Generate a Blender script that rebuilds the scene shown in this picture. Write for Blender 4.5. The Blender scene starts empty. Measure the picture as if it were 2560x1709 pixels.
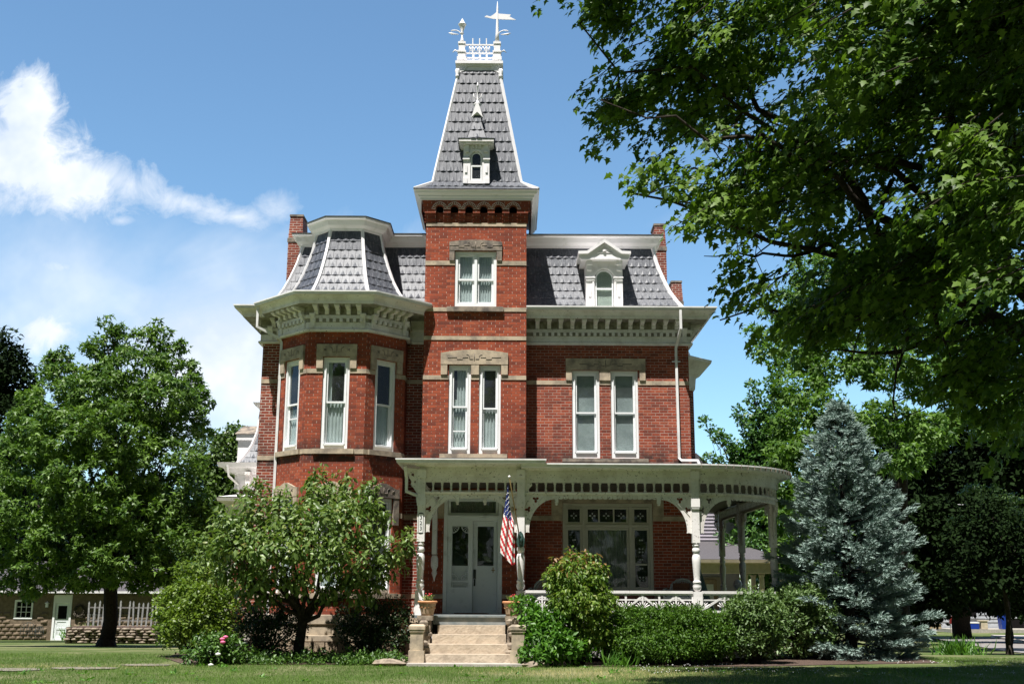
import bpy, bmesh, math, random
import numpy as np
from mathutils import Matrix, Vector
from mathutils.geometry import tessellate_polygon
PI = math.pi
R = math.radians
random.seed(7)
S = bpy.context.scene
COL = S.collection

# ------------------------------------------------------------------ camera, sky, sun
ZC = 1.5
cam = bpy.data.objects.new('camera', bpy.data.cameras.new('camera'))
COL.objects.link(cam)
cam.data.sensor_width = 36
cam.data.lens = 39.8
cam.data.clip_start = 0.1
cam.data.clip_end = 3000
cam.matrix_world = Matrix.Translation((0, 0, ZC)) @ Matrix.Rotation(R(90) + math.atan(.2211), 4, 'X') @ Matrix.Rotation(R(.28), 4, 'Z')
S.camera = cam
S.view_settings.view_transform = 'Standard'
S.view_settings.look = 'None'
S.view_settings.gamma = 1
S.view_settings.exposure = 0.83
SUN_EL, SUN_AZ = 67.0, 24.0          # height, degrees left of straight behind the camera
sd = Vector((-math.sin(R(SUN_AZ)) * math.cos(R(SUN_EL)), -math.cos(R(SUN_AZ)) * math.cos(R(SUN_EL)), math.sin(R(SUN_EL))))
sun = bpy.data.objects.new('sun', bpy.data.lights.new('sun', 'SUN'))
COL.objects.link(sun)
sun.data.energy = 5.0
sun.data.angle = R(.5)
sun.data.color = (1, .965, .91)
sun.rotation_euler = (-sd).to_track_quat('-Z', 'Y').to_euler()

world = bpy.data.worlds.new('World')
S.world = world
world.use_nodes = True


class NT:
    """tiny helper to write node trees"""
    def __init__(s, tree):
        s.t = tree; s.n = tree.nodes; s.l = tree.links
        s.n.clear()
    def node(s, typ, ins=None, **kw):
        nd = s.n.new(typ)
        for k, v in kw.items(): setattr(nd, k, v)
        for k, v in (ins or {}).items(): s.set(nd, k, v)
        return nd
    def set(s, nd, k, v):
        sock = nd.inputs[k]
        if isinstance(v, bpy.types.NodeSocket): s.l.new(v, sock)
        elif isinstance(v, bpy.types.Node): s.l.new(v.outputs[0], sock)
        else:
            if isinstance(v, (tuple, list)) and len(v) == 3 and sock.type == 'RGBA': v = (*v, 1)
            sock.default_value = v
    def math(s, op, a, b=0.0, c=None, clamp=False):
        d = {0: a, 1: b}
        if c is not None: d[2] = c
        return s.node('ShaderNodeMath', d, operation=op, use_clamp=clamp).outputs[0]
    def mix(s, f, a, b, typ='MIX'):
        m = s.node('ShaderNodeMix', data_type='RGBA', blend_type=typ)
        s.set(m, 0, f); s.set(m, 6, a); s.set(m, 7, b)
        return m.outputs[2]
    def ramp(s, f, stops):
        r = s.node('ShaderNodeValToRGB', {0: f})
        cr = r.color_ramp
        while len(cr.elements) < len(stops): cr.elements.new(.5)
        for e, (p, c) in zip(cr.elements, stops):
            e.position = p; e.color = (c, c, c, 1) if isinstance(c, (int, float)) else (*c, 1)
        return r.outputs[0]
    def noise(s, scale, detail=3, rough=.55, vec=None, dist=0):
        d = {'Scale': scale, 'Detail': detail, 'Roughness': rough, 'Distortion': dist}
        if vec is not None: d['Vector'] = vec
        return s.node('ShaderNodeTexNoise', d).outputs[0]


w = NT(world.node_tree)
sky = w.node('ShaderNodeTexSky', sky_type='NISHITA', sun_disc=False, sun_elevation=R(SUN_EL), sun_rotation=R(180 + SUN_AZ),
             air_density=1.0, dust_density=.25, ozone_density=2.5, altitude=200)
tc = w.node('ShaderNodeTexCoord')
sep = w.node('ShaderNodeSeparateXYZ', {0: tc.outputs['Generated']})
ay = w.math('MAXIMUM', w.math('ABSOLUTE', sep.outputs[1]), .02)
U = w.math('DIVIDE', sep.outputs[0], ay)
V = w.math('DIVIDE', sep.outputs[2], ay)
cv = w.node('ShaderNodeCombineXYZ', {0: U, 1: V, 2: 0.0})
n1 = w.noise(26, 9, .66, cv, .5)
n2 = w.noise(6, 5, .6, cv, .6)


def blob(u, v, ru, rv, rot, gain, amp, nz):
    c, s_ = math.cos(R(rot)), math.sin(R(rot))
    du = w.math('SUBTRACT', U, u); dv = w.math('SUBTRACT', V, v)
    a = w.math('DIVIDE', w.math('ADD', w.math('MULTIPLY', du, c), w.math('MULTIPLY', dv, s_)), ru)
    b = w.math('DIVIDE', w.math('ADD', w.math('MULTIPLY', du, -s_), w.math('MULTIPLY', dv, c)), rv)
    d = w.math('SQRT', w.math('ADD', w.math('MULTIPLY', a, a), w.math('MULTIPLY', b, b)))
    e = w.math('SUBTRACT', 1.0, d)
    e = w.math('ADD', e, w.math('MULTIPLY', w.math('SUBTRACT', nz, .5), amp))
    return w.math('MULTIPLY', e, gain, clamp=True)


cl = None
for (u, v, ru, rv, rot, gain, amp, nz) in [
        (-.462, .440, .038, .058, 8, 2.1, 1.5, n1), (-.475, .395, .078, .056, -10, 2.1, 1.3, n1), (-.53, .40, .10, .08, 0, 2.1, 1.2, n1), (-.415, .374, .070, .042, -20, 1.7, 1.7, n1),
        (-.36, .370, .055, .026, -18, .95, 2.3, n1), (-.30, .350, .085, .017, -14, .95, 2.3, n1), (-.25, .338, .05, .013, -8, .8, 2.3, n1), (-.222, .342, .028, .020, 30, .6, 2.2, n1),
        (-.425, .230, .055, .030, 4, 1.2, 1.9, n1), (-.413, .289, .028, .013, -12, .8, 2.2, n1), (-.362, .334, .014, .007, 0, .7, 2.0, n1),
        (-.255, .215, .22, .125, 15, 1.15, 1.0, n2), (-.23, .20, .12, .11, 0, 1.2, .9, n2), (-.42, .24, .22, .14, 0, .6, 1.0, n2), (.22, .355, .12, .012, 14, .14, 1.8, n2)]:
    b_ = blob(u, v, ru, rv, rot, gain, amp, nz)
    cl = b_ if cl is None else w.math('MAXIMUM', cl, b_)
hz = w.math('MULTIPLY', w.math('SUBTRACT', .16, V), 2.2, clamp=True)
cl = w.math('MULTIPLY', w.math('MAXIMUM', cl, w.math('MULTIPLY', hz, .45)), .94)
shade = w.noise(11, 4, .6, w.node('ShaderNodeVectorMath', {0: cv, 1: (.013, -.02, 3.1)}, operation='ADD').outputs[0])
ccol = w.mix(w.ramp(shade, [(.38, 0), (.62, 1)]), (6.2, 7.0, 8.2), (8.6, 8.9, 9.2))
# sky tinted brighter in view, dimmed behind the camera to weaken fill light
fwd = w.math('MULTIPLY', w.math('ADD', sep.outputs[1], .10), 2.0, clamp=True)
skc = w.mix(1.0, sky, w.mix(fwd, (.31, .305, .305), (1.25, 1.50, 1.50)), 'MULTIPLY')
col = w.mix(cl, skc, ccol)
bg = w.node('ShaderNodeBackground', {'Color': col, 'Strength': .072})
w.node('ShaderNodeOutputWorld', {'Surface': bg})


# ------------------------------------------------------------------ from the picture's points to the ground plan
def at(px, py, Y):
    th = math.atan(.2211); F = 2830.
    x, y = px - 1280, 854.5 - py
    c, s = math.cos(R(.28)), math.sin(R(.28))
    x, y = x * c - y * s, x * s + y * c
    dx, dy, dz = x / F, math.cos(th) - y / F * math.sin(th), math.sin(th) + y / F * math.cos(th)
    return Vector((dx / dy * Y, Y, ZC + dz / dy * Y))


def gz(x, y):
    """height of the lawn"""
    return -.033 * min(max(y - 29, 0), 40)


# ------------------------------------------------------------------ materials
MATS = {}


def new_mat(name):
    m = bpy.data.materials.new(name); m.use_nodes = True
    t = NT(m.node_tree)
    b = t.node('ShaderNodeBsdfPrincipled')
    o = t.node('ShaderNodeOutputMaterial', {0: b})
    MATS[name] = m
    return m, t, b, o


def uvs(t): return t.node('ShaderNodeUVMap').outputs[0]
def obc(t): return t.node('ShaderNodeNewGeometry').outputs['Position']


def bump(t, b, h, strength=.3, dist=.01):
    t.set(b, 'Normal', t.node('ShaderNodeBump', {'Height': h, 'Strength': strength, 'Distance': dist}).outputs[0])


def plain(name, c1, c2=None, scale=6, rough=.6, lo=.4, hi=.65, spec=.4, bmp=0, bscale=40, metal=0, detail=5):
    m, t, b, o = new_mat(name)
    if c2:
        n = t.noise(scale, detail, .62, obc(t))
        t.set(b, 'Base Color', t.mix(t.ramp(n, [(lo, 0), (hi, 1)]), c1, c2))
    else: t.set(b, 'Base Color', c1)
    b.inputs['Roughness'].default_value = rough
    b.inputs['Specular IOR Level'].default_value = spec
    b.inputs['Metallic'].default_value = metal
    if bmp: bump(t, b, t.noise(bscale, 4, .6, obc(t)), bmp, .01)
    return m


def brick(name, c1, c2, mortar, stain, thresh=(.52, .74), msize=.007, head=None):
    m, t, b, o = new_mat(name)
    uv = uvs(t)
    warp = t.noise(3, 2, .5, uv)
    bt = t.node('ShaderNodeTexBrick', {'Vector': uv, 'Color1': c1, 'Color2': c2, 'Mortar': mortar, 'Scale': 1.0, 'Mortar Size': msize,
                'Mortar Smooth': .25, 'Bias': -.1, 'Brick Width': .212, 'Row Height': .0745})
    if head:
        fr_v = t.math('FRACT', t.math('DIVIDE', t.node('ShaderNodeSeparateXYZ', {0: uv}).outputs[1], .0745))
        mid = t.math('LESS_THAN', t.math('ABSOLUTE', t.math('SUBTRACT', fr_v, .5)), .38)
        hj = t.math('MULTIPLY', t.math('MULTIPLY', bt.outputs[1], mid), t.ramp(t.noise(14, 2, .5, uv), [(.40, 0), (.55, 1)]))
    # a few bricks over-burnt: coarse cell noise aligned with the courses
    sc = t.node('ShaderNodeMapping', {'Vector': uv, 'Scale': (1 / .212, 1 / .0745, 1)})
    cell = t.node('ShaderNodeTexWhiteNoise', {'Vector': t.node('ShaderNodeVectorMath', {0: sc.outputs[0]}, operation='FLOOR').outputs[0]}, noise_dimensions='2D').outputs[0]
    c = t.mix(t.math('MULTIPLY', t.ramp(cell, [(.60, 0), (.98, 1)]), .55), bt.outputs[0], (.10, .038, .030))
    c = t.mix(t.math('MULTIPLY', t.ramp(cell, [(.0, 1), (.25, 0)]), .35), c, (.52, .16, .08))
    if head: c = t.mix(hj, c, head)
    pos = obc(t)
    big = t.noise(.9, 6, .65, pos)
    c = t.mix(t.math('MULTIPLY', t.ramp(big, [(thresh[0], 0), (thresh[1], 1)]), .55), c, stain)
    fine = t.noise(45, 3, .6, pos)
    c = t.mix(t.ramp(fine, [(.35, .28), (.6, 0)]), c, (.05, .03, .028))
    # streaky black weathering just above the porch roof
    z = t.node('ShaderNodeSeparateXYZ', {0: pos}).outputs[2]
    low = t.math('MULTIPLY', t.math('SUBTRACT', 5.32, z), 2.2, clamp=True)
    up = t.math('MULTIPLY', t.math('SUBTRACT', z, 4.5), 6.0, clamp=True)
    st = t.math('MULTIPLY', t.math('MULTIPLY', low, up), t.ramp(t.noise(3.2, 5, .65, pos), [(.36, 0), (.56, 1)]))
    c = t.mix(t.math('MULTIPLY', st, .85), c, (.035, .028, .027))
    t.set(b, 'Base Color', c)
    b.inputs['Roughness'].default_value = .85
    b.inputs['Specular IOR Level'].default_value = .2
    bump(t, b, t.math('ADD', t.math('MULTIPLY', bt.outputs[1], -1.0), t.math('MULTIPLY', fine, .5)), .6, .006)
    return m


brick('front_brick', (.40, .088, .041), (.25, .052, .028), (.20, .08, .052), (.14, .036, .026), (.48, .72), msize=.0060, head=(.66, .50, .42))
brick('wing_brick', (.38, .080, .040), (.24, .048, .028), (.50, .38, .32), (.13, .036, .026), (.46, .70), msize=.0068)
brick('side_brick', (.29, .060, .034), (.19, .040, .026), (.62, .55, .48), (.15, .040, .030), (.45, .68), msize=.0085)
plain('limestone', (.50, .41, .30), (.22, .185, .15), 3.2, .85, .42, .68, .2, .25, 55)
plain('dark_stone', (.30, .25, .20), (.12, .105, .095), 4.5, .9, .4, .62, .2, .35, 45)
plain('step_stone', (.54, .45, .35), (.33, .27, .21), 5, .9, .38, .72, .2, .9, 22, detail=8)
plain('foundation_block', (.42, .33, .23), (.26, .20, .14), 5, .9, .35, .7, .2, .9, 22)
plain('rubble', (.34, .28, .215), (.15, .12, .095), 7, .95, .35, .65, .2, .8, 18)
plain('garage_stone', (.215, .165, .115), (.12, .092, .065), 5, .95, .35, .65, .2, .8, 16)


def paint(name, c, dirt, chip, amt=(.56, .72), chips=(.66, .70)):
    m, t, b, o = new_mat(name)
    p = obc(t)
    c1 = t.mix(t.math('MULTIPLY', t.ramp(t.noise(2.6, 6, .65, p), [(amt[0], 0), (amt[1], 1)]), .75), c, dirt)
    c1 = t.mix(t.ramp(t.noise(19, 5, .7, p), [(chips[0], 0), (chips[1], 1)]), c1, chip)
    t.set(b, 'Base Color', c1)
    b.inputs['Roughness'].default_value = .55
    b.inputs['Specular IOR Level'].default_value = .3
    bump(t, b, t.noise(30, 3, .6, p), .12, .004)
    return m


paint('white_paint', (.83, .81, .82), (.60, .59, .55), (.30, .27, .23), chips=(.70, .74))
paint('worn_paint', (.80, .77, .76), (.50, .45, .41), (.13, .11, .09), (.45, .72), (.63, .67))
paint('porch_paint', (.78, .75, .72), (.48, .43, .37), (.08, .065, .05), (.45, .75), (.60, .64))
paint('column_paint', (.80, .77, .76), (.50, .49, .44), (.22, .19, .16), (.5, .75), (.61, .66))
paint('door_paint', (.74, .78, .79), (.45, .47, .47), (.25, .24, .22), chips=(.72, .76))
paint('window_paint', (.82, .83, .84), (.68, .69, .69), (.45, .43, .4), chips=(.74, .78))
paint('porch_window_paint', (.52, .50, .42), (.40, .37, .29), (.2, .17, .13), chips=(.70, .74))
plain('gutter_metal', (.78, .77, .77), (.62, .61, .60), 3, .5, .45, .7, .35)
plain('dark_roofing', (.035, .034, .036), (.09, .09, .09), 3, .6, .4, .7, .3, .2, 30)
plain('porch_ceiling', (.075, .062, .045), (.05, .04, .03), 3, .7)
plain('stain_and_shade_paint', (.36, .345, .29), (.19, .175, .14), 7, .7, .38, .62, .2)  # mildew on the soffit; behind the dentils it also paints in shade
plain('porch_floor_paint', (.16, .19, .20), (.28, .29, .28), 6, .6, .4, .7)


def slate(name, c1, c2, c3):
    m, t, b, o = new_mat(name)
    p = obc(t)
    c = t.mix(t.ramp(t.noise(22, 6, .7, p), [(.38, 0), (.62, 1)]), c1, c2)
    c = t.mix(t.math('MULTIPLY', t.ramp(t.noise(1.3, 5, .6, p), [(.5, 0), (.72, 1)]), .6), c, c3)
    sv = t.node('ShaderNodeMapping', {'Vector': p, 'Scale': (26, 26, 2.2)})
    c = t.mix(t.math('MULTIPLY', t.ramp(t.noise(1, 5, .7, sv.outputs[0]), [(.50, 0), (.66, 1)]), .6), c, (.24, .25, .27))
    a = t.node('ShaderNodeAttribute', attribute_name='tint').outputs['Fac']
    c = t.mix(t.math('MULTIPLY', a, .30), c, (.15, .15, .17))
    t.set(b, 'Base Color', c)
    b.inputs['Roughness'].default_value = .5
    b.inputs['Specular IOR Level'].default_value = .45
    bump(t, b, t.noise(60, 4, .6, p), .3, .004)
    return m


slate('metal_shingle', (.036, .041, .054), (.075, .082, .100), (.14, .15, .17))

# glass: tinted clear sheet with a faint reflection
m, t, b, o = new_mat('glass')
fr = t.node('ShaderNodeLayerWeight', {0: .5})
tr = t.node('ShaderNodeBsdfTransparent', {0: (.80, .86, .86)})
gl = t.node('ShaderNodeBsdfGlossy', {0: (.9, .95, 1), 1: .02})
mx = t.node('ShaderNodeMixShader', {0: t.math('ADD', t.math('MULTIPLY', t.math('POWER', fr.outputs[1], 4.0), .6), .07)})
t.set(mx, 1, tr); t.set(mx, 2, gl)
df = t.node('ShaderNodeBsdfDiffuse', {0: (.30, .32, .32)})
m2 = t.node('ShaderNodeMixShader', {0: t.math('MULTIPLY', t.ramp(t.noise(2.2, 5, .65, obc(t)), [(.3, .35), (.7, 1)]), .11)})
t.set(m2, 1, mx); t.set(m2, 2, df)
t.set(o, 0, m2)
plain('pale_mortar', (.72, .68, .64), None, rough=.9)
plain('curtain', (.62, .65, .64), (.44, .47, .46), 2, .95)
plain('lace_curtain', (.30, .31, .26), (.20, .21, .17), 14, .95)
plain('window_blind', (.78, .82, .72), (.66, .70, .60), 3, .9)
plain('blind_grey', (.40, .43, .43), (.28, .31, .31), 3, .9)
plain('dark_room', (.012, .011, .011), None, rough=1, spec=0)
plain('black_iron', (.02, .025, .022), (.04, .05, .045), 8, .5)
plain('green_iron', (.02, .055, .045), (.05, .10, .09), 20, .45)
plain('brass', (.45, .33, .14), (.25, .18, .08), 10, .35, metal=.8)
plain('terracotta', (.42, .31, .21), (.30, .20, .13), 12, .8)
plain('terracotta_rim', (.62, .30, .15), (.48, .22, .10), 8, .7)
plain('wicker', (.42, .43, .40), (.30, .30, .28), 20, .7)
plain('mattress', (.10, .16, .16), (.16, .24, .23), 16, .9)
plain('doormat', (.14, .06, .03), (.08, .035, .02), 30, .95)
plain('soil', (.04, .028, .02), None, rough=1)
plain('bark', (.085, .066, .052), (.035, .028, .022), 14, .95, .35, .65, .15, .8, 30)
plain('bark_dark', (.05, .04, .033), (.02, .017, .014), 14, .95, .35, .65, .15, .8, 30)
plain('flag_red', (.55, .02, .03)); plain('flag_white', (.80, .79, .77)); plain('flag_blue', (.02, .035, .16))
plain('sign_white', (.75, .75, .72)); plain('sign_ink', (.015, .02, .03), rough=.4)
plain('asphalt_shingle', (.07, .065, .072), (.115, .105, .112), 30, .95, bmp=.4, bscale=60)
plain('lilac_siding', (.52, .48, .54), (.44, .41, .46), 2, .7)
plain('cream_paint', (.54, .46, .35), (.44, .37, .27), 4, .7)
plain('white_siding', (.45, .47, .50), (.34, .36, .38), 3, .7)
plain('blue_plastic', (.01, .04, .28), None, rough=.35)
plain('red_plastic', (.16, .015, .015), None, rough=.4)
plain('tan_wood', (.42, .32, .2), (.3, .22, .13), 10, .8)
plain('old_white_wood', (.32, .33, .32), (.17, .17, .165), 12, .85)
plain('weathered_wood', (.20, .19, .18), (.11, .105, .10), 14, .9)
plain('concrete', (.40, .37, .33), (.28, .26, .23), 6, .9, bmp=.3, bscale=40)
plain('pale_concrete', (.46, .42, .38), (.34, .31, .28), 4, .9, bmp=.3)
plain('path_stone', (.24, .21, .17), (.13, .115, .09), 7, .95, bmp=.3)
plain('petal_pink', (.72, .16, .30), (.62, .10, .22), 30, .6)
plain('petal_red', (.60, .04, .05), None, rough=.6)
plain('petal_white', (.75, .74, .72), None, rough=.6)
plain('pvc', (.78, .79, .78), None, rough=.35)
plain('wreath_twig', (.045, .04, .03), (.09, .075, .05), 20, .9)


def leaf(name, dark, light, trans=.3, rough=.45, spec=.45, third=None):
    m, t, b, o = new_mat(name)
    a = t.node('ShaderNodeAttribute', attribute_name='tint').outputs['Fac']
    st = [(0, dark), (.85, light)]
    if third: st = [(0, dark), (.75, light), (.97, third)]
    c = t.ramp(a, st)
    t.set(b, 'Base Color', c)
    b.inputs['Roughness'].default_value = rough
    b.inputs['Specular IOR Level'].default_value = spec
    if trans:
        tl = t.node('ShaderNodeBsdfTranslucent', {0: t.mix(1.0, c, (1.5, 1.65, .7), 'MULTIPLY')})
        mx = t.node('ShaderNodeMixShader', {0: trans})
        t.set(mx, 1, b); t.set(mx, 2, tl); t.set(o, 0, mx)
    return m


leaf('maple_leaf', (.022, .060, .008), (.135, .220, .030), .32, .5, .3)
leaf('mid_maple_leaf', (.034, .088, .014), (.135, .240, .040), .32, .5, .3)
leaf('gum_leaf', (.034, .085, .013), (.140, .235, .040), .26, .45, .35)
leaf('far_leaf', (0.036, 0.072, 0.013), (0.099, 0.168, 0.029), .2)
leaf('ginkgo_leaf', (.040, .110, .028), (.110, .215, .055), .3)
leaf('dark_leaf', (.005, .012, .003), (.013, .028, .006), .05, .8, .08)
leaf('crab_leaf', (.060, .115, .024), (.175, .250, .065), .26, .42, .4, third=(.24, .20, .07))
leaf('yellow_leaf', (.065, .125, .012), (.165, .235, .028), .3)
leaf('dark_shrub_leaf', (.010, .026, .008), (.030, .060, .014), .15)
leaf('hedge_leaf', (.028, .080, .008), (.090, .175, .018), .22, .5, .3)
leaf('round_shrub_leaf', (.055, .110, .030), (.150, .230, .075), .24)
leaf('tall_shrub_leaf', (.060, .125, .016), (.165, .255, .036), .3, third=(.26, .15, .06))
leaf('vine_leaf', (0.040, 0.120, 0.014), (0.112, 0.247, 0.030), .3)
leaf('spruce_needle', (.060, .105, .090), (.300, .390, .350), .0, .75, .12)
leaf('grass_blade', (.060, .130, .018), (.170, .270, .050), .25, .6, .2, third=(.48, .42, .21))
leaf('cover_leaf', (0.029, 0.075, 0.012), (0.088, 0.173, 0.026), .2)

m, t, b, o = new_mat('lawn')
p = obc(t)
n = t.noise(.35, 6, .65, p); nf = t.noise(9, 5, .7, p)
c = t.mix(t.ramp(nf, [(.3, 0), (.7, 1)]), (.050, .082, .022), (.115, .150, .048))
c = t.mix(t.math('MULTIPLY', t.ramp(n, [(.47, 0), (.64, 1)]), .5), c, (.33, .29, .18))
t.set(b, 'Base Color', c); b.inputs['Roughness'].default_value = .95; b.inputs['Specular IOR Level'].default_value = .1
bump(t, b, t.noise(50, 4, .7, p), .8, .03)
m, t, b, o = new_mat('mulch')
p = obc(t)
c = t.mix(t.ramp(t.noise(22, 6, .75, p), [(.35, 0), (.65, 1)]), (.028, .018, .013), (.15, .095, .070))
t.set(b, 'Base Color', c); b.inputs['Roughness'].default_value = 1
bump(t, b, t.noise(35, 4, .7, p), 1., .03)
m, t, b, o = new_mat('road')
p = obc(t)
c = t.mix(t.ramp(t.noise(3, 6, .75, p), [(.35, 0), (.65, 1)]), (.16, .145, .14), (.28, .26, .25))
t.set(b, 'Base Color', c); b.inputs['Roughness'].default_value = .95


# ------------------------------------------------------------------ mesh helpers
class MB:
    def __init__(s, m=None):
        s.v = []; s.f = []; s.s = []; s.m = m or Matrix.Identity(4)
    def add(s, vs, fs, smooth=False):
        o = len(s.v)
        s.v += [s.m @ Vector(p) for p in vs]
        s.f += [[i + o for i in f] for f in fs]
        s.s += [smooth] * len(fs)
        return s
    def box(s, x0, x1, y0, y1, z0, z1):
        return s.add([(x0, y0, z0), (x1, y0, z0), (x1, y1, z0), (x0, y1, z0), (x0, y0, z1), (x1, y0, z1), (x1, y1, z1), (x0, y1, z1)],
                     [(0, 3, 2, 1), (4, 5, 6, 7), (0, 1, 5, 4), (1, 2, 6, 5), (2, 3, 7, 6), (3, 0, 4, 7)])
    def quad(s, a, b, c, d): return s.add([a, b, c, d], [(0, 1, 2, 3)])
    def plate(s, outs, y0, y1):
        """outline(s) in x,z (first outer, others holes) extruded from y0 to y1"""
        loops = [[Vector((x, z, 0)) for x, z in o] for o in outs]
        tris = tessellate_polygon(loops)
        flat = [p for l in loops for p in l]; n = len(flat)
        vs = [(p.x, y0, p.y) for p in flat] + [(p.x, y1, p.y) for p in flat]
        fs = [tuple(t_) for t_ in tris] + [tuple(i + n for i in reversed(t_)) for t_ in tris]
        k = 0
        for l in loops:
            for i in range(len(l)):
                j = (i + 1) % len(l)
                fs.append((k + i, k + j, k + j + n, k + i + n))
            k += len(l)
        return s.add(vs, fs)
    def lathe(s, prof, c, n=12, smooth=True):
        vs = []; fs = []
        for r, z in prof:
            for i in range(n):
                a = 2 * PI * (i + .5) / n
                vs.append((c[0] + r * math.cos(a), c[1] + r * math.sin(a), c[2] + z))
        for k in range(len(prof) - 1):
            for i in range(n):
                j = (i + 1) % n
                fs.append((k * n + i, k * n + j, (k + 1) * n + j, (k + 1) * n + i))
        fs.append(tuple(range(n))[::-1]); fs.append(tuple((len(prof) - 1) * n + i for i in range(n)))
        return s.add(vs, fs, smooth)
    def tube(s, pts, r, n=6, smooth=True, phase=0.):
        pts = [Vector(p) for p in pts]
        rs = r if isinstance(r, (list, tuple)) else [r] * len(pts)
        vs = []; fs = []; ref = None
        for i, p in enumerate(pts):
            d = (pts[min(i + 1, len(pts) - 1)] - pts[max(i - 1, 0)]).normalized()
            if ref is None or abs(ref.dot(d)) > .95:
                ref = Vector((0, 0, 1)) if abs(d.z) < .9 else Vector((0, 1, 0))
            x = ref.cross(d).normalized(); y = d.cross(x); ref = y
            for k in range(n):
                a = 2 * PI * k / n + phase
                vs.append(p + (x * math.cos(a) + y * math.sin(a)) * rs[i])
        for i in range(len(pts) - 1):
            for k in range(n):
                j = (k + 1) % n
                fs.append((i * n + k, i * n + j, (i + 1) * n + j, (i + 1) * n + k))
        fs.append(tuple(range(n))[::-1]); fs.append(tuple((len(pts) - 1) * n + i for i in range(n)))
        return s.add(vs, fs, smooth)
    def sweep(s, path, prof, closed=False, cap=True):
        """prof = list of (outset, z) swept along a ground-plan path with mitred corners"""
        rings = [offset(path, o, closed) for o, z in prof]
        n = len(path); P_ = len(prof); vs = []
        for k, (o, z) in enumerate(prof): vs += [(x, y, z) for x, y in rings[k]]
        fs = []
        for k in range(P_ - 1):
            for i in range(n if closed else n - 1):
                j = (i + 1) % n
                fs.append((k * n + i, k * n + j, (k + 1) * n + j, (k + 1) * n + i))
        if cap and not closed and P_ > 2:
            fs.append(tuple(k * n for k in range(P_))); fs.append(tuple(k * n + n - 1 for k in range(P_))[::-1])
        return s.add(vs, fs)
    def build(s, name, mat, parent=None, recalc=False, tint=None):
        me = bpy.data.meshes.new(name)
        me.from_pydata([tuple(v) for v in s.v], [], s.f)
        me.update()
        if recalc:
            bm = bmesh.new(); bm.from_mesh(me); bmesh.ops.recalc_face_normals(bm, faces=bm.faces); bm.to_mesh(me); bm.free()
        me.polygons.foreach_set('use_smooth', s.s)
        uv = me.uv_layers.new(name='UVMap')
        for p in me.polygons:
            n = p.normal
            h = math.hypot(n.x, n.y)
            for li in p.loop_indices:
                c = me.vertices[me.loops[li].vertex_index].co
                if h < .6: uv.data[li].uv = (c.x, c.y)
                else: uv.data[li].uv = ((-n.y * c.x + n.x * c.y) / h, c.z / h)
        if tint is not None:
            a = me.attributes.new('tint', 'FLOAT', 'FACE'); a.data.foreach_set('value', tint)
        me.materials.append(MATS[mat])
        return link(name, me, parent)


def build_each(mb, name, mat, parent, limit=100, recalc=False):
    """one object for every loose piece; the nearest ones first, leftovers as one"""
    par = list(range(len(mb.v)))
    def find(a):
        while par[a] != a: par[a] = par[par[a]]; a = par[a]
        return a
    for f in mb.f:
        r0 = find(f[0])
        for i in f[1:]: par[find(i)] = r0
    comps = {}
    for k, f in enumerate(mb.f): comps.setdefault(find(f[0]), []).append(k)
    def dist(fs): c = mb.v[mb.f[fs[0]][0]]; return c.x ** 2 + c.y ** 2
    order = sorted(comps.values(), key=dist); out = []
    groups = order[:limit]
    if len(order) > limit: groups.append([k for c in order[limit:] for k in c])
    for gi, fs in enumerate(groups):
        m2 = MB(); mp = {}
        for k in fs:
            for i in mb.f[k]:
                if i not in mp: mp[i] = len(m2.v); m2.v.append(mb.v[i])
            m2.f.append([mp[i] for i in mb.f[k]]); m2.s.append(mb.s[k])
        o = m2.build(name, mat, parent, recalc=recalc)
        if gi == limit: o['kind'] = 'stuff'
        out.append(o)
    return out


def offset(path, d, closed=False):
    n = len(path); out = []
    for i in range(n):
        p = Vector(path[i])
        a = Vector(path[(i - 1) % n]); b = Vector(path[(i + 1) % n])
        def nrm(u, v_):
            q = (v_ - u).normalized(); return Vector((q.y, -q.x))
        if not closed and i == 0: m_ = nrm(p, b)
        elif not closed and i == n - 1: m_ = nrm(a, p)
        else:
            n1, n2 = nrm(a, p), nrm(p, b)
            m_ = (n1 + n2) / (1 + n1.dot(n2))
        out.append((p.x + m_.x * d, p.y + m_.y * d))
    return out


def link(name, data, parent=None):
    o = bpy.data.objects.new(name, data); COL.objects.link(o)
    if parent is not None: attach(o, parent)
    return o


WORLDLOC = {}


def attach(o, parent):
    o.parent = parent
    r = parent
    while r.parent is not None: r = r.parent
    if parent is r: o.matrix_parent_inverse = Matrix.Translation(-r.location)


def thing(name, label, cat, loc=(0, 0, 0), group=None):
    o = bpy.data.objects.new(name, None); COL.objects.link(o)
    o.location = loc; o.empty_display_size = .2
    tag(o, label, cat, group)
    return o


def tag(o, label=None, cat=None, group=None, kind=None):
    if label: o['label'] = label
    if cat: o['category'] = cat
    if group: o['group'] = group
    if kind: o['kind'] = kind
    return o


def frame(ox, oy, ang=0): return Matrix.Translation((ox, oy, 0)) @ Matrix.Rotation(ang, 4, 'Z')


def arc(cx, cz, r, a0, a1, n=12, rz=None):
    rz = rz or r
    return [(cx + r * math.cos(R(a0 + (a1 - a0) * i / n)), cz + rz * math.sin(R(a0 + (a1 - a0) * i / n))) for i in range(n + 1)]


# ================================================================== GROUND
def sheet(name, xs, ys, mat, lift=0.):
    mb = MB(); vs = [(x, y, gz(x, y) + lift) for y in ys for x in xs]; n = len(xs)
    mb.add(vs, [(j * n + i, j * n + i + 1, (j + 1) * n + i + 1, (j + 1) * n + i) for j in range(len(ys) - 1) for i in range(n - 1)], True)
    o = mb.build(name, mat); tag(o, kind='structure'); return o


sheet('lawn', [-600, -60, -30, -10, 0, 10, 30, 60, 600], [-60, 0, 29, 36, 45, 55, 69, 90, 150, 900], 'lawn')


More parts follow.
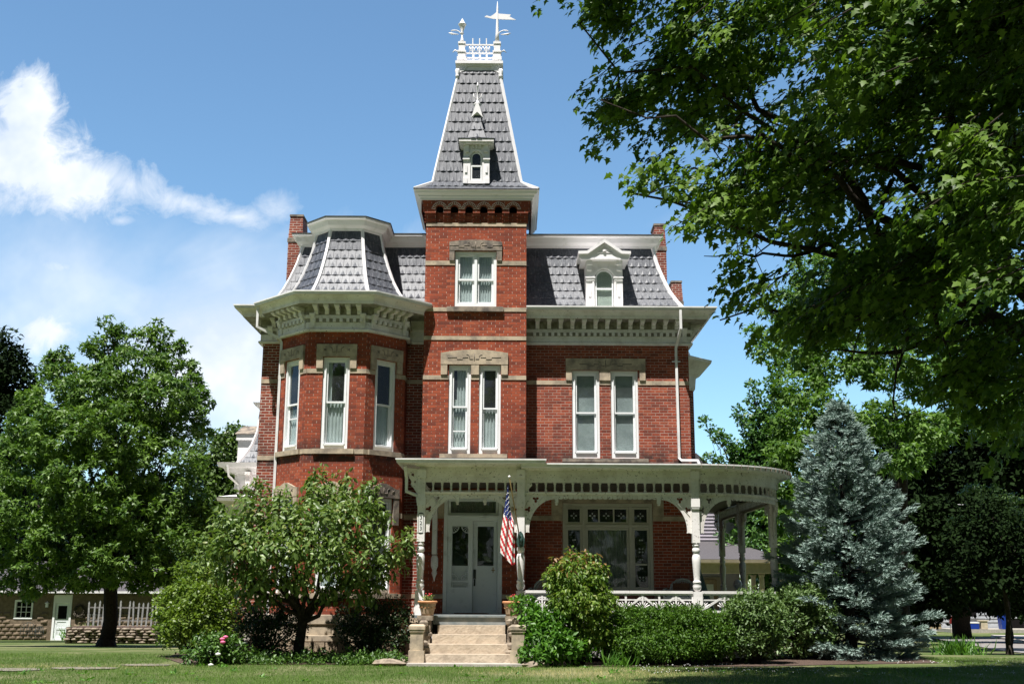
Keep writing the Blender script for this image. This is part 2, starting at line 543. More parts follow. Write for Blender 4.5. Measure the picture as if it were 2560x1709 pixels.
def strip(name, mat, near, far, lift, thick=0):
    mb = MB(); n = len(near)
    vs = [(x, y, gz(x, y) + lift) for x, y in near] + [(x, y, gz(x, y) + lift) for x, y in far]
    mb.add(vs, [(i, i + 1, n + i + 1, n + i) for i in range(n - 1)])
    if thick:
        mb.add([(x, y, gz(x, y) + lift - thick) for x, y in near] + vs[:n], [(i, i + 1, n + i + 1, n + i) for i in range(n - 1)])
    o = mb.build(name, mat); tag(o, kind='structure'); return o


road_near = [(13.6, 27.0), (14.9, 33.6), (17.0, 41), (20.0, 49.5), (28.0, 78)]
road_far = [(17.2, 27.0), (18.6, 36.0), (20.4, 43), (23.2, 51), (32.5, 79)]
strip('road', 'road', road_near, road_far, .02)
strip('kerb', 'pale_concrete', road_far, [(x + .22, y - .05) for x, y in road_far], .14, .13)
strip('sidewalk', 'pale_concrete', [(24.0, 49.5), (28.0, 62), (34.5, 84)], [(26.5, 48.8), (31.0, 61), (38.5, 83)], .03)
# planting beds of mulch along the house
bed = MB()
bl = [(-7.0, 24.9), (-6.6, 24.35), (-5.2, 24.6), (-3.5, 24.75), (-2.2, 24.6), (-2.15, 25.6), (-2.3, 28.9), (-8.2, 28.9), (-7.9, 26.8)]
bed.add([(x, y, .012 + .0) for x, y in bl], [tuple(range(len(bl)))])
tag(bed.build('mulch_bed_west', 'mulch'), kind='structure')
bed = MB()
bl = [(.1, 25.6), (.25, 24.35), (1.5, 24.55), (3.2, 24.5), (5.2, 24.75), (7.2, 25.6), (9.6, 26.3), (10.0, 28.2), (9.0, 28.9), (2, 28.9), (.1, 28.9)]
bed.add([(x, y, .012) for x, y in bl], [tuple(range(len(bl)))])
tag(bed.build('mulch_bed_east', 'mulch'), kind='structure')
pa = MB()
for i, (x, y, a, b_) in enumerate([(-9.6, 22.6, .75, .45), (-8.4, 23.1, .7, .4), (-7.5, 24.2, .55, .35)]):
    pts = [(x + a * math.cos(k * PI / 4 + .3) * random.uniform(.85, 1.1), y + b_ * math.sin(k * PI / 4 + .3) * random.uniform(.85, 1.1)) for k in range(8)]
    pa.add([(px_, py_, .018) for px_, py_ in pts], [tuple(range(8))])
tag(pa.build('stone_path', 'path_stone'), kind='structure')

# ================================================================== HOUSE
house = thing('brick_house', 'red brick Victorian house with central tower, mansard roofs and white wraparound porch', 'house', (-1, 28.9, 0))
WY, TY, BY = 28.9, 28.25, 27.46
TX0, TX1 = -2.256, .363
MW = frame(0, WY)
MT = frame(0, TY)
MF = frame(0, BY)
ML = frame(-5.94, 28.34, math.atan2(-.88, .88))       # left splayed side of the bay
MR = frame(-3.6, 27.46, math.atan2(.88, .88))         # right splayed side of the bay
DL = .88 * math.sqrt(2)
rooms = MB()


def wall(mb, M, x0, x1, z0, z1, op=(), d=.17):
    mb.m = M
    xs = sorted({x0, x1, *[o[0] for o in op], *[o[1] for o in op]})
    zs = sorted({z0, z1, *[o[2] for o in op], *[o[3] for o in op]})
    for i in range(len(xs) - 1):
        for j in range(len(zs) - 1):
            cx, cz = (xs[i] + xs[i + 1]) / 2, (zs[j] + zs[j + 1]) / 2
            if any(o[0] < cx < o[1] and o[2] < cz < o[3] for o in op): continue
            mb.quad((xs[i], 0, zs[j]), (xs[i + 1], 0, zs[j]), (xs[i + 1], 0, zs[j + 1]), (xs[i], 0, zs[j + 1]))
    for a, b, c, e in op:
        mb.quad((a, 0, c), (a, d, c), (a, d, e), (a, 0, e)); mb.quad((b, d, c), (b, 0, c), (b, 0, e), (b, d, e))
        mb.quad((a, 0, e), (b, 0, e), (b, d, e), (a, d, e)); mb.quad((a, d, c), (b, d, c), (b, 0, c), (a, 0, c))
    mb.m = Matrix.Identity(4)


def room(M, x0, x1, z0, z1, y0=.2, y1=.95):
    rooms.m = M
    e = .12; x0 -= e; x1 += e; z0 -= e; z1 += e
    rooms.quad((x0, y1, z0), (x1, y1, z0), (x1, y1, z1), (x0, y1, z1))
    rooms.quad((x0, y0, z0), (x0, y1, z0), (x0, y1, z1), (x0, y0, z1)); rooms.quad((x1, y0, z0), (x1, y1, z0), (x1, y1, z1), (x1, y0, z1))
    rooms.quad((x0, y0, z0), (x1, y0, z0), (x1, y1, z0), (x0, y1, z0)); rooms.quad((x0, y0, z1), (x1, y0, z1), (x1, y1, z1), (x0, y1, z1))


def frame_boxes(mb, x0, x1, z0, z1, w_, y0, y1, bot=None):
    bot = bot or w_
    mb.box(x0, x0 + w_, y0, y1, z0, z1); mb.box(x1 - w_, x1, y0, y1, z0, z1)
    mb.box(x0 + w_, x1 - w_, y0, y1, z1 - w_, z1); mb.box(x0 + w_, x1 - w_, y0, y1, z0, z0 + bot)


def folds(mb, x0, x1, z0, z1, y, amp=.022, wl=.085, jit=.3):
    n = max(6, int((x1 - x0) / wl * 6)); ph = random.uniform(0, 6); vs = []
    for i in range(n + 1):
        x = x0 + (x1 - x0) * i / n
        yy = y + amp * math.sin(2 * PI * (x - x0) / wl + ph + .9 * math.sin(9 * x))
        vs += [(x, yy, z0), (x + .012 * math.sin(7 * x), yy, z1)]
    mb.add(vs, [(2 * i, 2 * i + 2, 2 * i + 3, 2 * i + 1) for i in range(n)], True)


def window(M, x0, x1, z0, z1, pnt='window_paint', meet=.5, drape=(0, 1, 1), bars=(), label=None, cloth='curtain', low=.13, cas=.085):
    mb = MB(M)
    frame_boxes(mb, x0 + .002, x1 - .002, z0 + .002, z1 - .002, cas, .035, .15, low)
    mb.box(x0 + cas - .02, x0 + cas - .002, .02, .05, z0 + low, z1 - cas)
    mb.box(x1 - cas + .002, x1 - cas + .02, .02, .05, z0 + low, z1 - cas)
    mb.box(x0 + cas + .003, x1 - cas - .003, -.005, .033, z0 + low - .03, z0 + low + .015)
    w_ = mb.build('window', pnt, house)
    if label: w_['label'] = label
    a, b, c, e = x0 + cas, x1 - cas, z0 + low, z1 - cas
    zm = c + (e - c) * meet
    s1 = MB(M); frame_boxes(s1, a + .002, b - .002, zm - .02, e - .002, .042, .07, .105); s1.build('sash', pnt, w_)
    s2 = MB(M); frame_boxes(s2, a + .002, b - .002, c + .002, zm + .02, .042, .108, .142)
    for f in bars: s2.box(a + .04, b - .04, .10, .125, c + (e - c) * f - .014, c + (e - c) * f + .014)
    s2.build('sash', pnt, w_)
    g = MB(M)
    g.quad((a + .04, .09, zm), (b - .04, .09, zm), (b - .04, .09, e - .04), (a + .04, .09, e - .04))
    g.quad((a + .04, .128, c + .04), (b - .04, .128, c + .04), (b - .04, .128, zm), (a + .04, .128, zm))
    g.build('pane', 'glass', w_)
    if drape:
        k = MB(M)
        for (f0, f1, top) in ([drape] if not isinstance(drape[0], tuple) else drape):
            folds(k, a + (b - a) * f0, a + (b - a) * f1, c, c + (e - c) * top, .175)
        k.build('curtain', cloth, w_)
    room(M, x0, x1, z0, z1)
    return w_


# --- walls with openings
OPW = [(1.56, 2.27, 4.86, 7.14), (2.56, 3.27, 4.86, 7.14), (1.30, 3.58, 1.5, 3.72)]
OPT = [(-1.60, -1.04, 4.88, 7.14), (-.83, -.28, 4.88, 7.14), (-1.49, -.41, 8.66, 10.15), (-1.66, -.22, 1.0, 3.86)]
OPB = [(-4.665, -4.005, 4.88, 7.17), (-4.665, -4.005, 1.45, 3.74)]
c0 = DL * .5
OPD = [(c0 - .33, c0 + .33, 4.88, 7.17), (c0 - .33, c0 + .33, 1.45, 3.74)]
mw = MB(); wall(mw, MW, TX1, 4.6, .5, 7.85, OPW); mw.build('wall', 'wing_brick', house)
mw = MB()
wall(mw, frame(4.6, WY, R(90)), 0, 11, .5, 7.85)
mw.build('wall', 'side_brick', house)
mw = MB(); wall(mw, MT, TX0, TX1, .5, 11.2, OPT, .17)
mw.m = Matrix.Identity(4)
mw.quad((TX0, 31.2, .5), (TX0, TY, .5), (TX0, TY, 11.6), (TX0, 31.2, 11.6))
mw.quad((TX1, TY, .5), (TX1, 31.2, .5), (TX1, 31.2, 11.6), (TX1, TY, 11.6))
mw.quad((TX1, 31.2, 7), (TX0, 31.2, 7), (TX0, 31.2, 11.6), (TX1, 31.2, 11.6))
mw.build('tower_wall', 'front_brick', house)
mw = MB()
wall(mw, MF, -5.06, -3.6, .5, 7.85, OPB); wall(mw, ML, 0, DL, .5, 7.85, OPD); wall(mw, MR, 0, DL, .5, 7.85, OPD)
wall(mw, frame(-2.72, 28.34, R(90)), 0, .56, .5, 7.85); wall(mw, frame(-5.94, 28.9, R(-90)), 0, .56, .5, 7.85)
mw.build('bay_wall', 'front_brick', house)
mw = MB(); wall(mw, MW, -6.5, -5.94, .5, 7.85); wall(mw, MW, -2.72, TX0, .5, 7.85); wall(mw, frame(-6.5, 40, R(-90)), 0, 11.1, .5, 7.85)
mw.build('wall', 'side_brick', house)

# --- string courses, sills, foundation
st = MB()


def band(M, x0, x1, z0, z1, gaps=(), proud=.018):
    st.m = M; cur = x0
    for a, b in sorted(gaps):
        if a > cur: st.box(cur, a, -proud, .05, z0, z1)
        cur = b
    if x1 > cur: st.box(cur, x1, -proud, .05, z0, z1)


wg = [(a, b) for a, b, c, e in OPW[:2]]
band(MW, TX1 + .002, 4.6, 6.76, 6.87, wg)
band(MT, TX0, TX1, 6.76, 6.87, [(-1.60, -1.04), (-.83, -.28)])
for z0, z1, g in [(7.79, 7.89, ()), (8.54, 8.645, ()), (9.775, 9.89, [(-1.49, -.41)]), (10.83, 10.92, ())]: band(MT, TX0, TX1, z0, z1, g)
bands = [(6.76, 6.87, 1), (4.77, 4.885, 0), (1.35, 1.455, 0), (3.28, 3.40, 1)]
for z0, z1, g in bands:
    band(MF, -5.06, -3.6, z0, z1, [(-4.665, -4.005)] * g); band(ML, 0, DL, z0, z1, [(c0 - .33, c0 + .33)] * g); band(MR, 0, DL, z0, z1, [(c0 - .33, c0 + .33)] * g)
    band(MW, -6.5, -5.942, z0, z1); band(MW, -2.718, TX0 - .002, z0, z1)
    band(frame(-2.72, 28.34, R(90)), .02, .54, z0, z1)
for z0, z1, g in [(3.28, 3.40, 1), (1.35, 1.455, 1)]:
    band(MT, TX0, TX1, z0, z1, [(-1.66, -.22)]); band(MW, TX1 + .002, 4.6, z0, z1, [(1.30, 3.58)])
st.m = Matrix.Identity(4)
build_each(st, 'string_course', 'limestone', house)
sl = MB()
for M, a, b, z in [(MF, -4.335 - .5, -4.335 + .5, 4.77), (ML, c0 - .5, c0 + .5, 4.77), (MR, c0 - .5, c0 + .5, 4.77), (MF, -4.335 - .5, -4.335 + .5, 1.35), (ML, c0 - .5, c0 + .5, 1.35), (MR, c0 - .5, c0 + .5, 1.35)]:
    sl.m = M; sl.box(a, b, -.075, .06, z - .003, z + .118)
build_each(sl, 'window_sill', 'limestone', house)
sl = MB(MT); sl.box(-1.68, -.23, -.085, .06, 8.53, 8.655); sl.build('window_sill', 'dark_stone', house)
sl = MB(MT); sl.box(-1.80, -.11, -.05, .06, 4.775, 4.875); sl.build('window_sill', 'limestone', house)
sl = MB(MW); sl.box(1.30, 3.5, -.05, .06, 4.76, 4.85); sl.build('window_sill', 'dark_stone', house)

PB = [(-6.5, 36), (-6.5, 28.9), (-5.94, 28.9), (-5.94, 28.34), (-5.06, 27.46), (-3.6, 27.46), (-2.72, 28.34), (-2.72, 28.9), (-2.256, 28.9), (-2.256, 28.25), (.363, 28.25), (.363, 28.9), (4.6, 28.9), (4.6, 40)]
fd = MB()
fd.sweep(PB, [(.0, .97), (.05, .96), (.05, .76), (.02, .74), (.02, .5)], cap=False)
fd.sweep(PB, [(.03, .5), (.10, .49), (.10, .37), (.05, .35)], cap=False)
fd.build('water_table', 'limestone', house)
fd = MB(); fd.sweep(PB, [(.05, .36), (.07, .2), (.06, -.5)], cap=False); fd.build('foundation', 'rubble', house)
# big foundation stones under the bay
fs_ = MB()
for M, x0, x1 in [(MF, -5.06, -3.6), (ML, 0, DL), (MR, 0, DL)]:
    fs_.m = M; x = x0
    while x < x1 - .12:
        L = min(random.uniform(.26, .5), x1 - x)
        for z0, z1 in [(-.1, .11), (.115, .345)]:
            fs_.box(x + .012, x + L - .012, -.10 - random.uniform(0, .04), .02, z0 + .01, z1)
        x += L
build_each(fs_, 'foundation_stone', 'foundation_block', house)


# --- stone window heads
def lintel(M, x0, x1, z0, z1, ear, earw, mids=(), rise=0, proud=.06, mat='limestone', peak=0, label=None):
    mb = MB(M)
    top = []
    n = 12 if rise else 1
    if peak: top = [(x0, z1 - peak), (x0 + .12, z1 - peak + .01), ((x0 + x1) / 2 - .06, z1), ((x0 + x1) / 2 + .06, z1), (x1 - .12, z1 - peak + .01), (x1, z1 - peak)]
    else:
        for i in range(n + 1):
            f = i / n; top.append((x0 + (x1 - x0) * f, z1 - rise + rise * (1 - (2 * f - 1) ** 2)))
    pts = [(x0, z0), *top, (x1, z0)]
    mb.plate([pts[::-1]], -proud, .05)
    o = mb.build('window_head', mat, house, recalc=True)
    if label: o['label'] = label
    for a, b in [(x0 + .005, x0 + earw), (x1 - earw, x1 - .005), *mids]:
        e = MB(M); e.box(a, b, -proud + .008, .05, ear, z0 - .003); e.build('window_head_block', mat, o)
    # carved ornament as shallow ridges
    cx = (x0 + x1) / 2; s = min(1, (x1 - x0) / 1.1); zc = z0 + (z1 - z0 - rise * .3 - peak * .4) * .5
    cv_ = MB(M)
    def line(pts_): cv_.tube([(cx + px_ * s, -proud - .001, zc + pz_) for px_, pz_ in pts_], .010, 4)
    for sg in (-1, 1):
        line([(sg * .03, -.045), (sg * .12, -.045), (sg * .12, .01), (sg * .14, .06), (sg * .2, .075)])
        if x1 - x0 > 1.2: line([(sg * .16, 0), (sg * .30, 0), (sg * .30, -.05), (sg * .44, -.05), (sg * .44, 0), (sg * .68, 0)])
        else: line([(sg * .28, .04), (sg * .36, -.02)]); line([(sg * .36, .04), (sg * .28, -.02)])
    line([(0, -.09), (0, .10)])
    cv_.build('carving', 'dark_stone', o)
    return o


lintel(MT, -1.64, -.27, 10.165, 10.45, 9.895, .135, rise=.055, mat='dark_stone')
lintel(MT, -1.81, -.10, 7.15, 7.53, 6.885, .17, mids=[(-1.035, -.835)], rise=.085)
lintel(MW, 1.40, 3.47, 7.15, 7.45, 6.875, .155, mids=[(2.275, 2.555)])
for M, c in [(MF, -4.335), (ML, c0), (MR, c0)]:
    lintel(M, c - .50, c + .50, 7.18, 7.485, 6.88, .165)
lintel(MF, -4.335 - .5, -4.335 + .5, 3.75, 4.10, 3.1, .165, peak=.13)
lintel(ML, c0 - .5, c0 + .5, 3.75, 4.10, 3.1, .165, peak=.13)
lintel(MR, c0 - .5, c0 + .5, 3.75, 4.10, 3.1, .165, peak=.13, mat='dark_stone')
hd = MB(MW)
hd.box(1.02, 1.295, -.03, .05, 3.404, 3.98); hd.box(3.585, 3.86, -.03, .05, 3.404, 3.98); hd.box(1.297, 3.583, -.03, .05, 3.725, 3.98)
hd.m = MT; hd.box(-1.98, -1.665, -.03, .05, 3.404, 3.98); hd.box(-.215, .1, -.03, .05, 3.404, 3.98); hd.box(-1.663, -.217, -.03, .05, 3.865, 3.98)
build_each(hd, 'stone_head', 'limestone', house)

# --- windows
window(MT, -1.60, -1.04, 4.88, 7.14, drape=[(0, 1, .62), (.3, 1, 1)], bars=(.22,), meet=.52)
window(MT, -.83, -.28, 4.88, 7.14, drape=[(0, 1, .5)], bars=(.47,), meet=.5)
window(MW, 1.56, 2.27, 4.86, 7.14, drape=None, low=.16)
window(MW, 2.56, 3.27, 4.86, 7.14, drape=None, low=.16)
for a, b in [(1.56, 2.27), (2.56, 3.27)]:
    k = MB(MW); k.quad((a + .09, .165, 4.98), (b - .09, .165, 4.98), (b - .09, .165, 5.99), (a + .09, .165, 5.99)); k.quad((a + .09, .19, 5.99), (b - .09, .19, 5.99), (b - .09, .19, 7.05), (a + .09, .19, 7.05)); k.build('window_blind', 'blind_grey', house)
window(MF, -4.665, -4.005, 4.88, 7.17, drape=[(0, 1, .52), (0, .25, 1), (.85, 1, 1)])
window(ML, c0 - .33, c0 + .33, 4.88, 7.17, drape=[(0, 1, .45), (.7, 1, 1)], bars=(.33,))
window(MR, c0 - .33, c0 + .33, 4.88, 7.17, drape=[(0, 1, .5)])
window(MF, -4.665, -4.005, 1.45, 3.74, drape=[(0, 1, .6)])
window(ML, c0 - .33, c0 + .33, 1.45, 3.74, drape=[(0, 1, .6)])
window(MR, c0 - .33, c0 + .33, 1.45, 3.74, drape=[(0, 1, .6)])
# paired tower window under one head
mb = MB(MT)
frame_boxes(mb, -1.488, -.412, 8.662, 10.148, .075, .03, .15, .10)
mb.box(-.985, -.915, .03, .15, 8.76, 10.07)
wt = mb.build('window', 'window_paint', house)
for a, b in [(-1.41, -.988), (-.912, -.49)]:
    s1 = MB(MT); frame_boxes(s1, a, b, 9.38, 10.07, .05, .07, .105); frame_boxes(s1, a, b, 8.765, 9.42, .05, .108, .142); s1.build('sash', 'window_paint', wt)
    g = MB(MT); g.quad((a + .04, .09, 9.4), (b - .04, .09, 9.4), (b - .04, .09, 10.03), (a + .04, .09, 10.03)); g.quad((a + .04, .128, 8.8), (b - .04, .128, 8.8), (b - .04, .128, 9.4), (a + .04, .128, 9.4))
    g.build('pane', 'glass', wt)
    k = MB(MT); folds(k, a, b, 8.75, 10.05, .175, .018, .07); k.build('curtain', 'curtain', wt)
room(MT, -1.49, -.41, 8.66, 10.15)

# --- three-part parlour window under the porch
mb = MB(MW)
frame_boxes(mb, 1.302, 3.578, 1.502, 3.718, .08, .03, .16)
for a, b in [(1.80, 1.88), (2.98, 3.06)]: mb.box(a, b, .03, .16, 1.585, 3.635)
mb.box(1.385, 1.797, .025, .16, 3.11, 3.19); mb.box(1.883, 2.977, .025, .16, 3.11, 3.19); mb.box(3.063, 3.495, .025, .16, 3.11, 3.19)
pw = mb.build('parlour_window', 'porch_window_paint', house)
sa = MB(MW); g = MB(MW)
for a, b, c, e in [(1.385, 1.797, 3.195, 3.63), (1.885, 2.975, 3.195, 3.63), (3.065, 3.495, 3.195, 3.63), (1.385, 1.797, 1.59, 3.105), (1.885, 2.975, 1.59, 3.105), (3.065, 3.495, 1.59, 3.105)]:
    frame_boxes(sa, a, b, c, e, .055, .07, .12)
    g.quad((a + .05, .1, c + .05), (b - .05, .1, c + .05), (b - .05, .1, e - .05), (a + .05, .1, e - .05))
for x in (2.225, 2.60): sa.box(x - .018, x + .018, .072, .118, 3.25, 3.575)
for x in (1.592, 3.28): sa.box(x - .15, x + .15, .08, .115, 2.18, 2.22)
sa.build('sash', 'porch_window_paint', pw); g.build('pane', 'glass', pw)
k = MB(MW); folds(k, 1.9, 2.97, 1.55, 3.1, .26, .02, .075); k.build('curtain', 'lace_curtain', pw)
# etched flowers on the side lights and transoms
et = MB(MW)
for cx, cz in [(1.59, 3.41), (2.06, 3.41), (2.41, 3.41), (2.79, 3.41), (3.28, 3.41), (1.59, 2.55), (3.28, 2.55), (3.28, 1.85), (1.59, 1.85)]:
    tall = cz < 3
    for k_ in range(4):
        a = k_ * PI / 2 + (PI / 4 if tall else 0)
        px_, pz_ = cx + .055 * math.cos(a), cz + .055 * math.sin(a)
        et.plate([[(px_ + .022 * math.cos(t_) * (1 + .5 * math.cos(2 * (t_ - a))), pz_ + .022 * math.sin(t_)) for t_ in [i * PI / 3 for i in range(6)]]], .093, .097)
    if tall:
        for dz in (-.24, .24):
            et.box(cx - .045, cx - .01, .093, .097, cz + dz, cz + dz + .03); et.box(cx + .01, cx + .045, .093, .097, cz + dz, cz + dz + .03)
et.build('etched_flower', 'curtain', pw)
room(MW, 1.302, 3.578, 1.502, 3.718)

# --- entrance
mb = MB(MT)
frame_boxes(mb, -1.658, -.222, 1.0, 3.858, .09, .0, .3, .02)
mb.box(-1.565, -.315, .06, .3, 3.22, 3.34); mb.box(-1.565, -.315, .02, .10, 3.3, 3.36)
fr_ = mb.build('door_frame', 'door_paint', house)
mb = MB(MT); frame_boxes(mb, -1.56, -.32, 3.365, 3.765, .06, .12, .17); mb.build('transom', 'door_paint', fr_)
g = MB(MT); g.quad((-1.5, .15, 3.42), (-.38, .15, 3.42), (-.38, .15, 3.71), (-1.5, .15, 3.71)); g.build('pane', 'glass', fr_)
k = MB(MT); folds(k, -1.5, -.38, 3.38, 3.75, .3, .012, .05); k.build('curtain', 'lace_curtain', fr_)


def door_leaf(M, w_, h, name, screen, mat='door_paint'):
    """leaf standing from local 0,0"""
    mb = MB(M)
    st_ = .11
    mb.box(0, st_, 0, .04, 0, h); mb.box(w_ - st_, w_, 0, .04, 0, h); mb.box(st_, w_ - st_, 0, .04, h - .12, h)
    if screen:
        mb.box(st_, w_ - st_, 0, .04, 0, .20); mb.box(st_, w_ - st_, 0, .04, .48, .60)
        mb.box(st_ + .0, w_ - st_ - .0, .012, .03, .20, .48); mb.box(st_ + .06, w_ - st_ - .06, .004, .012, .25, .43)
        mb.box(st_, w_ - st_, 0, .04, .73, .765)
        n = 7
        for i in range(n): mb.box(st_ + (w_ - 2 * st_) * (i + .5) / n - .010, st_ + (w_ - 2 * st_) * (i + .5) / n + .010, .01, .03, .6, .73)
        for sx, ox in ((1, st_), (-1, w_ - st_)):
            for z0, sz in ((h - .12, -1), (.765, 1)):
                for k_ in range(4):
                    a = R(10 + 24 * k_); mb.tube([(ox, .02, z0), (ox + sx * .16 * math.cos(a), .02, z0 + sz * .16 * math.sin(a))], .006, 4)
                mb.tube([(ox + sx * .165 * math.cos(R(a_)), .02, z0 + sz * .165 * math.sin(R(a_))) for a_ in range(0, 91, 15)], .012, 4)
    else:
        mb.box(st_, w_ - st_, 0, .04, 0, .12); mb.box(st_, w_ - st_, 0, .04, .85, .98)
        mb.box(st_, w_ - st_, .012, .03, .12, .85); mb.box(st_ + .05, w_ - st_ - .05, .004, .012, .19, .78); mb.box(st_ + .08, w_ - st_ - .08, -.002, .004, .22, .75)
        mb.box(st_, w_ - st_, .01, .03, .98, 1.12)
    o = mb.build(name, mat, house)
    if not screen:
        g = MB(M); g.quad((st_, .02, 1.12), (w_ - st_, .02, 1.12), (w_ - st_, .02, h - .12), (st_, .02, h - .12)); g.build('pane', 'glass', o)
    return o


dl = door_leaf(Matrix.Translation((-1.565, TY + .06, 1.02)), .62, 2.2, 'screen_door', True)
dl['label'] = 'closed white screen door with scroll-sawn corners'
dr = door_leaf(Matrix.Translation((-.33, TY + .04, 1.02)) @ Matrix.Rotation(R(-81), 4, 'Z') @ Matrix.Scale(-1, 4, (1, 0, 0)), .56, 2.2, 'screen_door', True)
dr['label'] = 'white screen door standing open'
d1 = door_leaf(Matrix.Translation((-1.565, TY + .24, 1.02)), .62, 2.2, 'front_door', False)
d2 = door_leaf(Matrix.Translation((-.94, TY + .24, 1.02)), .62, 2.2, 'front_door', False)
hb = MB(); hb.box(-.925, -.86, TY + .215, TY + .24, 1.83, 2.05); hb.tube([(-.893, TY + .2, 1.82), (-.893, TY + .17, 1.72), (-.893, TY + .2, 1.66)], .018, 6)
hb.build('handle', 'black_iron', d2)
hb = MB(); hb.tube([(-.47, TY + .0, 2.03), (-.40, TY - .06, 2.03)], .014, 6); hb.tube([(-.435, TY - .03, 2.1), (-.435, TY - .03, 1.97)], .012, 6); hb.build('handle', 'brass', dr)
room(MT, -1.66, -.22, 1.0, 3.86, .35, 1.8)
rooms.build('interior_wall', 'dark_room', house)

# --- tower corbel table with six little arches
ct = MB(MT)
zb, za, zt = 10.92, 11.27, 11.56
sp = .384; x00 = -.946 - 3 * sp
pr = .13
ct.box(TX0 - .10, x00, -pr, .05, 11.24, zt); ct.box(-.946 + 3 * sp, TX1 + .10, -pr, .05, 11.24, zt)
vo = MB(MT)
for i in range(6):
    cx = x00 + sp * (i + .5); hw = .098
    pts = [(cx - sp / 2, 11.24), (cx - hw, 11.24)] + [(cx + hw * math.cos(R(a)), za + hw * math.sin(R(a))) for a in range(180, -1, -20)] + [(cx + hw, 11.24), (cx + sp / 2, 11.24), (cx + sp / 2, zt), (cx - sp / 2, zt)]
    ct.plate([pts], -pr, .0)
    for k_ in range(11):
        a = R(180 * k_ / 10)
        p0 = Vector((cx + (hw + .01) * math.cos(a), 0, za + (hw + .01) * math.sin(a))); p1 = Vector((cx + (hw + .085) * math.cos(a), 0, za + (hw + .085) * math.sin(a)))
        vo.tube([(p0.x, -pr - .001, p0.z), (p1.x, -pr - .001, p1.z)], .0065, 4)
    vo.tube([(cx + (hw + .088) * math.cos(R(a)), -pr - .001, za + (hw + .088) * math.sin(R(a))) for a in range(0, 181, 15)], .0055, 4)
for i in range(7):
    cx = x00 + sp * i; hw = .092
    if i == 0: a, b = TX0 - .04, cx + hw
    elif i == 6: a, b = cx - hw, TX1 + .04
    else: a, b = cx - hw, cx + hw
    for k_ in range(4): ct.box(a, b, -.03 - .031 * k_, .0, zb + .08 * k_ + .001, zb + .08 * (k_ + 1))
ct.m = Matrix.Identity(4)
ct.quad((TX0 - .13, 31.2, 11.2), (TX0 - .13, TY - .1, 11.2), (TX0 - .13, TY - .1, zt), (TX0 - .13, 31.2, zt))
ct.quad((TX1 + .13, TY - .1, 11.2), (TX1 + .13, 31.2, 11.2), (TX1 + .13, 31.2, zt), (TX1 + .13, TY - .1, zt))
ct.build('corbel_table', 'front_brick', house)
vo.build('arch_mortar', 'pale_mortar', house)

# ------------------------------------------------------------------ roofs
PROF = [(0, 0), (.18, .26), (.38, .62), (.54, 1.05), (.68, 1.5), (.78, 2.02)]


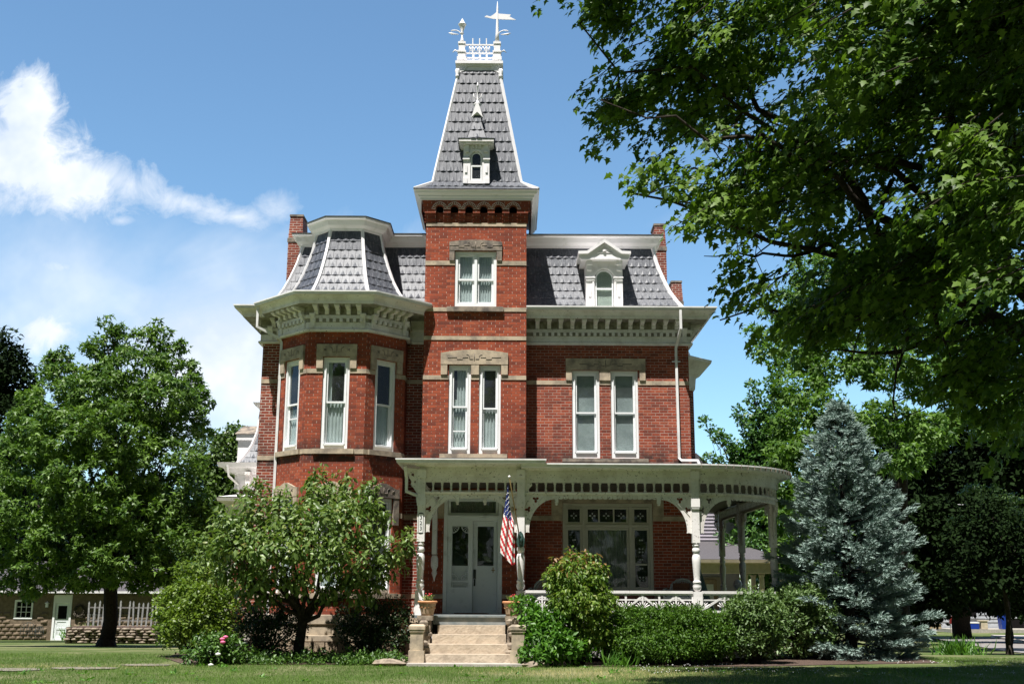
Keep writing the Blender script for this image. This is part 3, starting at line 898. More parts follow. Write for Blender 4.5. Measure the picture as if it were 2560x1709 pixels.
def mansard(path, prof, z0, name, closed=False, course=.262, tw=.19, hips=(), segs=None, hw=.055, base_rows=0):
    H = prof[-1][1]
    def inset(h):
        for (i0, h0), (i1, h1) in zip(prof, prof[1:]):
            if h <= h1 + 1e-6: return i0 + (i1 - i0) * (h - h0) / (h1 - h0)
        return prof[-1][0]
    L = [(0, 0)]
    # heights at equal slope lengths
    hs = [0.]; acc = 0; N = 400; ph, pi_ = 0, 0
    for k in range(1, N + 1):
        h = H * k / N; i_ = inset(h); acc += math.hypot(h - ph, i_ - pi_); ph, pi_ = h, i_
        if acc >= course: hs.append(h); acc = 0
    if H - hs[-1] < .08: hs[-1] = H
    else: hs.append(H)
    mb = MB(); tint = []
    np_ = len(path)
    for s in (segs if segs is not None else range(np_ if closed else np_ - 1)):
        j = (s + 1) % np_
        for k in range(len(hs) - 1):
            h0, h1 = hs[k], hs[k + 1]
            o0 = offset(path, -inset(h0), closed); o1 = offset(path, -inset(h1), closed)
            A, B = Vector((*o0[s], z0 + h0)), Vector((*o0[j], z0 + h0)); C, D = Vector((*o1[s], z0 + h1)), Vector((*o1[j], z0 + h1))
            ax = (B - A).normalized(); mid = (Vector((*path[s], 0)) + Vector((*path[j], 0))) / 2
            up = ((C - A) - ax * (C - A).dot(ax)).normalized(); n = ax.cross(up).normalized()
            ref = Vector((mid.x, mid.y, 0))
            a0, a1, b0, b1 = (A - ref).dot(ax), (B - ref).dot(ax), (C - ref).dot(ax), (D - ref).dot(ax)
            if a1 - a0 < .05: continue
            def pt(u, f, out):
                base = A + (C - A - ax * (C - A).dot(ax)) * f
                return base + ax * (u - a0) + n * out
            # solid backing
            mb.add([A, B, D, C], [(0, 1, 2, 3)]); tint.append(.3)
            off = (k % 2) * .5 * tw
            u = math.floor(min(a0, b0) / tw) * tw + off - tw
            while u < max(a1, b1):
                lo0, hi0 = max(u + .006, a0), min(u + tw - .006, a1); lo1, hi1 = max(u + .006, b0), min(u + tw - .006, b1)
                if hi0 > lo0 + .01 or hi1 > lo1 + .01:
                    if hi0 < lo0: lo0 = hi0 = (lo0 if u < a0 else hi0)
                    if hi1 < lo1: lo1 = hi1 = (lo1 if u < b0 else hi1)
                    e = random.uniform(.014, .022)
                    p0, p1, p2, p3 = pt(lo0, 0, e), pt(hi0, 0, e), pt(hi1, 1, .005), pt(lo1, 1, .005)
                    q0, q1 = pt(lo0, 0, 0), pt(hi0, 0, 0)
                    mb.add([p0, p1, p2, p3, q0, q1], [(0, 1, 2, 3), (4, 5, 1, 0)])
                    tv = random.random() ** 2; tint += [tv, tv]
                    c = u + tw / 2
                    if lo0 < c - .055 and hi0 > c + .055 and c > b0 + .02 and c < b1 - .02 and h1 - h0 > .12:
                        # raised fan-shaped boss on every shingle
                        t0, t1, t2, t3 = pt(c - .066, -.03, e + .004), pt(c + .066, -.03, e + .004), pt(c, .55, e * .45 + .004), pt(c, .0, e + .020)
                        mb.add([t0, t1, t2, t3], [(0, 3, 2), (3, 1, 2), (0, 1, 3)]); tint += [tv + .2, tv + .1, tv]
                u += tw
    o = mb.build(name, 'metal_shingle', house, tint=tint)
    # white hip rolls
    for i in hips:
        pts = []
        for k in range(13):
            h = H * k / 12; q = offset(path, -inset(h), closed)[i]; pts.append((q[0], q[1], z0 + h + .02))
        hp = MB(); hp.tube(pts, hw, 4, False, PI / 4)
        q = [Vector(p) for p in pts]
        c = Vector(path[i])
        for k in range(0, 0): pass
        hp.tube([(p[0], p[1], p[2] + .035) for p in pts], .026, 6)
        hp.build('hip_roll', 'white_paint', o)
    return o


EZ = 8.70
PLr = [(-6.5, 34), (-6.5, 28.9), (-5.94, 28.9), (-5.94, 28.34), (-5.06, 27.46), (-3.6, 27.46), (-2.72, 28.34), (-2.72, 28.9), (-2.1, 28.9)]
mansard(PLr, PROF, EZ, 'mansard_roof', hips=[1, 3, 4, 5, 6])
PRr = [(.2, 28.9), (4.6, 28.9), (4.6, 34)]
mansard(PRr, PROF, EZ, 'mansard_roof', hips=[1])
TC = (-.946, 29.56); th_ = 1.62
SQ = [(TC[0] - th_, TC[1] - th_), (TC[0] + th_, TC[1] - th_), (TC[0] + th_, TC[1] + th_), (TC[0] - th_, TC[1] + th_)]
SPR = [(0, 0), (.44, .30), (1.085, 3.95)]
mansard(SQ, SPR, 11.73, 'tower_roof', closed=True, course=.305, tw=.182, hips=[0, 1, 2, 3], hw=.045)
# top cornices and flat decks
for pth, nm in ((PLr, 'roof_cornice'), (PRr, 'roof_cornice')):
    q = offset(pth, -.78)
    mb = MB(); mb.sweep(q, [(-.05, 10.68), (.05, 10.68), (.06, 10.74), (.16, 10.80), (.20, 10.92), (.27, 10.935), (.27, 10.98), (-.05, 10.985)])
    mb.build(nm, 'white_paint', house, recalc=True)
    e = MB(); e.sweep(q, [(.24, 10.984), (.285, 10.984), (.285, 11.01), (-.05, 11.02)], cap=False); e.build('roof_edge', 'dark_roofing', house)
dk = MB()
q = offset(PLr, -.75)[:-1] + [(-2.3, 29.65), (-2.3, 38), (-5.7, 38)]
dk.add([(x, y, 10.995) for x, y in q], [tuple(range(len(q)))])
dk.add([(x, y, 10.995) for x, y in [(-2.3, 29.65), (3.85, 29.65), (3.85, 38), (-2.3, 38)]], [(0, 1, 2, 3)])
dk.build('roof_deck', 'dark_roofing', house)

# --- main cornice: frieze, dentil rail, soffit, crown and gutter
CPS = [(.10, 8.214), (.07, 8.22), (.07, 8.42), (.452, 8.422)]
CPT = [(.452, 8.418), (.46, 8.425), (.46, 8.50), (.50, 8.56), (.53, 8.575), (.56, 8.60), (.62, 8.615)]
CP = [(.0, 7.80), (.10, 7.80), (.115, 7.85), (.06, 7.88), (.06, 8.13), (.10, 8.135), (.10, 8.213)]
GP = [(.53, 8.617), (.645, 8.617), (.65, 8.665), (.672, 8.67), (.672, 8.705), (.65, 8.705), (.60, 8.67), (.0, 8.715)]
PLc = PLr[:-1]
PRc = [(TX1 + .002, 28.9), (4.6, 28.9), (4.6, 40)]
corn = []
for pth in (PLc, PRc):
    mb = MB(); mb.sweep(pth, CP, cap=False); c_ = mb.build('cornice', 'worn_paint', house); corn.append(c_)
    so = MB(); so.sweep(pth, CPS, cap=False); so.build('soffit', 'stain_and_shade_paint', c_)
    so = MB(); so.sweep(pth, [(.063, 8.035), (.063, 8.133)], cap=False); so.build('dentil_shade_dirt', 'stain_and_shade_paint', c_)  # strip darkened to paint in occlusion shade, and dirt, between the dentils
    so = MB(); so.sweep(pth, CPT, cap=False); so.build('crown_moulding', 'worn_paint', c_)
    g = MB(); g.sweep(pth, GP, cap=False); g.build('gutter', 'gutter_metal', c_)
mb = MB(); mb.sweep([(-2.72, 28.9), (TX0 - .002, 28.9)], CP + CPS[1:3], cap=False); mb.build('frieze', 'worn_paint', house)
# modillions and dentils
mod = MB()
pr_ = [(-.07, 8.225), (-.15, 8.225), (-.18, 8.255), (-.18, 8.31), (-.21, 8.335), (-.30, 8.335), (-.37, 8.36), (-.385, 8.418), (-.07, 8.418)]


def side_plate(mb, prof, x0, x1):
    """profile in (y,z) extruded along x"""
    n = len(prof)
    vs = [(x0, y, z) for y, z in prof] + [(x1, y, z) for y, z in prof]
    t3 = tessellate_polygon([[Vector((y, z, 0)) for y, z in prof]])
    mb.add(vs, [tuple(t_) for t_ in t3] + [tuple(i + n for i in reversed(t_)) for t_ in t3] + [(i, (i + 1) % n, (i + 1) % n + n, i + n) for i in range(n)])


side_plate(mod, pr_, -.05, .05); mod.box(-.065, .065, -.40, -.27, 8.375, 8.4205)
mod_o = None


def modillion(M, x, parent):
    global mod_o
    if mod_o is None:
        mod_o = mod.build('modillion', 'worn_paint', parent, recalc=True); o = mod_o
    else:
        o = mod_o.copy(); COL.objects.link(o); attach(o, parent); o.matrix_parent_inverse = Matrix.Identity(4)
    o.matrix_basis = M @ Matrix.Translation((x, 0, 0))
    return o


dn = MB()
cons = []
def run(M, x0, x1, n, nd, parent, ends=True):
    for i in range(n): modillion(M, x0 + (x1 - x0) * (i + .5) / n, parent)
    dn.m = M
    for i in range(nd):
        x = x0 + (x1 - x0) * (i + .5) / nd; dn.box(x - .037, x + .037, -.145, -.06, 8.04, 8.128)


run(MW, TX1 + .15, 4.45, 13, 25, corn[1])
run(frame(4.6, WY, R(90)), .1, 6.1, 19, 34, corn[1])
run(MF, -5.06 + .06, -3.6 - .06, 5, 8, corn[0]); run(ML, .06, DL - .06, 5, 7, corn[0]); run(MR, .06, DL - .06, 5, 7, corn[0])
run(MW, -6.45, -5.98, 1, 2, corn[0])
build_each(dn, 'dentil', 'worn_paint', house)
cb = MB()
cpf = [(-.06, 7.885), (-.085, 7.885), (-.10, 8.05), (-.17, 8.16), (-.19, 8.23), (-.06, 8.235)]
for M, x in [(MF, -5.06 + .10), (MF, -3.6 - .10), (ML, .12), (ML, DL - .12), (MR, .12), (MR, DL - .12), (MW, 4.5), (MW, -6.3), (frame(4.6, WY, R(90)), .12)]:
    cb = MB(M); side_plate(cb, cpf, x - .055, x + .055); cb.box(x - .07, x + .07, -.20, -.06, 8.2, 8.24)
    cb.build('console', 'worn_paint', house, recalc=True)
# tower cornice
TP = [(TX0 - .10, 31.3), (TX0 - .10, TY - .10), (TX1 + .10, TY - .10), (TX1 + .10, 31.3)]
mb = MB(); mb.sweep(TP, [(.0, 11.50), (.06, 11.50), (.06, 11.56), (.10, 11.575), (.10, 11.615), (.17, 11.66), (.19, 11.715), (.23, 11.73), (-.2, 11.735)], cap=False)
mb.build('tower_cornice', 'white_paint', house)
mb = MB(); mb.sweep(SQ, [(.0, 11.732), (.02, 11.735), (.02, 11.765), (-.1, 11.79)], True, False); mb.build('roof_edge', 'dark_roofing', house)

# --- cresting and finials on the tower
cx, cy = TC
mb = MB()
def ring(h, z0, z1): mb.box(cx - h, cx + h, cy - h, cy + h, z0, z1)
ring(.56, 15.60, 15.72); ring(.60, 15.722, 15.77); ring(.66, 15.772, 15.85); ring(.60, 15.852, 15.90)
for sx in (-1, 1):
    mb.plate([[(cx + sx * .56, 15.50), (cx + sx * .56, 15.72), (cx + sx * .33, 15.72)] + [(cx + sx * (.33 + .02 + .13 * (1 - math.cos(R(a)))), 15.72 - .16 * math.sin(R(a))) for a in range(15, 91, 25)]], cy - .585, cy - .55)
    for sy in (-1,1):
        mb.lathe([(.05, 15.35), (.06, 15.42), (.045, 15.47), (.07, 15.55), (.05, 15.62)], (cx + sx * .60, cy + sy * .60, 0), 8)
mb.build('tower_cap', 'white_paint', house, recalc=True)
pp = .49
for sx, sy in ((-1, -1), (1, -1), (-1, 1), (1, 1)):
    p = MB(); x, y = cx + sx * pp, cy + sy * pp
    p.box(x - .13, x + .13, y - .13, y + .13, 15.902, 16.00); p.box(x - .10, x + .10, y - .10, y + .10, 16.002, 16.14); p.box(x - .12, x + .12, y - .12, y + .12, 16.142, 16.19)
    p.box(x - .085, x + .085, y - .085, y + .085, 16.192, 16.40); p.box(x - .105, x + .105, y - .105, y + .105, 16.402, 16.46)
    po = p.build('crest_post', 'white_paint', house)
    f = MB()
    if sy < 0: f.lathe([(.09, 16.46), (.04, 16.56), (.025, 16.66), (.022, 16.72)], (x, y, 0), 8)
    if sx < 0 and sy < 0:
        f.lathe([(.03, 16.72), (.05, 16.76), (.03, 16.80), (.10, 17.0), (.125, 17.02), (.09, 17.04), (.05, 17.12), (.01, 17.2)], (x, y, 0), 8)
    elif sy > 0: f.lathe([(.08, 16.46), (.03, 16.54), (.04, 16.58), (.01, 16.66)], (x, y, 0), 8)
    if sy < 0:
        pts = [(x + sx * (.04 + .17 * (1 - math.cos(R(a)))), y, 16.72 + .13 * math.sin(R(a))) for a in range(0, 130, 18)]
        f.tube(pts, [.012 + .006 * i / 7 for i in range(len(pts))], 5)
        f.tube([(x + sx * .11, y, 16.2), (x + sx * .19, y, 16.24), (x + sx * .26, y, 16.17)], [.02, .025, .008], 5)
        f.tube([(x + sx * .1, y, 16.72), (x + sx * .3, y, 16.74), (x + sx * .38, y, 16.77)], [.01, .03, .006], 5)
    build_each(f, 'finial', 'white_paint', po)
wv = MB(); x, y = cx + pp, cy - pp
wv.tube([(x, y, 16.46), (x, y, 16.75), (x, y, 17.2), (x, y, 17.5), (x, y, 17.74)], [.07, .045, .032, .028, .004], 8)
wv.plate([[(x - .36, 17.26), (x - .30, 17.30), (x - .2, 17.27), (x - .12, 17.32), (x - .03, 17.40), (x, 17.36), (x + .38, 17.33), (x + .34, 17.27), (x + .52, 17.17), (x + .03, 17.19), (x - .12, 17.20)]], y - .012, y + .012)
wv.build('weather_vane', 'white_paint', house, recalc=True)
for (ax_, ay_, ang) in ((cx, cy - pp, 0), (cx - pp, cy, 90), (cx + pp, cy, 90), (cx, cy + pp, 0)):
    M = Matrix.Translation((ax_, ay_, 0)) @ Matrix.Rotation(R(ang), 4, 'Z')
    c = MB(M)
    for z in (15.99, 16.13, 16.385): c.box(-.385, .385, -.02, .02, z, z + .035)
    for i in range(3):
        u = -.19 + .19 * i
        c.box(u - .014, u + .014, -.014, .014, 15.905, 16.60)
        for s_ in (-1, 1): c.tube([(u, 0, 16.17), (u + s_ * .04, 0, 16.24), (u + s_ * .095, 0, 16.38)], .011, 5)
        for s_ in (-1, 1): c.tube([(u + s_ * .095, 0, 16.17), (u + s_ * .045, 0, 16.27), (u, 0, 16.38)], .011, 5)
    for u in (-.285, .285): c.tube([(u, 0, 16.17), (u, 0, 16.38)], .008, 5)
    c.build('roof_cresting', 'white_paint', house)


# --- dormers
def arch_window(M, x0, x1, z0, zs, parent, cloth=None, blinds=None):
    """arched sash between x0..x1, sill z0, spring line zs"""
    r = (x1 - x0) / 2; c = (x0 + x1) / 2
    out = [(x0, z0), (x1, z0)] + arc(c, zs, r, 0, 180, 14)
    r2 = r - .035
    inn = [(x0 + .035, z0 + .04), (x1 - .035, z0 + .04)] + arc(c, zs, r2, 0, 180, 14)
    mb = MB(M); mb.plate([out, inn[::-1]], .03, .07)
    zm = (z0 + zs + r) / 2
    mb.box(x0 + .03, x1 - .03, .02, .068, zm - .02, zm + .02)
    s_ = mb.build('sash', 'window_paint', parent, recalc=True)
    g = MB(M); g.add([(x, .055, z) for x, z in inn], [tuple(range(len(inn)))]); g.build('pane', 'glass', parent)
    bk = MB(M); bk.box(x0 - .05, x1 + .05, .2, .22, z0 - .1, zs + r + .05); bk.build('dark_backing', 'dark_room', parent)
    if blinds:
        k = MB(M); z = z0 + .03
        while z < z0 + (zs + r - z0) * blinds: k.add([(x0 + .03, .085, z), (x1 - .03, .085, z), (x1 - .03, .095, z + .026), (x0 + .03, .095, z + .026)], [(0, 1, 2, 3)]); z += .032
        k.build('window_blind', 'window_blind', parent)


# right mansard dormer
M = frame(2.425, 28.80)
b_ = MB(M)
hw_ = .485
zb_ = 8.74
out = [(-hw_, zb_), (hw_, zb_), (hw_, 10.06), (-hw_, 10.06)]
hole = [(-.25, zb_ + .04), (.25, zb_ + .04)] + arc(0, 9.60, .25, 0, 180, 14)
b_.plate([out, hole[::-1]], 0, .10)
b_.box(-hw_, -hw_ + .06, .101, 1.3, zb_, 10.06); b_.box(hw_ - .06, hw_, .101, 1.3, zb_, 10.06); b_.box(-hw_ + .062, hw_ - .062, .101, 1.3, 10.0, 10.06)
dm = b_.build('dormer', 'white_paint', house, recalc=True)
dm['label'] = 'white arched dormer with a pointed gable'
t_ = MB(M)
t_.plate([arc(0, 9.60, .325, 0, 180, 14) + arc(0, 9.60, .262, 180, 0, 14)], -.035, -.002)
for s_ in (-1, 1):
    t_.box(s_ * .37 - .115, s_ * .37 + .115, -.03, -.002, 9.53, 9.60); t_.box(s_ * .37 - .13, s_ * .37 + .13, -.05, -.002, 9.60, 9.63)
    t_.box(s_ * .39 - .06, s_ * .39 + .06, -.07, -.002, 9.80, 10.06); t_.box(s_ * .39 - .07, s_ * .39 + .07, -.12, -.002, 9.95, 10.06)
    t_.box(s_ * .38 - .03, s_ * .38 + .03, -.025, -.002, 9.1, 9.3); t_.box(s_ * .38 - .05, s_ * .38 + .05, -.03, -.002, 8.80, 9.0)
    t_.box(s_ * .29 - .022, s_ * .29 + .022, -.02, -.002, 8.78, 9.52)
t_.build('dormer_trim', 'white_paint', dm, recalc=True)
g_ = MB(M)
gy = -.26
g_.plate([[(-.66, 10.10), (.66, 10.10), (.66, 10.20), (.44, 10.21), (0, 10.50), (-.44, 10.21), (-.66, 10.20)]], gy + .08, .1)
g_.box(-.62, .62, gy + .06, 1.3, 10.062, 10.10)
for s_ in (-1, 1):
    g_.plate([[(s_ * .69, 10.195), (s_ * .69, 10.27), (s_ * .46, 10.28), (0, 10.60), (0, 10.51), (s_ * .44, 10.205)][::s_]], gy, 1.5)
g_.build('dormer_gable', 'white_paint', dm, recalc=True)
o_ = MB(M)
o_.tube([(-.22, gy + .075, 10.24), (0, gy + .075, 10.39), (.22, gy + .075, 10.24), (-.22, gy + .075, 10.24)], .012, 4)
o_.lathe([(.0, 10.24), (.05, 10.26), (.05, 10.31), (.0, 10.33)], (0, gy + .08, 0), 8); o_.build('gable_ornament', 'worn_paint', dm)
arch_window(M, -.235, .235, zb_ + .06, 9.60, dm, blinds=.98)

# tower dormer
M = frame(-.965, 28.20)
b_ = MB(M)
hw_ = .345
out = [(-hw_, 12.0), (hw_, 12.0), (hw_, 13.06), (-hw_, 13.06)]
hole = [(-.155, 12.09), (.155, 12.09)] + arc(0, 12.74, .155, 0, 180, 12)
b_.plate([out, hole[::-1]], 0, .08)
b_.box(-hw_, -hw_ + .05, .081, .9, 12.0, 13.06); b_.box(hw_ - .05, hw_, .081, .9, 12.0, 13.06)
dm = b_.build('dormer', 'white_paint', house, recalc=True)
dm['label'] = 'narrow white tower dormer with a steep shingled cap'
t_ = MB(M)
t_.plate([arc(0, 12.74, .215, 0, 180, 12) + arc(0, 12.74, .162, 180, 0, 12)], -.03, -.002)
for s_ in (-1, 1):
    t_.box(s_ * .27 - .09, s_ * .27 + .09, -.04, -.002, 12.66, 12.71); t_.box(s_ * .25 - .05, s_ * .25 + .05, -.07, -.002, 12.86, 13.06)
    t_.box(s_ * .27 - .03, s_ * .27 + .03, -.025, -.002, 12.3, 12.5); t_.box(s_ * .29 - .06, s_ * .29 + .06, -.02, -.002, 12.002, 12.14)
for i in range(3): t_.box(-.1 + .1 * i - .02, -.1 + .1 * i + .02, -.06, -.002, 12.97, 13.06)
t_.build('dormer_trim', 'white_paint', dm, recalc=True)
g_ = MB(M); g_.box(-.42, .42, -.16, .9, 13.062, 13.10); g_.box(-.46, .46, -.20, .9, 13.102, 13.17); g_.build('dormer_cornice', 'worn_paint', dm)
ck = (-.965, 28.20)
cap_ = [(ck[0] - .48, 27.99), (ck[0] + .48, 27.99), (ck[0] + .48, 28.95), (ck[0] - .48, 28.95)]
mansard(cap_, [(0, 0), (.24, .13), (.36, .60), (.43, 1.0)], 13.172, 'dormer_roof', closed=True, course=.26, tw=.16)
f = MB(); f.lathe([(.15, 14.00), (.07, 14.22), (.05, 14.30), (.12, 14.34), (.04, 14.42), (.02, 14.5), (.018, 14.86), (.035, 14.88), (.004, 15.0)], (ck[0], 28.47, 0), 8)
for s_ in (-1, 1): f.tube([(ck[0] + s_ * .02, 28.46, 14.5), (ck[0] + s_ * .10, 28.46, 14.56), (ck[0] + s_ * .11, 28.46, 14.66), (ck[0] + s_ * .05, 28.46, 14.64)], .014, 5)
for s_ in (-1, 1): f.plate([[(ck[0], 14.08), (ck[0] + s_ * .16, 13.92), (ck[0] + s_ * .04, 14.3), (ck[0], 14.34)][::s_]], 28.33, 28.36)
f.build('finial', 'white_paint', dm, recalc=True)
arch_window(M, -.145, .145, 12.10, 12.74, dm)


# --- chimneys
def chimney(x0, x1, y0, y1, z0, z1, label):
    b_ = MB(); b_.box(x0, x1, y0, y1, z0, z1 - .62)
    b_.add([(x0, y0, z1 - .62), (x1, y0, z1 - .62), (x1, y1, z1 - .62), (x0, y1, z1 - .62), (x0 + .03, y0 + .03, z1), (x1 - .03, y0 + .03, z1), (x1 - .03, y1 - .03, z1), (x0 + .03, y1 - .03, z1)],
           [(4, 5, 6, 7), (0, 1, 5, 4), (1, 2, 6, 5), (2, 3, 7, 6), (3, 0, 4, 7)])
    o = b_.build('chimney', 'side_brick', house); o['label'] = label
    c = MB(); c.box(x0 - .02, x1 + .02, y0 - .02, y1 + .02, z1 - .78, z1 - .66); c.build('chimney_band', 'dark_stone', o)
    c = MB(); c.box(x0 + .01, x1 - .01, y0 + .01, y1 - .01, z1, z1 + .06); c.build('chimney_cap', 'dark_stone', o)


chimney(-6.48, -6.06, 31.3, 32.1, 8, 12.12, 'brick chimney rising beside the bay roof')
chimney(4.16, 4.52, 31.9, 32.7, 8, 12.1, 'tall brick chimney at the corner of the right mansard')
chimney(5.35, 5.75, 36.9, 37.6, 7, 11.75, 'lower brick chimney at the far right')

# --- downspouts
def pipe(pts, name='downspout', s=.045):
    b_ = MB(); b_.tube(pts, s, 4, False, PI / 4); return b_.build(name, 'gutter_metal', house)


pipe([(4.33, 28.28, 8.62), (4.33, 28.28, 8.13), (4.27, 28.8, 7.76), (4.27, 28.83, 7.6), (4.28, 28.83, 4.86), (4.34, 28.75, 4.80), (4.72, 28.6, 4.78), (4.76, 28.5, 4.6)])
cl_ = MB(); cl_.box(4.16, 4.38, 28.82, 28.86, 7.36, 7.39); cl_.build('pipe_clamp', 'gutter_metal', house)
pipe([(-6.50, 28.1, 8.6), (-6.50, 28.1, 8.08), (-5.93, 28.2, 7.80), (-5.89, 28.25, 7.7), (-5.90, 28.25, .4), (-5.9, 28.0, .25)])
pipe([(-2.42, 25.8, 4.3), (-2.40, 26.0, 4.05), (-2.40, 26.05, 3.75), (-2.15, 26.1, 3.66)])

# --- oriel on the right-hand wall
orl = [(4.62, 31.6), (5.22, 32.0), (5.22, 33.4), (4.62, 33.8)]
mb = MB(); mb.sweep([(4.6, 31.4), (5.2, 31.95), (5.2, 33.6), (4.6, 34.2)], [(.02, 7.15), (.05, 7.2), (.08, 7.55), (.30, 7.78), (.34, 7.82), (.5, 7.92), (.52, 8.0), (-.3, 8.05)], cap=True)
og = mb.build('oriel_cornice', 'worn_paint', house, recalc=True)
mb = MB(); mb.sweep([(4.6, 31.4), (5.2, 31.95), (5.2, 33.6), (4.6, 34.2)], [(.42, 8.03), (-.05, 8.2), (-.15, 8.5), (-.25, 8.52)], cap=False); mb.build('oriel_roof', 'white_paint', house)
mb = MB(); mb.sweep([(4.6, 31.4), (5.2, 31.95), (5.2, 33.6), (4.6, 34.2)], [(0, 4.2), (0, 7.3)], cap=False)
mb.m = frame(0,0); mb.build('oriel_wall', 'side_brick', house)
# the oriel is set well back: only its eave shows past the corner

# ================================================================== PORCH
PX0, PX1, PX2, PY = -2.05, .22, 4.2, 26.1
CR, CYc = 2.32, 28.42
curve = [(PX2 + CR * math.sin(R(a)), CYc - CR * math.cos(R(a))) for a in range(0, 91, 5)]
PATHM = [(PX1, PY), *curve, (PX2 + CR, 36.5)]
PATHP = [(PX0, 28.2), (PX0, PY), (PX1, PY), (PX1, 27.0)]
FLOOR = 1.0
fl = MB()
q = offset([(PX0, PY), *curve, (PX2 + CR, 36.5)], .16)
q[0] = (PX0 - .16, PY - .16)
poly = q + [(4.62, 36.5), (4.62, 28.88), (PX0 - .16, 28.88)]
n = len(poly)
fl.add([(x, y, FLOOR) for x, y in poly] + [(x, y, FLOOR - .06) for x, y in poly], [tuple(range(n)), *[(i, (i + 1) % n, (i + 1) % n + n, i + n) for i in range(n)]])
fl.build('porch_floor', 'porch_floor_paint', house)
sk = MB(); sk.sweep([(PX0 - .02, 28.3), (PX0 - .02, PY - .02), (-1.75, PY - .02)], [(0, .94), (.0, .1)], cap=False)
sk.sweep([(-.05, PY - .02), *[(x, y) for x, y in curve], (PX2 + CR, 36.5)], [(0.12, .94), (.12, .78), (.05, .78), (.0, .1)], cap=False)
sk.build('porch_skirt', 'column_paint', house)
# lattice hidden by the shrubs would go here; the skirt has plain posts
# beams and friezes
def porch_beam(path, name, lift=0., over=.42):
    mb = MB()
    mb.sweep(path, [(-.05, 4.30 + lift), (.06, 4.30 + lift), (.06, 4.115), (.045, 4.11), (.045, 3.965), (-.05, 3.965)], cap=True)
    mb.sweep(path, [(-.035, 3.755), (.055, 3.755), (.07, 3.735), (.05, 3.69), (-.03, 3.685)], cap=True)
    o = mb.build(name, 'porch_paint', house)
    e = MB(); e.sweep(path, [(.04, 4.28 + lift), (.12, 4.285 + lift), (.16, 4.32 + lift), (over, 4.335 + lift), (over + .02, 4.35 + lift)], cap=False)
    e.build('porch_cornice', 'porch_paint', o)
    g = MB(); g.sweep(path, [(over + .0, 4.325 + lift), (over + .085, 4.33 + lift), (over + .09, 4.385 + lift), (over + .11, 4.39 + lift), (over + .11, 4.42 + lift), (over + .08, 4.42 + lift), (over + .03, 4.38 + lift), (over - .2, 4.40 + lift)], cap=False)
    g.build('gutter', 'gutter_metal', o)
    return o


bm_ = porch_beam(PATHM, 'porch_frieze', -.045, .30)
bp_ = porch_beam(PATHP, 'portico_frieze', .03, .46)
# turned spindles
SPN = [(.036, 0), (.036, .035), (.019, .05), (.031, .07), (.017, .095), (.034, .105), (.017, .115), (.031, .14), (.019, .16), (.036, .175), (.036, .21)]
sd_ = MB()
def along(path, step, start=0.):
    out = []; d = start
    for (x0, y0), (x1, y1) in zip(path, path[1:]):
        L = math.hypot(x1 - x0, y1 - y0)
        while d < L: out.append((x0 + (x1 - x0) * d / L, y0 + (y1 - y0) * d / L, math.atan2(y1 - y0, x1 - x0))); d += step
        d -= L
    return out
for x, y, a in along(PATHM, .207, .16): sd_.lathe(SPN, (x, y, 3.755), 6)
for x, y, a in along(PATHP, .207, .08): sd_.lathe(SPN, (x, y, 3.755), 6)
build_each(sd_, 'spindle', 'porch_paint', house)


def column(x, y, ang=0, label=None, lo=FLOOR):
    M = Matrix.Translation((x, y, 0)) @ Matrix.Rotation(ang, 4, 'Z')
    mb = MB(M)
    mb.box(-.085, .085, -.085, .085, 2.62, 4.27)
    mb.box(-.10, .10, -.125, -.086, 3.42, 3.62); mb.box(-.085, .085, -.115, -.086, 3.38, 3.42)
    mb.box(-.085, .085, -.11, -.086, 3.62, 4.05); mb.box(-.10, .10, -.17, -.086, 4.05, 4.24)
    for k in range(4): mb.box(-.09, .09, -.125, -.11, 3.8 + .055 * k, 3.825 + .055 * k)
    P2 = [(.085, 2.62), (.06, 2.60), (.082, 2.57), (.082, 2.545), (.058, 2.53), (.085, 2.49), (.09, 2.44), (.075, 2.39), (.055, 2.375), (.07, 2.36), (.082, 2.34), (.098, 2.28), (.095, 2.18), (.078, 1.92), (.068, 1.80), (.07, 1.78), (.09, 1.76), (.09, 1.73), (.075, 1.72), (.098, 1.66), (.09, 1.60), (.062, 1.56), (.06, 1.54)]
    mb.lathe([(r, z) for r, z in P2[::-1]], (0, 0, 0), 14)
    mb.box(-.10, .10, -.10, .10, lo + .42, 1.54)
    mb.add([(s1 * a, s2 * a, z) for z, a in ((lo + .42, .10), (lo, .125)) for s1, s2 in ((-1, -1), (1, -1), (1, 1), (-1, 1))], [(0, 1, 5, 4), (1, 2, 6, 5), (2, 3, 7, 6), (3, 0, 4, 7)])
    o = mb.build('porch_column', 'column_paint', house, recalc=True)
    if label: o['label'] = label
    return o


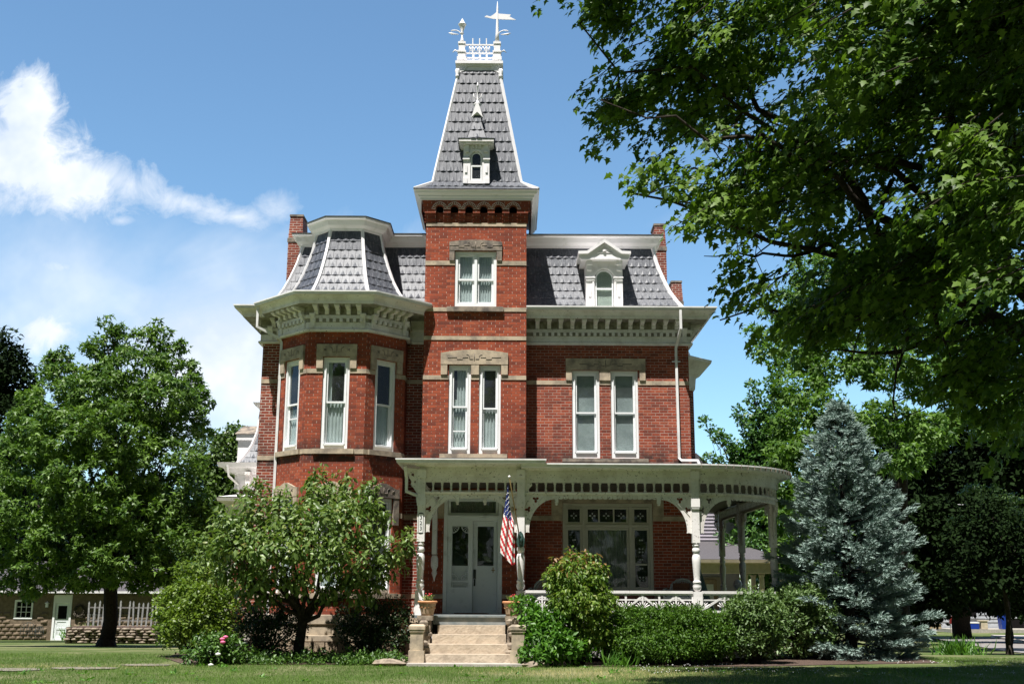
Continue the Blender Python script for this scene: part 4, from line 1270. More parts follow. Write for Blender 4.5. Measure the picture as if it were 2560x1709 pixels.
def jig(M, side, w_, drop, pend=True, name='arch_bracket', parent=None):
    """scroll-sawn arched bracket from a column (local x=0) reaching w_ to the side, under the rail"""
    zt_ = 3.684; r = w_ - .10; zr = drop - .12
    out = [(.085, zt_), (w_, zt_), (w_, zt_ - .09)]
    n_ = 12
    for k in range(1, n_ + 1):
        a = R(90 * k / n_)
        out.append((.19 + (w_ - .19) * math.cos(a), zt_ - .09 - zr + 0 + (zr) * (1 - math.sin(a)) * 0 + 0) if False else (w_ - (w_ - .19) * math.sin(a) , zt_ - .09 - (zr) * (1 - math.cos(a))))
    out += [(.20, zt_ - .09 - zr - .04), (.15, zt_ - drop), (.085, zt_ - drop - .02)]
    out = [(side * x, z) for x, z in out]
    holes = []
    for (hx, hz, rot) in ((.34, zt_ - .10, -90), (.17, zt_ - .33, 180)):
        if w_ < .5: continue
        tre = []
        for k in range(24):
            a = 2 * PI * k / 24
            rr = .028 + .050 * abs(math.cos(1.5 * (a - R(rot)))) ** 1.5
            tre.append((side * (hx + rr * math.cos(a)), hz + rr * math.sin(a)))
        holes.append(tre)
    mb = MB(M)
    mb.plate([out, *holes], -.022, .022)
    mb.tube([(side * .10, -.024, zt_ - .24), (side * .26, -.024, zt_ - .02)], .008, 4)
    mb.tube([(side * .12, -.024, zt_ - .48), (side * .50, -.024, zt_ - .05)], .008, 4)
    if pend:
        mb.box(min(side * (w_ - .02), side * (w_ + .06)), max(side * (w_ - .02), side * (w_ + .06)), -.035, .035, zt_ - .18, zt_)
        mb.lathe([(.03, -.05), (.036, -.02), (.02, 0)], (side * (w_ + .02), 0, zt_ - .18), 8)
    return mb.build(name, 'porch_paint', parent or house, recalc=True)


def valance(M, x0, x1, nn):
    mb = MB(M); d = (x1 - x0) / nn
    for i in range(nn):
        a = x0 + d * i
        mb.plate([[(a + .003, 3.684), (a + .003, 3.62)] + [(a + d / 2 - (d / 2 - .003) * math.cos(R(t_)), 3.62 - .03 * math.sin(R(t_))) for t_ in (30, 60, 90, 120, 150)] + [(a + d - .003, 3.62), (a + d - .003, 3.684)]], -.012, .012)
    return mb.build('scalloped_valance', 'porch_paint', house, recalc=True)


ca = column(PX0, PY, label='left portico column carrying the house number')
cb_ = column(PX1, PY, label='portico column holding the flag bracket')
cc = column(PX2, PY, label='column at the start of the curved porch corner')
MP = frame(0, PY)
jig(Matrix.Translation((PX0, PY, 0)), 1, .80, .84); jig(Matrix.Translation((PX1, PY, 0)), -1, .80, .84)
valance(MP, PX0 + .86, PX1 - .86, 5)
jig(Matrix.Translation((PX1, PY, 0)), 1, .80, .84); jig(Matrix.Translation((PX2, PY, 0)), -1, .80, .84)
valance(MP, PX1 + .86, PX2 - .86, 20)


def oncurve(s):
    """point and heading after s metres along the porch path from the third column"""
    La = CR * PI / 2
    if s < La:
        a = s / CR; return PX2 + CR * math.sin(a), CYc - CR * math.cos(a), a
    return PX2 + CR, CYc + s - La, PI / 2


# curved bracket pieces follow the chord of the arc
for s0, sd2 in ((0, 1),):
    jig(Matrix.Translation((PX2, PY, 0)) @ Matrix.Rotation(R(9), 4, 'Z'), 1, .80, .84)
for k, (s, lab) in enumerate([(CR * PI / 2 + .15, 'column at the outer end of the porch curve'), (CR * PI / 2 + 4.05, 'shaded side porch column'), (CR * PI / 2 + 7.1, 'farthest side porch column')]):
    x, y, a = oncurve(s)
    c_ = column(x, y, a, lab)
    M = Matrix.Translation((x, y, 0)) @ Matrix.Rotation(a, 4, 'Z')
    jig(M, -1 if k else -1, .62 if k else .5, .84); jig(M, 1, .62, .84)
va = MB()
pts = [oncurve(.95 + .105 * i) for i in range(21)]
for x, y, a in pts:
    va.m = Matrix.Translation((x, y, 0)) @ Matrix.Rotation(a, 4, 'Z')
    va.plate([[(-.05, 3.684), (-.05, 3.62), (-.03, 3.6), (0, 3.59), (.03, 3.6), (.05, 3.62), (.05, 3.684)]], -.012, .012)
va.build('scalloped_valance', 'porch_paint', house, recalc=True)
# half posts against the wall
for x in (PX0 + .22,):
    mb = MB(); mb.box(x - .09, x + .02, 27.9, 28.2, 2.4, 3.95); mb.lathe([(.005, 1.75), (.03, 1.85), (.07, 1.95), (.05, 2.02), (.09, 2.12), (.09, 2.3), (.06, 2.38)], (x - .03, 28.05, 0), 10)
    mb.build('wall_pendant', 'column_paint', house)
# side brackets of the portico, reaching out to carry the gutter
sb = MB()
for x, s_ in ((PX0, -1), (PX1, 1)):
    prf = [(0.08, 4.26), (.44, 4.30), (.42, 4.24), (.34, 4.20), (.30, 4.06), (.24, 3.98), (.26, 3.90), (.20, 3.84), (.12, 3.72), (.08, 3.70), (.13, 3.62), (.12, 3.5), (.08, 3.44)]
    holes = [[(.22 + .035 * math.cos(R(a)), 4.14 + .035 * math.sin(R(a))) for a in range(0, 360, 45)], [(.16 + .02 * math.cos(R(a)), 3.97 + .028 * math.sin(R(a))) for a in range(0, 360, 45)]]
    sb.m = Matrix.Translation((x, PY, 0)) @ (Matrix.Identity(4) if s_ > 0 else Matrix.Scale(-1, 4, (1, 0, 0)))
    sb.plate([prf, *holes], -.03, .03)
    sb.build('eave_bracket', 'porch_paint', house, recalc=True); sb = MB()
# ceiling and roof
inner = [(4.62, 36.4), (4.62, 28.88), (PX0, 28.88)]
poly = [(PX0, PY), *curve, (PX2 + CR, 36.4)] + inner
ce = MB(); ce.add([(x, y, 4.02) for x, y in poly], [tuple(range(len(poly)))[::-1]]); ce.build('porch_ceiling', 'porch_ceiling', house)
rf = MB()
pe = offset(PATHM, .34)
wallp = [(min(max(x, .3), 4.62), 28.88 if y < 29 else y) for x, y in pe]
rf.add([(x, y, 4.365) for x, y in pe] + [(x, y, 4.66) for x, y in wallp], [(i, i + 1, i + 1 + len(pe), i + len(pe)) for i in range(len(pe) - 1)])
rf.build('porch_roof', 'dark_roofing', house)
rf = MB(); pe = offset(PATHP, .5)
rf.add([(PX0 - .5, 28.9, 4.44), (PX0 - .5, PY - .5, 4.44), (PX1 + .5, PY - .5, 4.44), (PX1 + .5, 28.9, 4.44), (-2.0, 28.24, 4.72), (.2, 28.24, 4.72)],
       [(1, 2, 5, 4), (0, 1, 4), (2, 3, 5)])
rf.build('portico_roof', 'dark_roofing', house)
# tin-clad curved edge joints
tj = MB()
for s in range(22):
    x, y, a = oncurve(.1 + .165 * s); M = Matrix.Translation((x, y, 0)) @ Matrix.Rotation(a, 4, 'Z')
    tj.m = M; tj.box(-.004, .004, -.418, -.30, 4.285, 4.38)
tj.build('gutter_joint', 'dark_stone', house)


# balustrade with crossed braces and sunburst fans
def balustrade(M, x0, x1, panels, name='balustrade'):
    mb = MB(M); zt_, zb2, zm = 1.555, 1.075, 1.40
    mb.box(x0, x1, -.055, .055, zt_ - .06, zt_); mb.box(x0, x1, -.035, .035, zt_ - .10, zt_ - .062)
    mb.box(x0, x1, -.03, .03, zb2, zb2 + .05); mb.box(x0, x1, -.022, .022, zm - .06, zm - .03)
    w_ = (x1 - x0) / panels
    for i in range(panels):
        a, b = x0 + w_ * i, x0 + w_ * (i + 1); c = (a + b) / 2
        mb.box(a - .022, a + .022, -.028, .028, zb2 + .052, zt_ - .102); mb.box(c - .02, c + .02, -.031, .031, zb2 + .052, zt_ - .102)
        for e in (a, b):
            mb.tube([(c, 0, zt_ - .11), (e, 0, zb2 + .06)], .033, 4, False, PI / 4)
        for s_, o_ in ((1, a + .02), (-1, b - .02)):
            for k in range(1, 4):
                an = R(22 * k)
                mb.tube([(o_, 0, zb2 + .12), (o_ + s_ * .16 * math.cos(an), 0, zb2 + .12 + .15 * math.sin(an))], [.006, .013], 4)
        for s_ in (-1, 1):
            for k in range(1, 4):
                an = R(24 * k)
                mb.tube([(c + s_ * .02, 0, zb2 + .10), (c + s_ * (.02 + .16 * math.cos(an)), 0, zb2 + .10 + .17 * math.sin(an))], [.007, .014], 4)
    mb.box(x1 - .022, x1 + .022, -.028, .028, zb2 + .052, zt_ - .102)
    return mb.build(name, 'column_paint', house, recalc=True)


balustrade(MP, PX1 + .11, PX2 - .11, 5)
x, y, a = oncurve(CR * PI / 2 / 2)
x1_, y1_, a1_ = oncurve(CR * PI / 2 / 2)
for s0, s1 in ((.1, 1.2), (1.2, 2.3), (2.3, 3.5)):
    p0, p1 = oncurve(s0), oncurve(s1)
    ang = math.atan2(p1[1] - p0[1], p1[0] - p0[0]); L = math.hypot(p1[1] - p0[1], p1[0] - p0[0])
    balustrade(Matrix.Translation((p0[0], p0[1], 0)) @ Matrix.Rotation(ang, 4, 'Z'), 0, L, 1)
balustrade(Matrix.Translation((PX2 + CR, CYc + .2, 0)) @ Matrix.Rotation(R(90), 4, 'Z'), 0, 7.6, 8)
nb = MB(); nb.box(6.42, 6.62, 31.0, 31.2, 1, 1.55); nb.lathe([(.06, 1.55), (.05, 1.6), (.1, 1.66), (.12, 1.74), (.1, 1.82), (.02, 1.86)], (6.1, 31.1, 0), 12)
nb.build('newel_ball', 'column_paint', house)


# --- house number
def text_mesh(txt, size, font_thick=.002):
    cu = bpy.data.curves.new('digits', 'FONT'); cu.body = txt; cu.size = size; cu.extrude = font_thick; cu.align_x = 'CENTER'; cu.align_y = 'CENTER'; cu.resolution_u = 3
    ob = bpy.data.objects.new('digits', cu)
    me = bpy.data.meshes.new_from_object(ob)
    bpy.data.objects.remove(ob)
    return me


pl = MB()
px_, pz0, pz1, yy = PX0, 2.82, 3.24, PY - .086
def plaque(s, e): return [(px_ - s, pz0 + e), (px_ - s + .012, pz0 + e - .02), (px_ - .008, pz0 + e - .025), (px_, pz0 - .03), (px_ + .008, pz0 + e - .025), (px_ + s - .012, pz0 + e - .02), (px_ + s, pz0 + e),
                          (px_ + s, pz1 - e), (px_ + s - .012, pz1 - e + .02), (px_ + .008, pz1 - e + .025), (px_, pz1 + .03), (px_ - .008, pz1 - e + .025), (px_ - s + .012, pz1 - e + .02), (px_ - s, pz1 - e)]
pl.plate([plaque(.056, 0)], yy - .006, yy)
po = pl.build('number_plaque', 'sign_ink', house, recalc=True)
pl = MB(); pl.box(px_ - .046, px_ + .046, yy - .009, yy - .0062, pz0 + .0, pz1 - .0); pl.build('plaque_face', 'sign_white', po)
for i, dch in enumerate('323'):
    me = text_mesh(dch, .125); me.materials.append(MATS['sign_ink'])
    do = link('digit', me, po)
    do.matrix_basis = Matrix.Translation((px_, yy - .011, 3.15 - .12 * i)) @ Matrix.Rotation(R(90), 4, 'X')

# ================================================================== REAR WING (left, behind the bay)
rw = MB(); rw.sweep([(-9.0, 44), (-9.0, 37.4), (-6.4, 37.4)], [(0, -.5), (0, 4.9)], cap=False); rw.build('rear_wing_wall', 'side_brick', house)
PRW = [(-9.05, 44), (-9.05, 37.4), (-6.2, 37.4)]
mansard(PRW, [(0, 0), (.16, .22), (.36, .6), (.5, 1.1), (.58, 1.9)], 5.62, 'mansard_roof', hips=[1], hw=.06)
mb = MB(); mb.sweep(PRW, [(.0, 4.75), (.08, 4.78), (.05, 4.85), (.05, 5.25), (.30, 5.3), (.36, 5.42), (.5, 5.46), (.55, 5.60), (.5, 5.6), (0, 5.62)], cap=False); mb.build('cornice', 'white_paint', house)
q = offset(PRW, -.58)
mb = MB(); mb.sweep(q, [(-.05, 7.45), (.06, 7.5), (.2, 7.62), (.26, 7.72), (-.05, 7.74)]); mb.build('roof_cornice', 'white_paint', house)
mb = MB(); mb.add([(q[0][0], 44, 7.73), (q[1][0], q[1][1], 7.73), (-6, q[2][1], 7.73), (-6, 44, 7.73)], [(0, 1, 2, 3)]); mb.build('roof_deck', 'dark_roofing', house)
for sx in (-8.6, -7.4): mb = MB(frame(sx, 37.35)); mb.box(-.07, .07, -.34, .05, 4.9, 5.3); mb.box(-.09, .09, -.42, .05, 5.2, 5.3); mb.build('console', 'worn_paint', house)
mb = MB(); mb.box(-8.3, -7.2, 37.34, 37.39, 3.2, 4.6); mb.build('window', 'white_paint', house)
mb = MB(); mb.box(-8.22, -7.28, 37.32, 37.338, 3.3, 4.5); mb.build('pane', 'dark_room', house)
mb = MB(); mb.box(-9.75, -9.2, 40.2, 41.4, 5.7, 7.0); mb.box(-9.8, -9.1, 40.1, 41.5, 6.75, 6.95); dq = mb.build('dormer', 'white_paint', house); dq['label'] = 'small gabled dormer seen side-on behind the left roof'
mb = MB(); mb.add([(-9.85, 40.05, 6.96), (-9.05, 40.05, 6.96), (-9.05, 40.8, 7.35), (-9.72, 40.8, 7.35), (-9.85, 41.6, 6.96), (-9.05, 41.6, 6.96)], [(0, 1, 2, 3), (3, 2, 5, 4), (0, 3, 4)]); mb.build('dormer_roof', 'dark_stone', dq)
pipe([(-9.25, 36.9, 5.5), (-9.2, 36.95, 5.15), (-8.95, 37.3, 4.9), (-8.95, 37.3, 3.0)])
pipe([(-7.35, 36.85, 5.5), (-7.4, 36.9, 5.1), (-7.35, 37.25, 4.8), (-7.35, 37.25, 3.0)])
# side porch with its own grey columns
mb = MB(); mb.sweep([(-8.7, 37.3), (-8.7, 35.2), (-6.4, 35.2)], [(0, 3.75), (.06, 3.78), (.1, 4.1), (.3, 4.2), (.33, 4.3), (-.3, 4.34)], cap=True)
mb.add([(-9.0, 34.9, 4.33), (-6.4, 34.9, 4.33), (-6.4, 37.4, 4.6), (-9, 37.4, 4.6)], [(0, 1, 2, 3)]); mb.build('side_porch_frieze', 'column_paint', house)
for x in (-8.6, -7.6): mb = MB(); mb.lathe([(.09, .5), (.09, 1.4), (.07, 1.5), (.10, 1.6), (.075, 2.8), (.09, 3.0), (.09, 3.78)], (x, 35.3, 0), 10); mb.build('side_porch_column', 'column_paint', house)
ssp = MB()
for k in range(3): ssp.box(-7.35, -6.25, 27.4 + .32 * k, 29.0, -.05 + .19 * k, .19 * (k + 1) - .02)
ssp.build('side_steps', 'concrete', house)

# ================================================================== FRONT STEPS AND PIERS
stp = thing('stone_steps', 'tan stone front steps between two stone pedestals below the entrance', 'steps', (-.9, 25, 0))


def rough_block(x0, x1, y0, y1, z0, z1, amp=.0022, nx=40, nz=5):
    mb = MB(); vs = []; fs = []
    for j in range(nz + 1):
        for i in range(nx + 1):
            e = amp if 0 < i < nx and 0 < j < nz else amp * .3
            vs.append((x0 + (x1 - x0) * i / nx, y0 + random.uniform(-e, e), z0 + (z1 - z0) * j / nz))
    fs = [(j * (nx + 1) + i, j * (nx + 1) + i + 1, (j + 1) * (nx + 1) + i + 1, (j + 1) * (nx + 1) + i) for j in range(nz) for i in range(nx)]
    mb.add(vs, fs)
    mb.box(x0, x1, y0 + .001, y1, z0, z1)
    mb.f.pop(-4); mb.s.pop(-4)
    return mb


for k, (x0, x1, y0, z0, z1) in enumerate([(-1.82, .02, 24.72, .02, .225), (-1.78, .0, 25.02, .227, .415), (-1.70, -.10, 25.34, .417, .605), (-1.60, -.12, 25.64, .607, .795)]):
    rough_block(x0, x1, y0, 26.1, z0, z1).build('step', 'step_stone', stp)
mb = MB(); mb.box(-1.72, -.08, 25.88, 26.2, .80, .96); mb.box(-1.74, -.06, 25.84, 26.3, .962, 1.004); mb.build('wooden_top_step', 'porch_floor_paint', stp)
mb = MB(); mb.box(-2.15, .3, 24.3, 24.8, -.02, .055); mb.build('base_slab', 'pale_concrete', stp)
for s_, x in ((-1, -1.98), (1, .155)):
    mb = MB(); x_ = x
    mb.box(x_ - .165, x_ + .165, 24.62, 24.95, .0, .30); mb.box(x_ - .135, x_ + .135, 24.65, 24.92, .30, .68)
    mb.box(x_ - .155, x_ + .155, 24.63, 24.94, .68, .73)
    mb.add([(x_ + a * s1, 24.785 + a * s2, z) for z, a in ((.73, .17), (.80, .17), (.835, .13)) for s1, s2 in ((-1, -1), (1, -1), (1, 1), (-1, 1))],
           [(0, 1, 5, 4), (1, 2, 6, 5), (2, 3, 7, 6), (3, 0, 4, 7), (4, 5, 9, 8), (5, 6, 10, 9), (6, 7, 11, 10), (7, 4, 8, 11), (8, 9, 10, 11)])
    mb.build('pedestal', 'limestone', stp)['label'] = 'left carved stone pedestal' if s_ < 0 else 'right carved stone pedestal, partly behind leaves'
    # rubble cheek wall between pedestal and porch
    rb = MB()
    for k in range(26):
        cx_, cy_, cz_ = x_ - s_ * random.uniform(.0, .20), random.uniform(25.0, 25.75), random.uniform(.05, .9)
        if cz_ > .45 and cy_ < 25.3: cz_ -= .45
        r = random.uniform(.07, .12)
        rb.lathe([(r * .5, -r * .8), (r * 1.05, -r * .4), (r * 1.1, r * .3), (r * .6, r * .7)], (cx_, cy_, cz_), 6, False)
    rb.build('rubble_cheek', 'rubble', stp)
    rb = MB(); xx = x_ - s_ * .11
    rb.box(xx - .17, xx + .17, 25.38, 25.78, .90, 1.0); rb.box(xx - .12, xx + .12, 25.42, 25.9, .05, .9); rb.build('cap_stone', 'rubble', stp)

# loose stones beside the pedestals
for (x, y, r, lab) in [(-2.55, 24.5, .20, 'rough grey boulder left of the left pedestal'), (-2.45, 25.15, .16, 'smaller pale stone behind the boulder'), (.52, 24.35, .17, 'flat brown stone at the foot of the right pedestal')]:
    mb = MB(); vs = []
    for k, z in enumerate((0, .4, .75, 1)):
        rr = r * (1.1, 1.25, .9, .35)[k]
        for i in range(9): a = 2 * PI * i / 9; q_ = rr * random.uniform(.8, 1.15); vs.append((x + q_ * math.cos(a) * 1.5, y + q_ * math.sin(a), z * r * .7 + random.uniform(-.01, .01)))
    mb.add(vs, [(k * 9 + i, k * 9 + (i + 1) % 9, (k + 1) * 9 + (i + 1) % 9, (k + 1) * 9 + i) for k in range(3) for i in range(9)] + [tuple(range(27, 36))])
    tag(mb.build('garden_stone', 'rubble'), lab, 'stone', 'loose stones by the steps')


# ================================================================== LOOSE THINGS ON THE PORCH
def pot(x, y, label, seed):
    rnd = random.Random(seed)
    t_ = thing('flower_pot', label, 'flower pot', (x, y, 1.0), 'flower pots on the step piers')
    b_ = MB(); b_.lathe([(.0, 1.0), (.135, 1.0), (.14, 1.05), (.175, 1.20), (.19, 1.275), (.19, 1.29), (.16, 1.29), (.15, 1.2)], (x, y, 0), 20)
    po_ = b_.build('pot', 'terracotta', t_)
    b_ = MB(); b_.lathe([(.188, 1.265), (.215, 1.275), (.222, 1.30), (.205, 1.315), (.18, 1.31), (.175, 1.26)], (x, y, 0), 20); b_.build('pot_rim', 'terracotta_rim', t_)
    b_ = MB()
    for k in range(14):
        a = 2 * PI * k / 14; r_ = .172
        b_.lathe([(.005, -.01), (.02, 0), (.005, .014)], (x + r_ * math.cos(a), y + r_ * math.sin(a), 1.16 + .02 * (k % 2)), 5)
    b_.build('relief_band', 'terracotta_rim', po_)
    b_ = MB(); b_.lathe([(.0, 1.27), (.17, 1.27), (.0, 1.29)], (x, y, 0), 12); b_.build('soil', 'soil', t_)
    lf = MB(); fl_ = MB()
    for k in range(46):
        a, l, h = rnd.uniform(0, 6.3), rnd.uniform(.02, .14), rnd.uniform(.06, .17)
        p = Vector((x + l * math.cos(a), y + l * math.sin(a), 1.27 + h)); d = Vector((rnd.uniform(-1, 1), rnd.uniform(-1, 1), .3)).normalized() * .03; u_ = Vector((rnd.uniform(-1, 1), rnd.uniform(-1, 1), rnd.uniform(-.5, 1))).normalized() * .02
        lf.add([p - d, p + u_, p + d, p - u_], [(0, 1, 2, 3)])
        lf.tube([(x + .4 * l * math.cos(a), y + .4 * l * math.sin(a), 1.27), tuple(p)], .003, 3)
    lf.build('plant', 'crab_leaf', t_, tint=[.6 + .4 * rnd.random() for _ in lf.f])
    for k in range(9):
        a, l = rnd.uniform(0, 6.3), rnd.uniform(.0, .13); fl_.lathe([(.004, -.01), (.018, .0), (.012, .016)], (x + l * math.cos(a), y + l * math.sin(a), 1.27 + rnd.uniform(.12, .2)), 6)
    fl_.build('blossom', 'petal_red', t_)


pot(-1.83, 25.56, 'carved terracotta pot of red flowers on the left stone pier', 3)
pot(.03, 25.56, 'carved terracotta pot of red flowers on the right pier, leaves in front', 5)
mb = MB(); mb.add([(-.94 + .42 * math.cos(R(a)), 27.75 + .25 * math.sin(R(a)) * (1 if a < 180 else 1), FLOOR + z) for z in (.003, .02) for a in range(0, 360, 20)], [tuple(range(18))[::-1], tuple(range(18, 36))] + [(i, (i + 1) % 18, (i + 1) % 18 + 18, i + 18) for i in range(18)])
tag(mb.build('doormat', 'doormat'), 'oval brown doormat before the white doors', 'doormat')


def wicker_chair(x, y, ang, label):
    t_ = thing('wicker_chair', label, 'chair', (x, y, FLOOR), 'wicker chairs on the porch')
    M = Matrix.Translation((x, y, FLOOR)) @ Matrix.Rotation(ang, 4, 'Z')
    f = MB(M)
    back = [(-.30, .18, .36), (-.30, .24, .55), (-.26, .28, .70), (-.15, .31, .80), (0, .32, .84), (.15, .31, .80), (.26, .28, .70), (.30, .24, .55), (.30, .18, .36)]
    f.tube(back, .03, 7); f.tube([(p[0] * .86, p[1], p[2] - .045) for p in back], .015, 6)
    f.tube([(-.30, .2, .55), (-.33, .0, .60), (-.33, -.25, .58), (-.31, -.28, .36)], .024, 6); f.tube([(.30, .2, .55), (.33, .0, .60), (.33, -.25, .58), (.31, -.28, .36)], .024, 6)
    f.build('frame', 'wicker', t_)
    wv_ = MB(M)
    for k in range(-7, 8):
        for sg in (-1, 1):
            p = []
            for z in (.40, .5, .6, .7, .78):
                xx_ = k * .045 + sg * (z - .58) * .22; lim = .27 * math.sqrt(max(0, 1 - max(0, (z - .55) / .3) ** 2))
                if abs(xx_) <= lim: p.append((xx_, .21 + (z - .36) * .24, z))
            if len(p) > 1: wv_.tube(p, .006, 4)
    wv_.build('woven_back', 'wicker', t_)
    s_ = MB(M); s_.box(-.29, .29, -.27, .2, .36, .42); s_.box(-.25, .25, -.24, .18, .422, .47); s_.build('seat', 'wicker', t_)
    for sx in (-1, 1):
        for yy_ in (-.24, .18): l = MB(M); l.tube([(sx * .27, yy_, .36), (sx * .29, yy_ - .01, 0)], .02, 6); l.build('leg', 'wicker', t_)
    return t_


wicker_chair(.80, 27.6, R(-12), 'white wicker chair between the portico and the tall shrub')
wc = wicker_chair(4.02, 27.55, R(-22), 'white wicker chair with a floral cushion near the curved corner')
cu_ = MB(Matrix.Translation((4.02, 27.55, FLOOR)) @ Matrix.Rotation(R(-22), 4, 'Z')); cu_.box(-.2, .2, .13, .2, .46, .74); co = cu_.build('cushion', 'doormat', wc)
mb = MB(Matrix.Translation((4.95, 29.6, FLOOR)) @ Matrix.Rotation(R(-17), 4, 'Y')); mb.box(.0, .16, -.5, .5, 0.02, 1.28)
bo = mb.build('leaning_mattress', 'mattress'); tag(bo, 'grey-green mattress leaning at a slant on the side porch', 'mattress')

# --- flag on a slanted pole
fp = thing('flag', 'American flag hanging limp from a slanted pole on the portico column', 'flag', (PX1, PY - .09, 2.75))
tip = Vector((-.045, 25.35, 4.02)); root = Vector((PX1 - .03, PY - .12, 2.74))
mb = MB(); mb.tube([root, tip], .014, 8); po_ = mb.build('pole', 'brass', fp)
mb = MB(); mb.lathe([(.01, -.03), (.03, -.01), (.03, .015), (.008, .035)], tuple(tip), 10); mb.build('finial', 'petal_white', po_)
mb = MB(); mb.plate([[(PX1 - .10, 2.62), (PX1 - .075, 2.53), (PX1, 2.49), (PX1 + .075, 2.53), (PX1 + .09, 2.68), (PX1 + .05, 2.80), (PX1, 2.86), (PX1 - .06, 2.82)]], PY - .125, PY - .087)
mb.tube([(PX1 - .02, PY - .12, 2.66), (PX1 - .035, PY - .2, 2.80)], .03, 8); mb.lathe([(.01, 2.56), (.045, 2.6), (.05, 2.7), (.02, 2.78)], (PX1, PY - .14, 0), 8)
mb.build('pole_bracket', 'green_iron', fp, recalc=True)


def pole_at(t): return tip + (root - tip).normalized() * t


# cloth: rows run down the hanging length, columns across its folds
CW, CL = 26, 44
grid = {}
for j in range(CL + 1):
    f = j / CL
    for i in range(CW + 1):
        w_ = i / CW
        zt_ = 3.90 - .0 * w_
        left = -.075 - .165 * min(1, f * 1.25) + .03 * max(0, f - .8)
        right = -.03 + .085 * min(1, f * 3) + .03 * f
        topz = 3.93 - .62 * w_ * (1 - f) ** 1.0 - 0.0
        botz = 2.36 - .34 * w_ + (.10 * (w_ - .85) / .15 if w_ > .85 else 0)
        z = topz + (botz - topz) * f
        x = left + (right - left) * w_
        # the top edge follows the pole
        yy_ = 25.42 + .28 * (3.93 - z) * .30 * 0 + .045 * math.sin(w_ * 12 + f * 1.5) * (.4 + .6 * f) + .02 * math.sin(w_ * 25 + 4 * f)
        if f < .45:
            pz = (tip.z - z) / (tip.z - root.z)
            ypole = tip.y + (root.y - tip.y) * pz
            yy_ = yy_ * (1 - w_ * (1 - f / .45)) + (ypole + .0) * w_ * (1 - f / .45)
        grid[i, j] = (x, yy_, z)
flagm = {'flag_red': MB(), 'flag_white': MB(), 'flag_blue': MB()}
for j in range(CL):
    for i in range(CW):
        f, w_ = (j + .5) / CL, (i + .5) / CW
        z = 3.93 - 1.57 * f
        zs = -(3.93 - z) + w_ * 0 
        band_ = math.floor(((1.57 * f) - w_ * .40 + .9) / .098)
        blue = f < .46 - .03 * w_ and w_ < .72 + .5 * (.12 - f if f < .12 else 0)
        if f > .40 and f < .46 and w_ > .55: blue = False
        k = 'flag_blue' if blue else ('flag_red' if band_ % 2 else 'flag_white')
        flagm[k].add([grid[i, j], grid[i + 1, j], grid[i + 1, j + 1], grid[i, j + 1]], [(0, 1, 2, 3)], True)
cf = flagm['flag_blue'].build('canton', 'flag_blue', fp)
flagm['flag_red'].build('red_stripes', 'flag_red', fp); flagm['flag_white'].build('white_stripes', 'flag_white', fp)
stz = MB()
for r_ in range(9):
    for c_ in range(4):
        j = 3 + r_ * 2; i = int((2.5 + c_ * 4.6 + (r_ % 2) * 2.2)); 
        if i >= 17: continue
        p = Vector(grid[i, j]); rr = .017
        stz.add([(p.x + (rr if k % 2 == 0 else rr * .4) * math.sin(k * PI / 5), p.y - .012, p.z + (rr if k % 2 == 0 else rr * .4) * math.cos(k * PI / 5)) for k in range(10)], [tuple(range(10))])
stz.build('stars', 'flag_white', cf)

# white drain pipe lying in the planting bed
mb = MB(); mb.tube([(-5.95, 26.5, .36), (-6.75, 25.3, .07)], .05, 8); tag(mb.build('drain_pipe', 'pvc'), 'white plastic drain pipe slanting into the bed by the peony', 'pipe')

# ================================================================== GARAGE (far left)
gy_ = 62.; gz0 = -1.08
gar = thing('garage', 'low tan stone block garage with white door and small-paned window', 'garage', (-23, gy_, gz0))
M = frame(-31, gy_)
mb = MB(); wall(mb, M, 0, 13.0, gz0 - .4, 1.5, [(4.55, 5.55, .0, 1.0), (6.62, 7.62, gz0, 1.28)], .2)
mb.m = Matrix.Identity(4)
mb.quad((-18, gy_, gz0 - .4), (-18, gy_ + 7, gz0 - .4), (-18, gy_ + 7, 1.5), (-18, gy_, 1.5))
# rock-faced blocks
for r_ in range(8):
    z = gz0 + .02 + r_ * .205
    if z > .35: break
    x = -31 + (.2 if r_ % 2 else 0)
    while x < -18.3:
        x1 = x + .4
        if not any(a - 31 - .02 < x1 and x < b - 31 + .02 and c < z + .2 and z < e for a, b, c, e in [(4.45, 5.65, -.1, 1.1), (6.5, 7.75, gz0 - .1, 1.3)]):
            d_ = random.uniform(.05, .09)
            mb.add([(x + .01, gy_ - .004, z), (x1 - .01, gy_ - .004, z), (x1 - .01, gy_ - .004, z + .185), (x + .01, gy_ - .004, z + .185), (x + .06, gy_ - d_, z + .05), (x1 - .06, gy_ - d_ * .8, z + .06), (x1 - .07, gy_ - d_, z + .14), (x + .05, gy_ - d_ * .9, z + .13)],
                   [(0, 1, 5, 4), (1, 2, 6, 5), (2, 3, 7, 6), (3, 0, 4, 7), (4, 5, 6, 7)])
        x = x1
mb.build('wall', 'garage_stone', gar)
mb = MB(); mb.add([(-31.4, gy_ - .45, 1.46), (-17.6, gy_ - .45, 1.46), (-17.6, gy_ + 3.5, 3.1), (-31.4, gy_ + 3.5, 3.1), (-17.6, gy_ + 7.4, 1.46), (-31.4, gy_ + 7.4, 1.46)], [(0, 1, 2, 3), (3, 2, 4, 5)])
rfg = mb.build('roof', 'asphalt_shingle', gar)
mb = MB(); mb.box(-31.4, -17.6, gy_ - .53, gy_ - .44, 1.36, 1.47); mb.build('gutter', 'gutter_metal', rfg)
mb = MB(M); frame_boxes(mb, 4.56, 5.54, .01, .99, .09, -.03, .12)
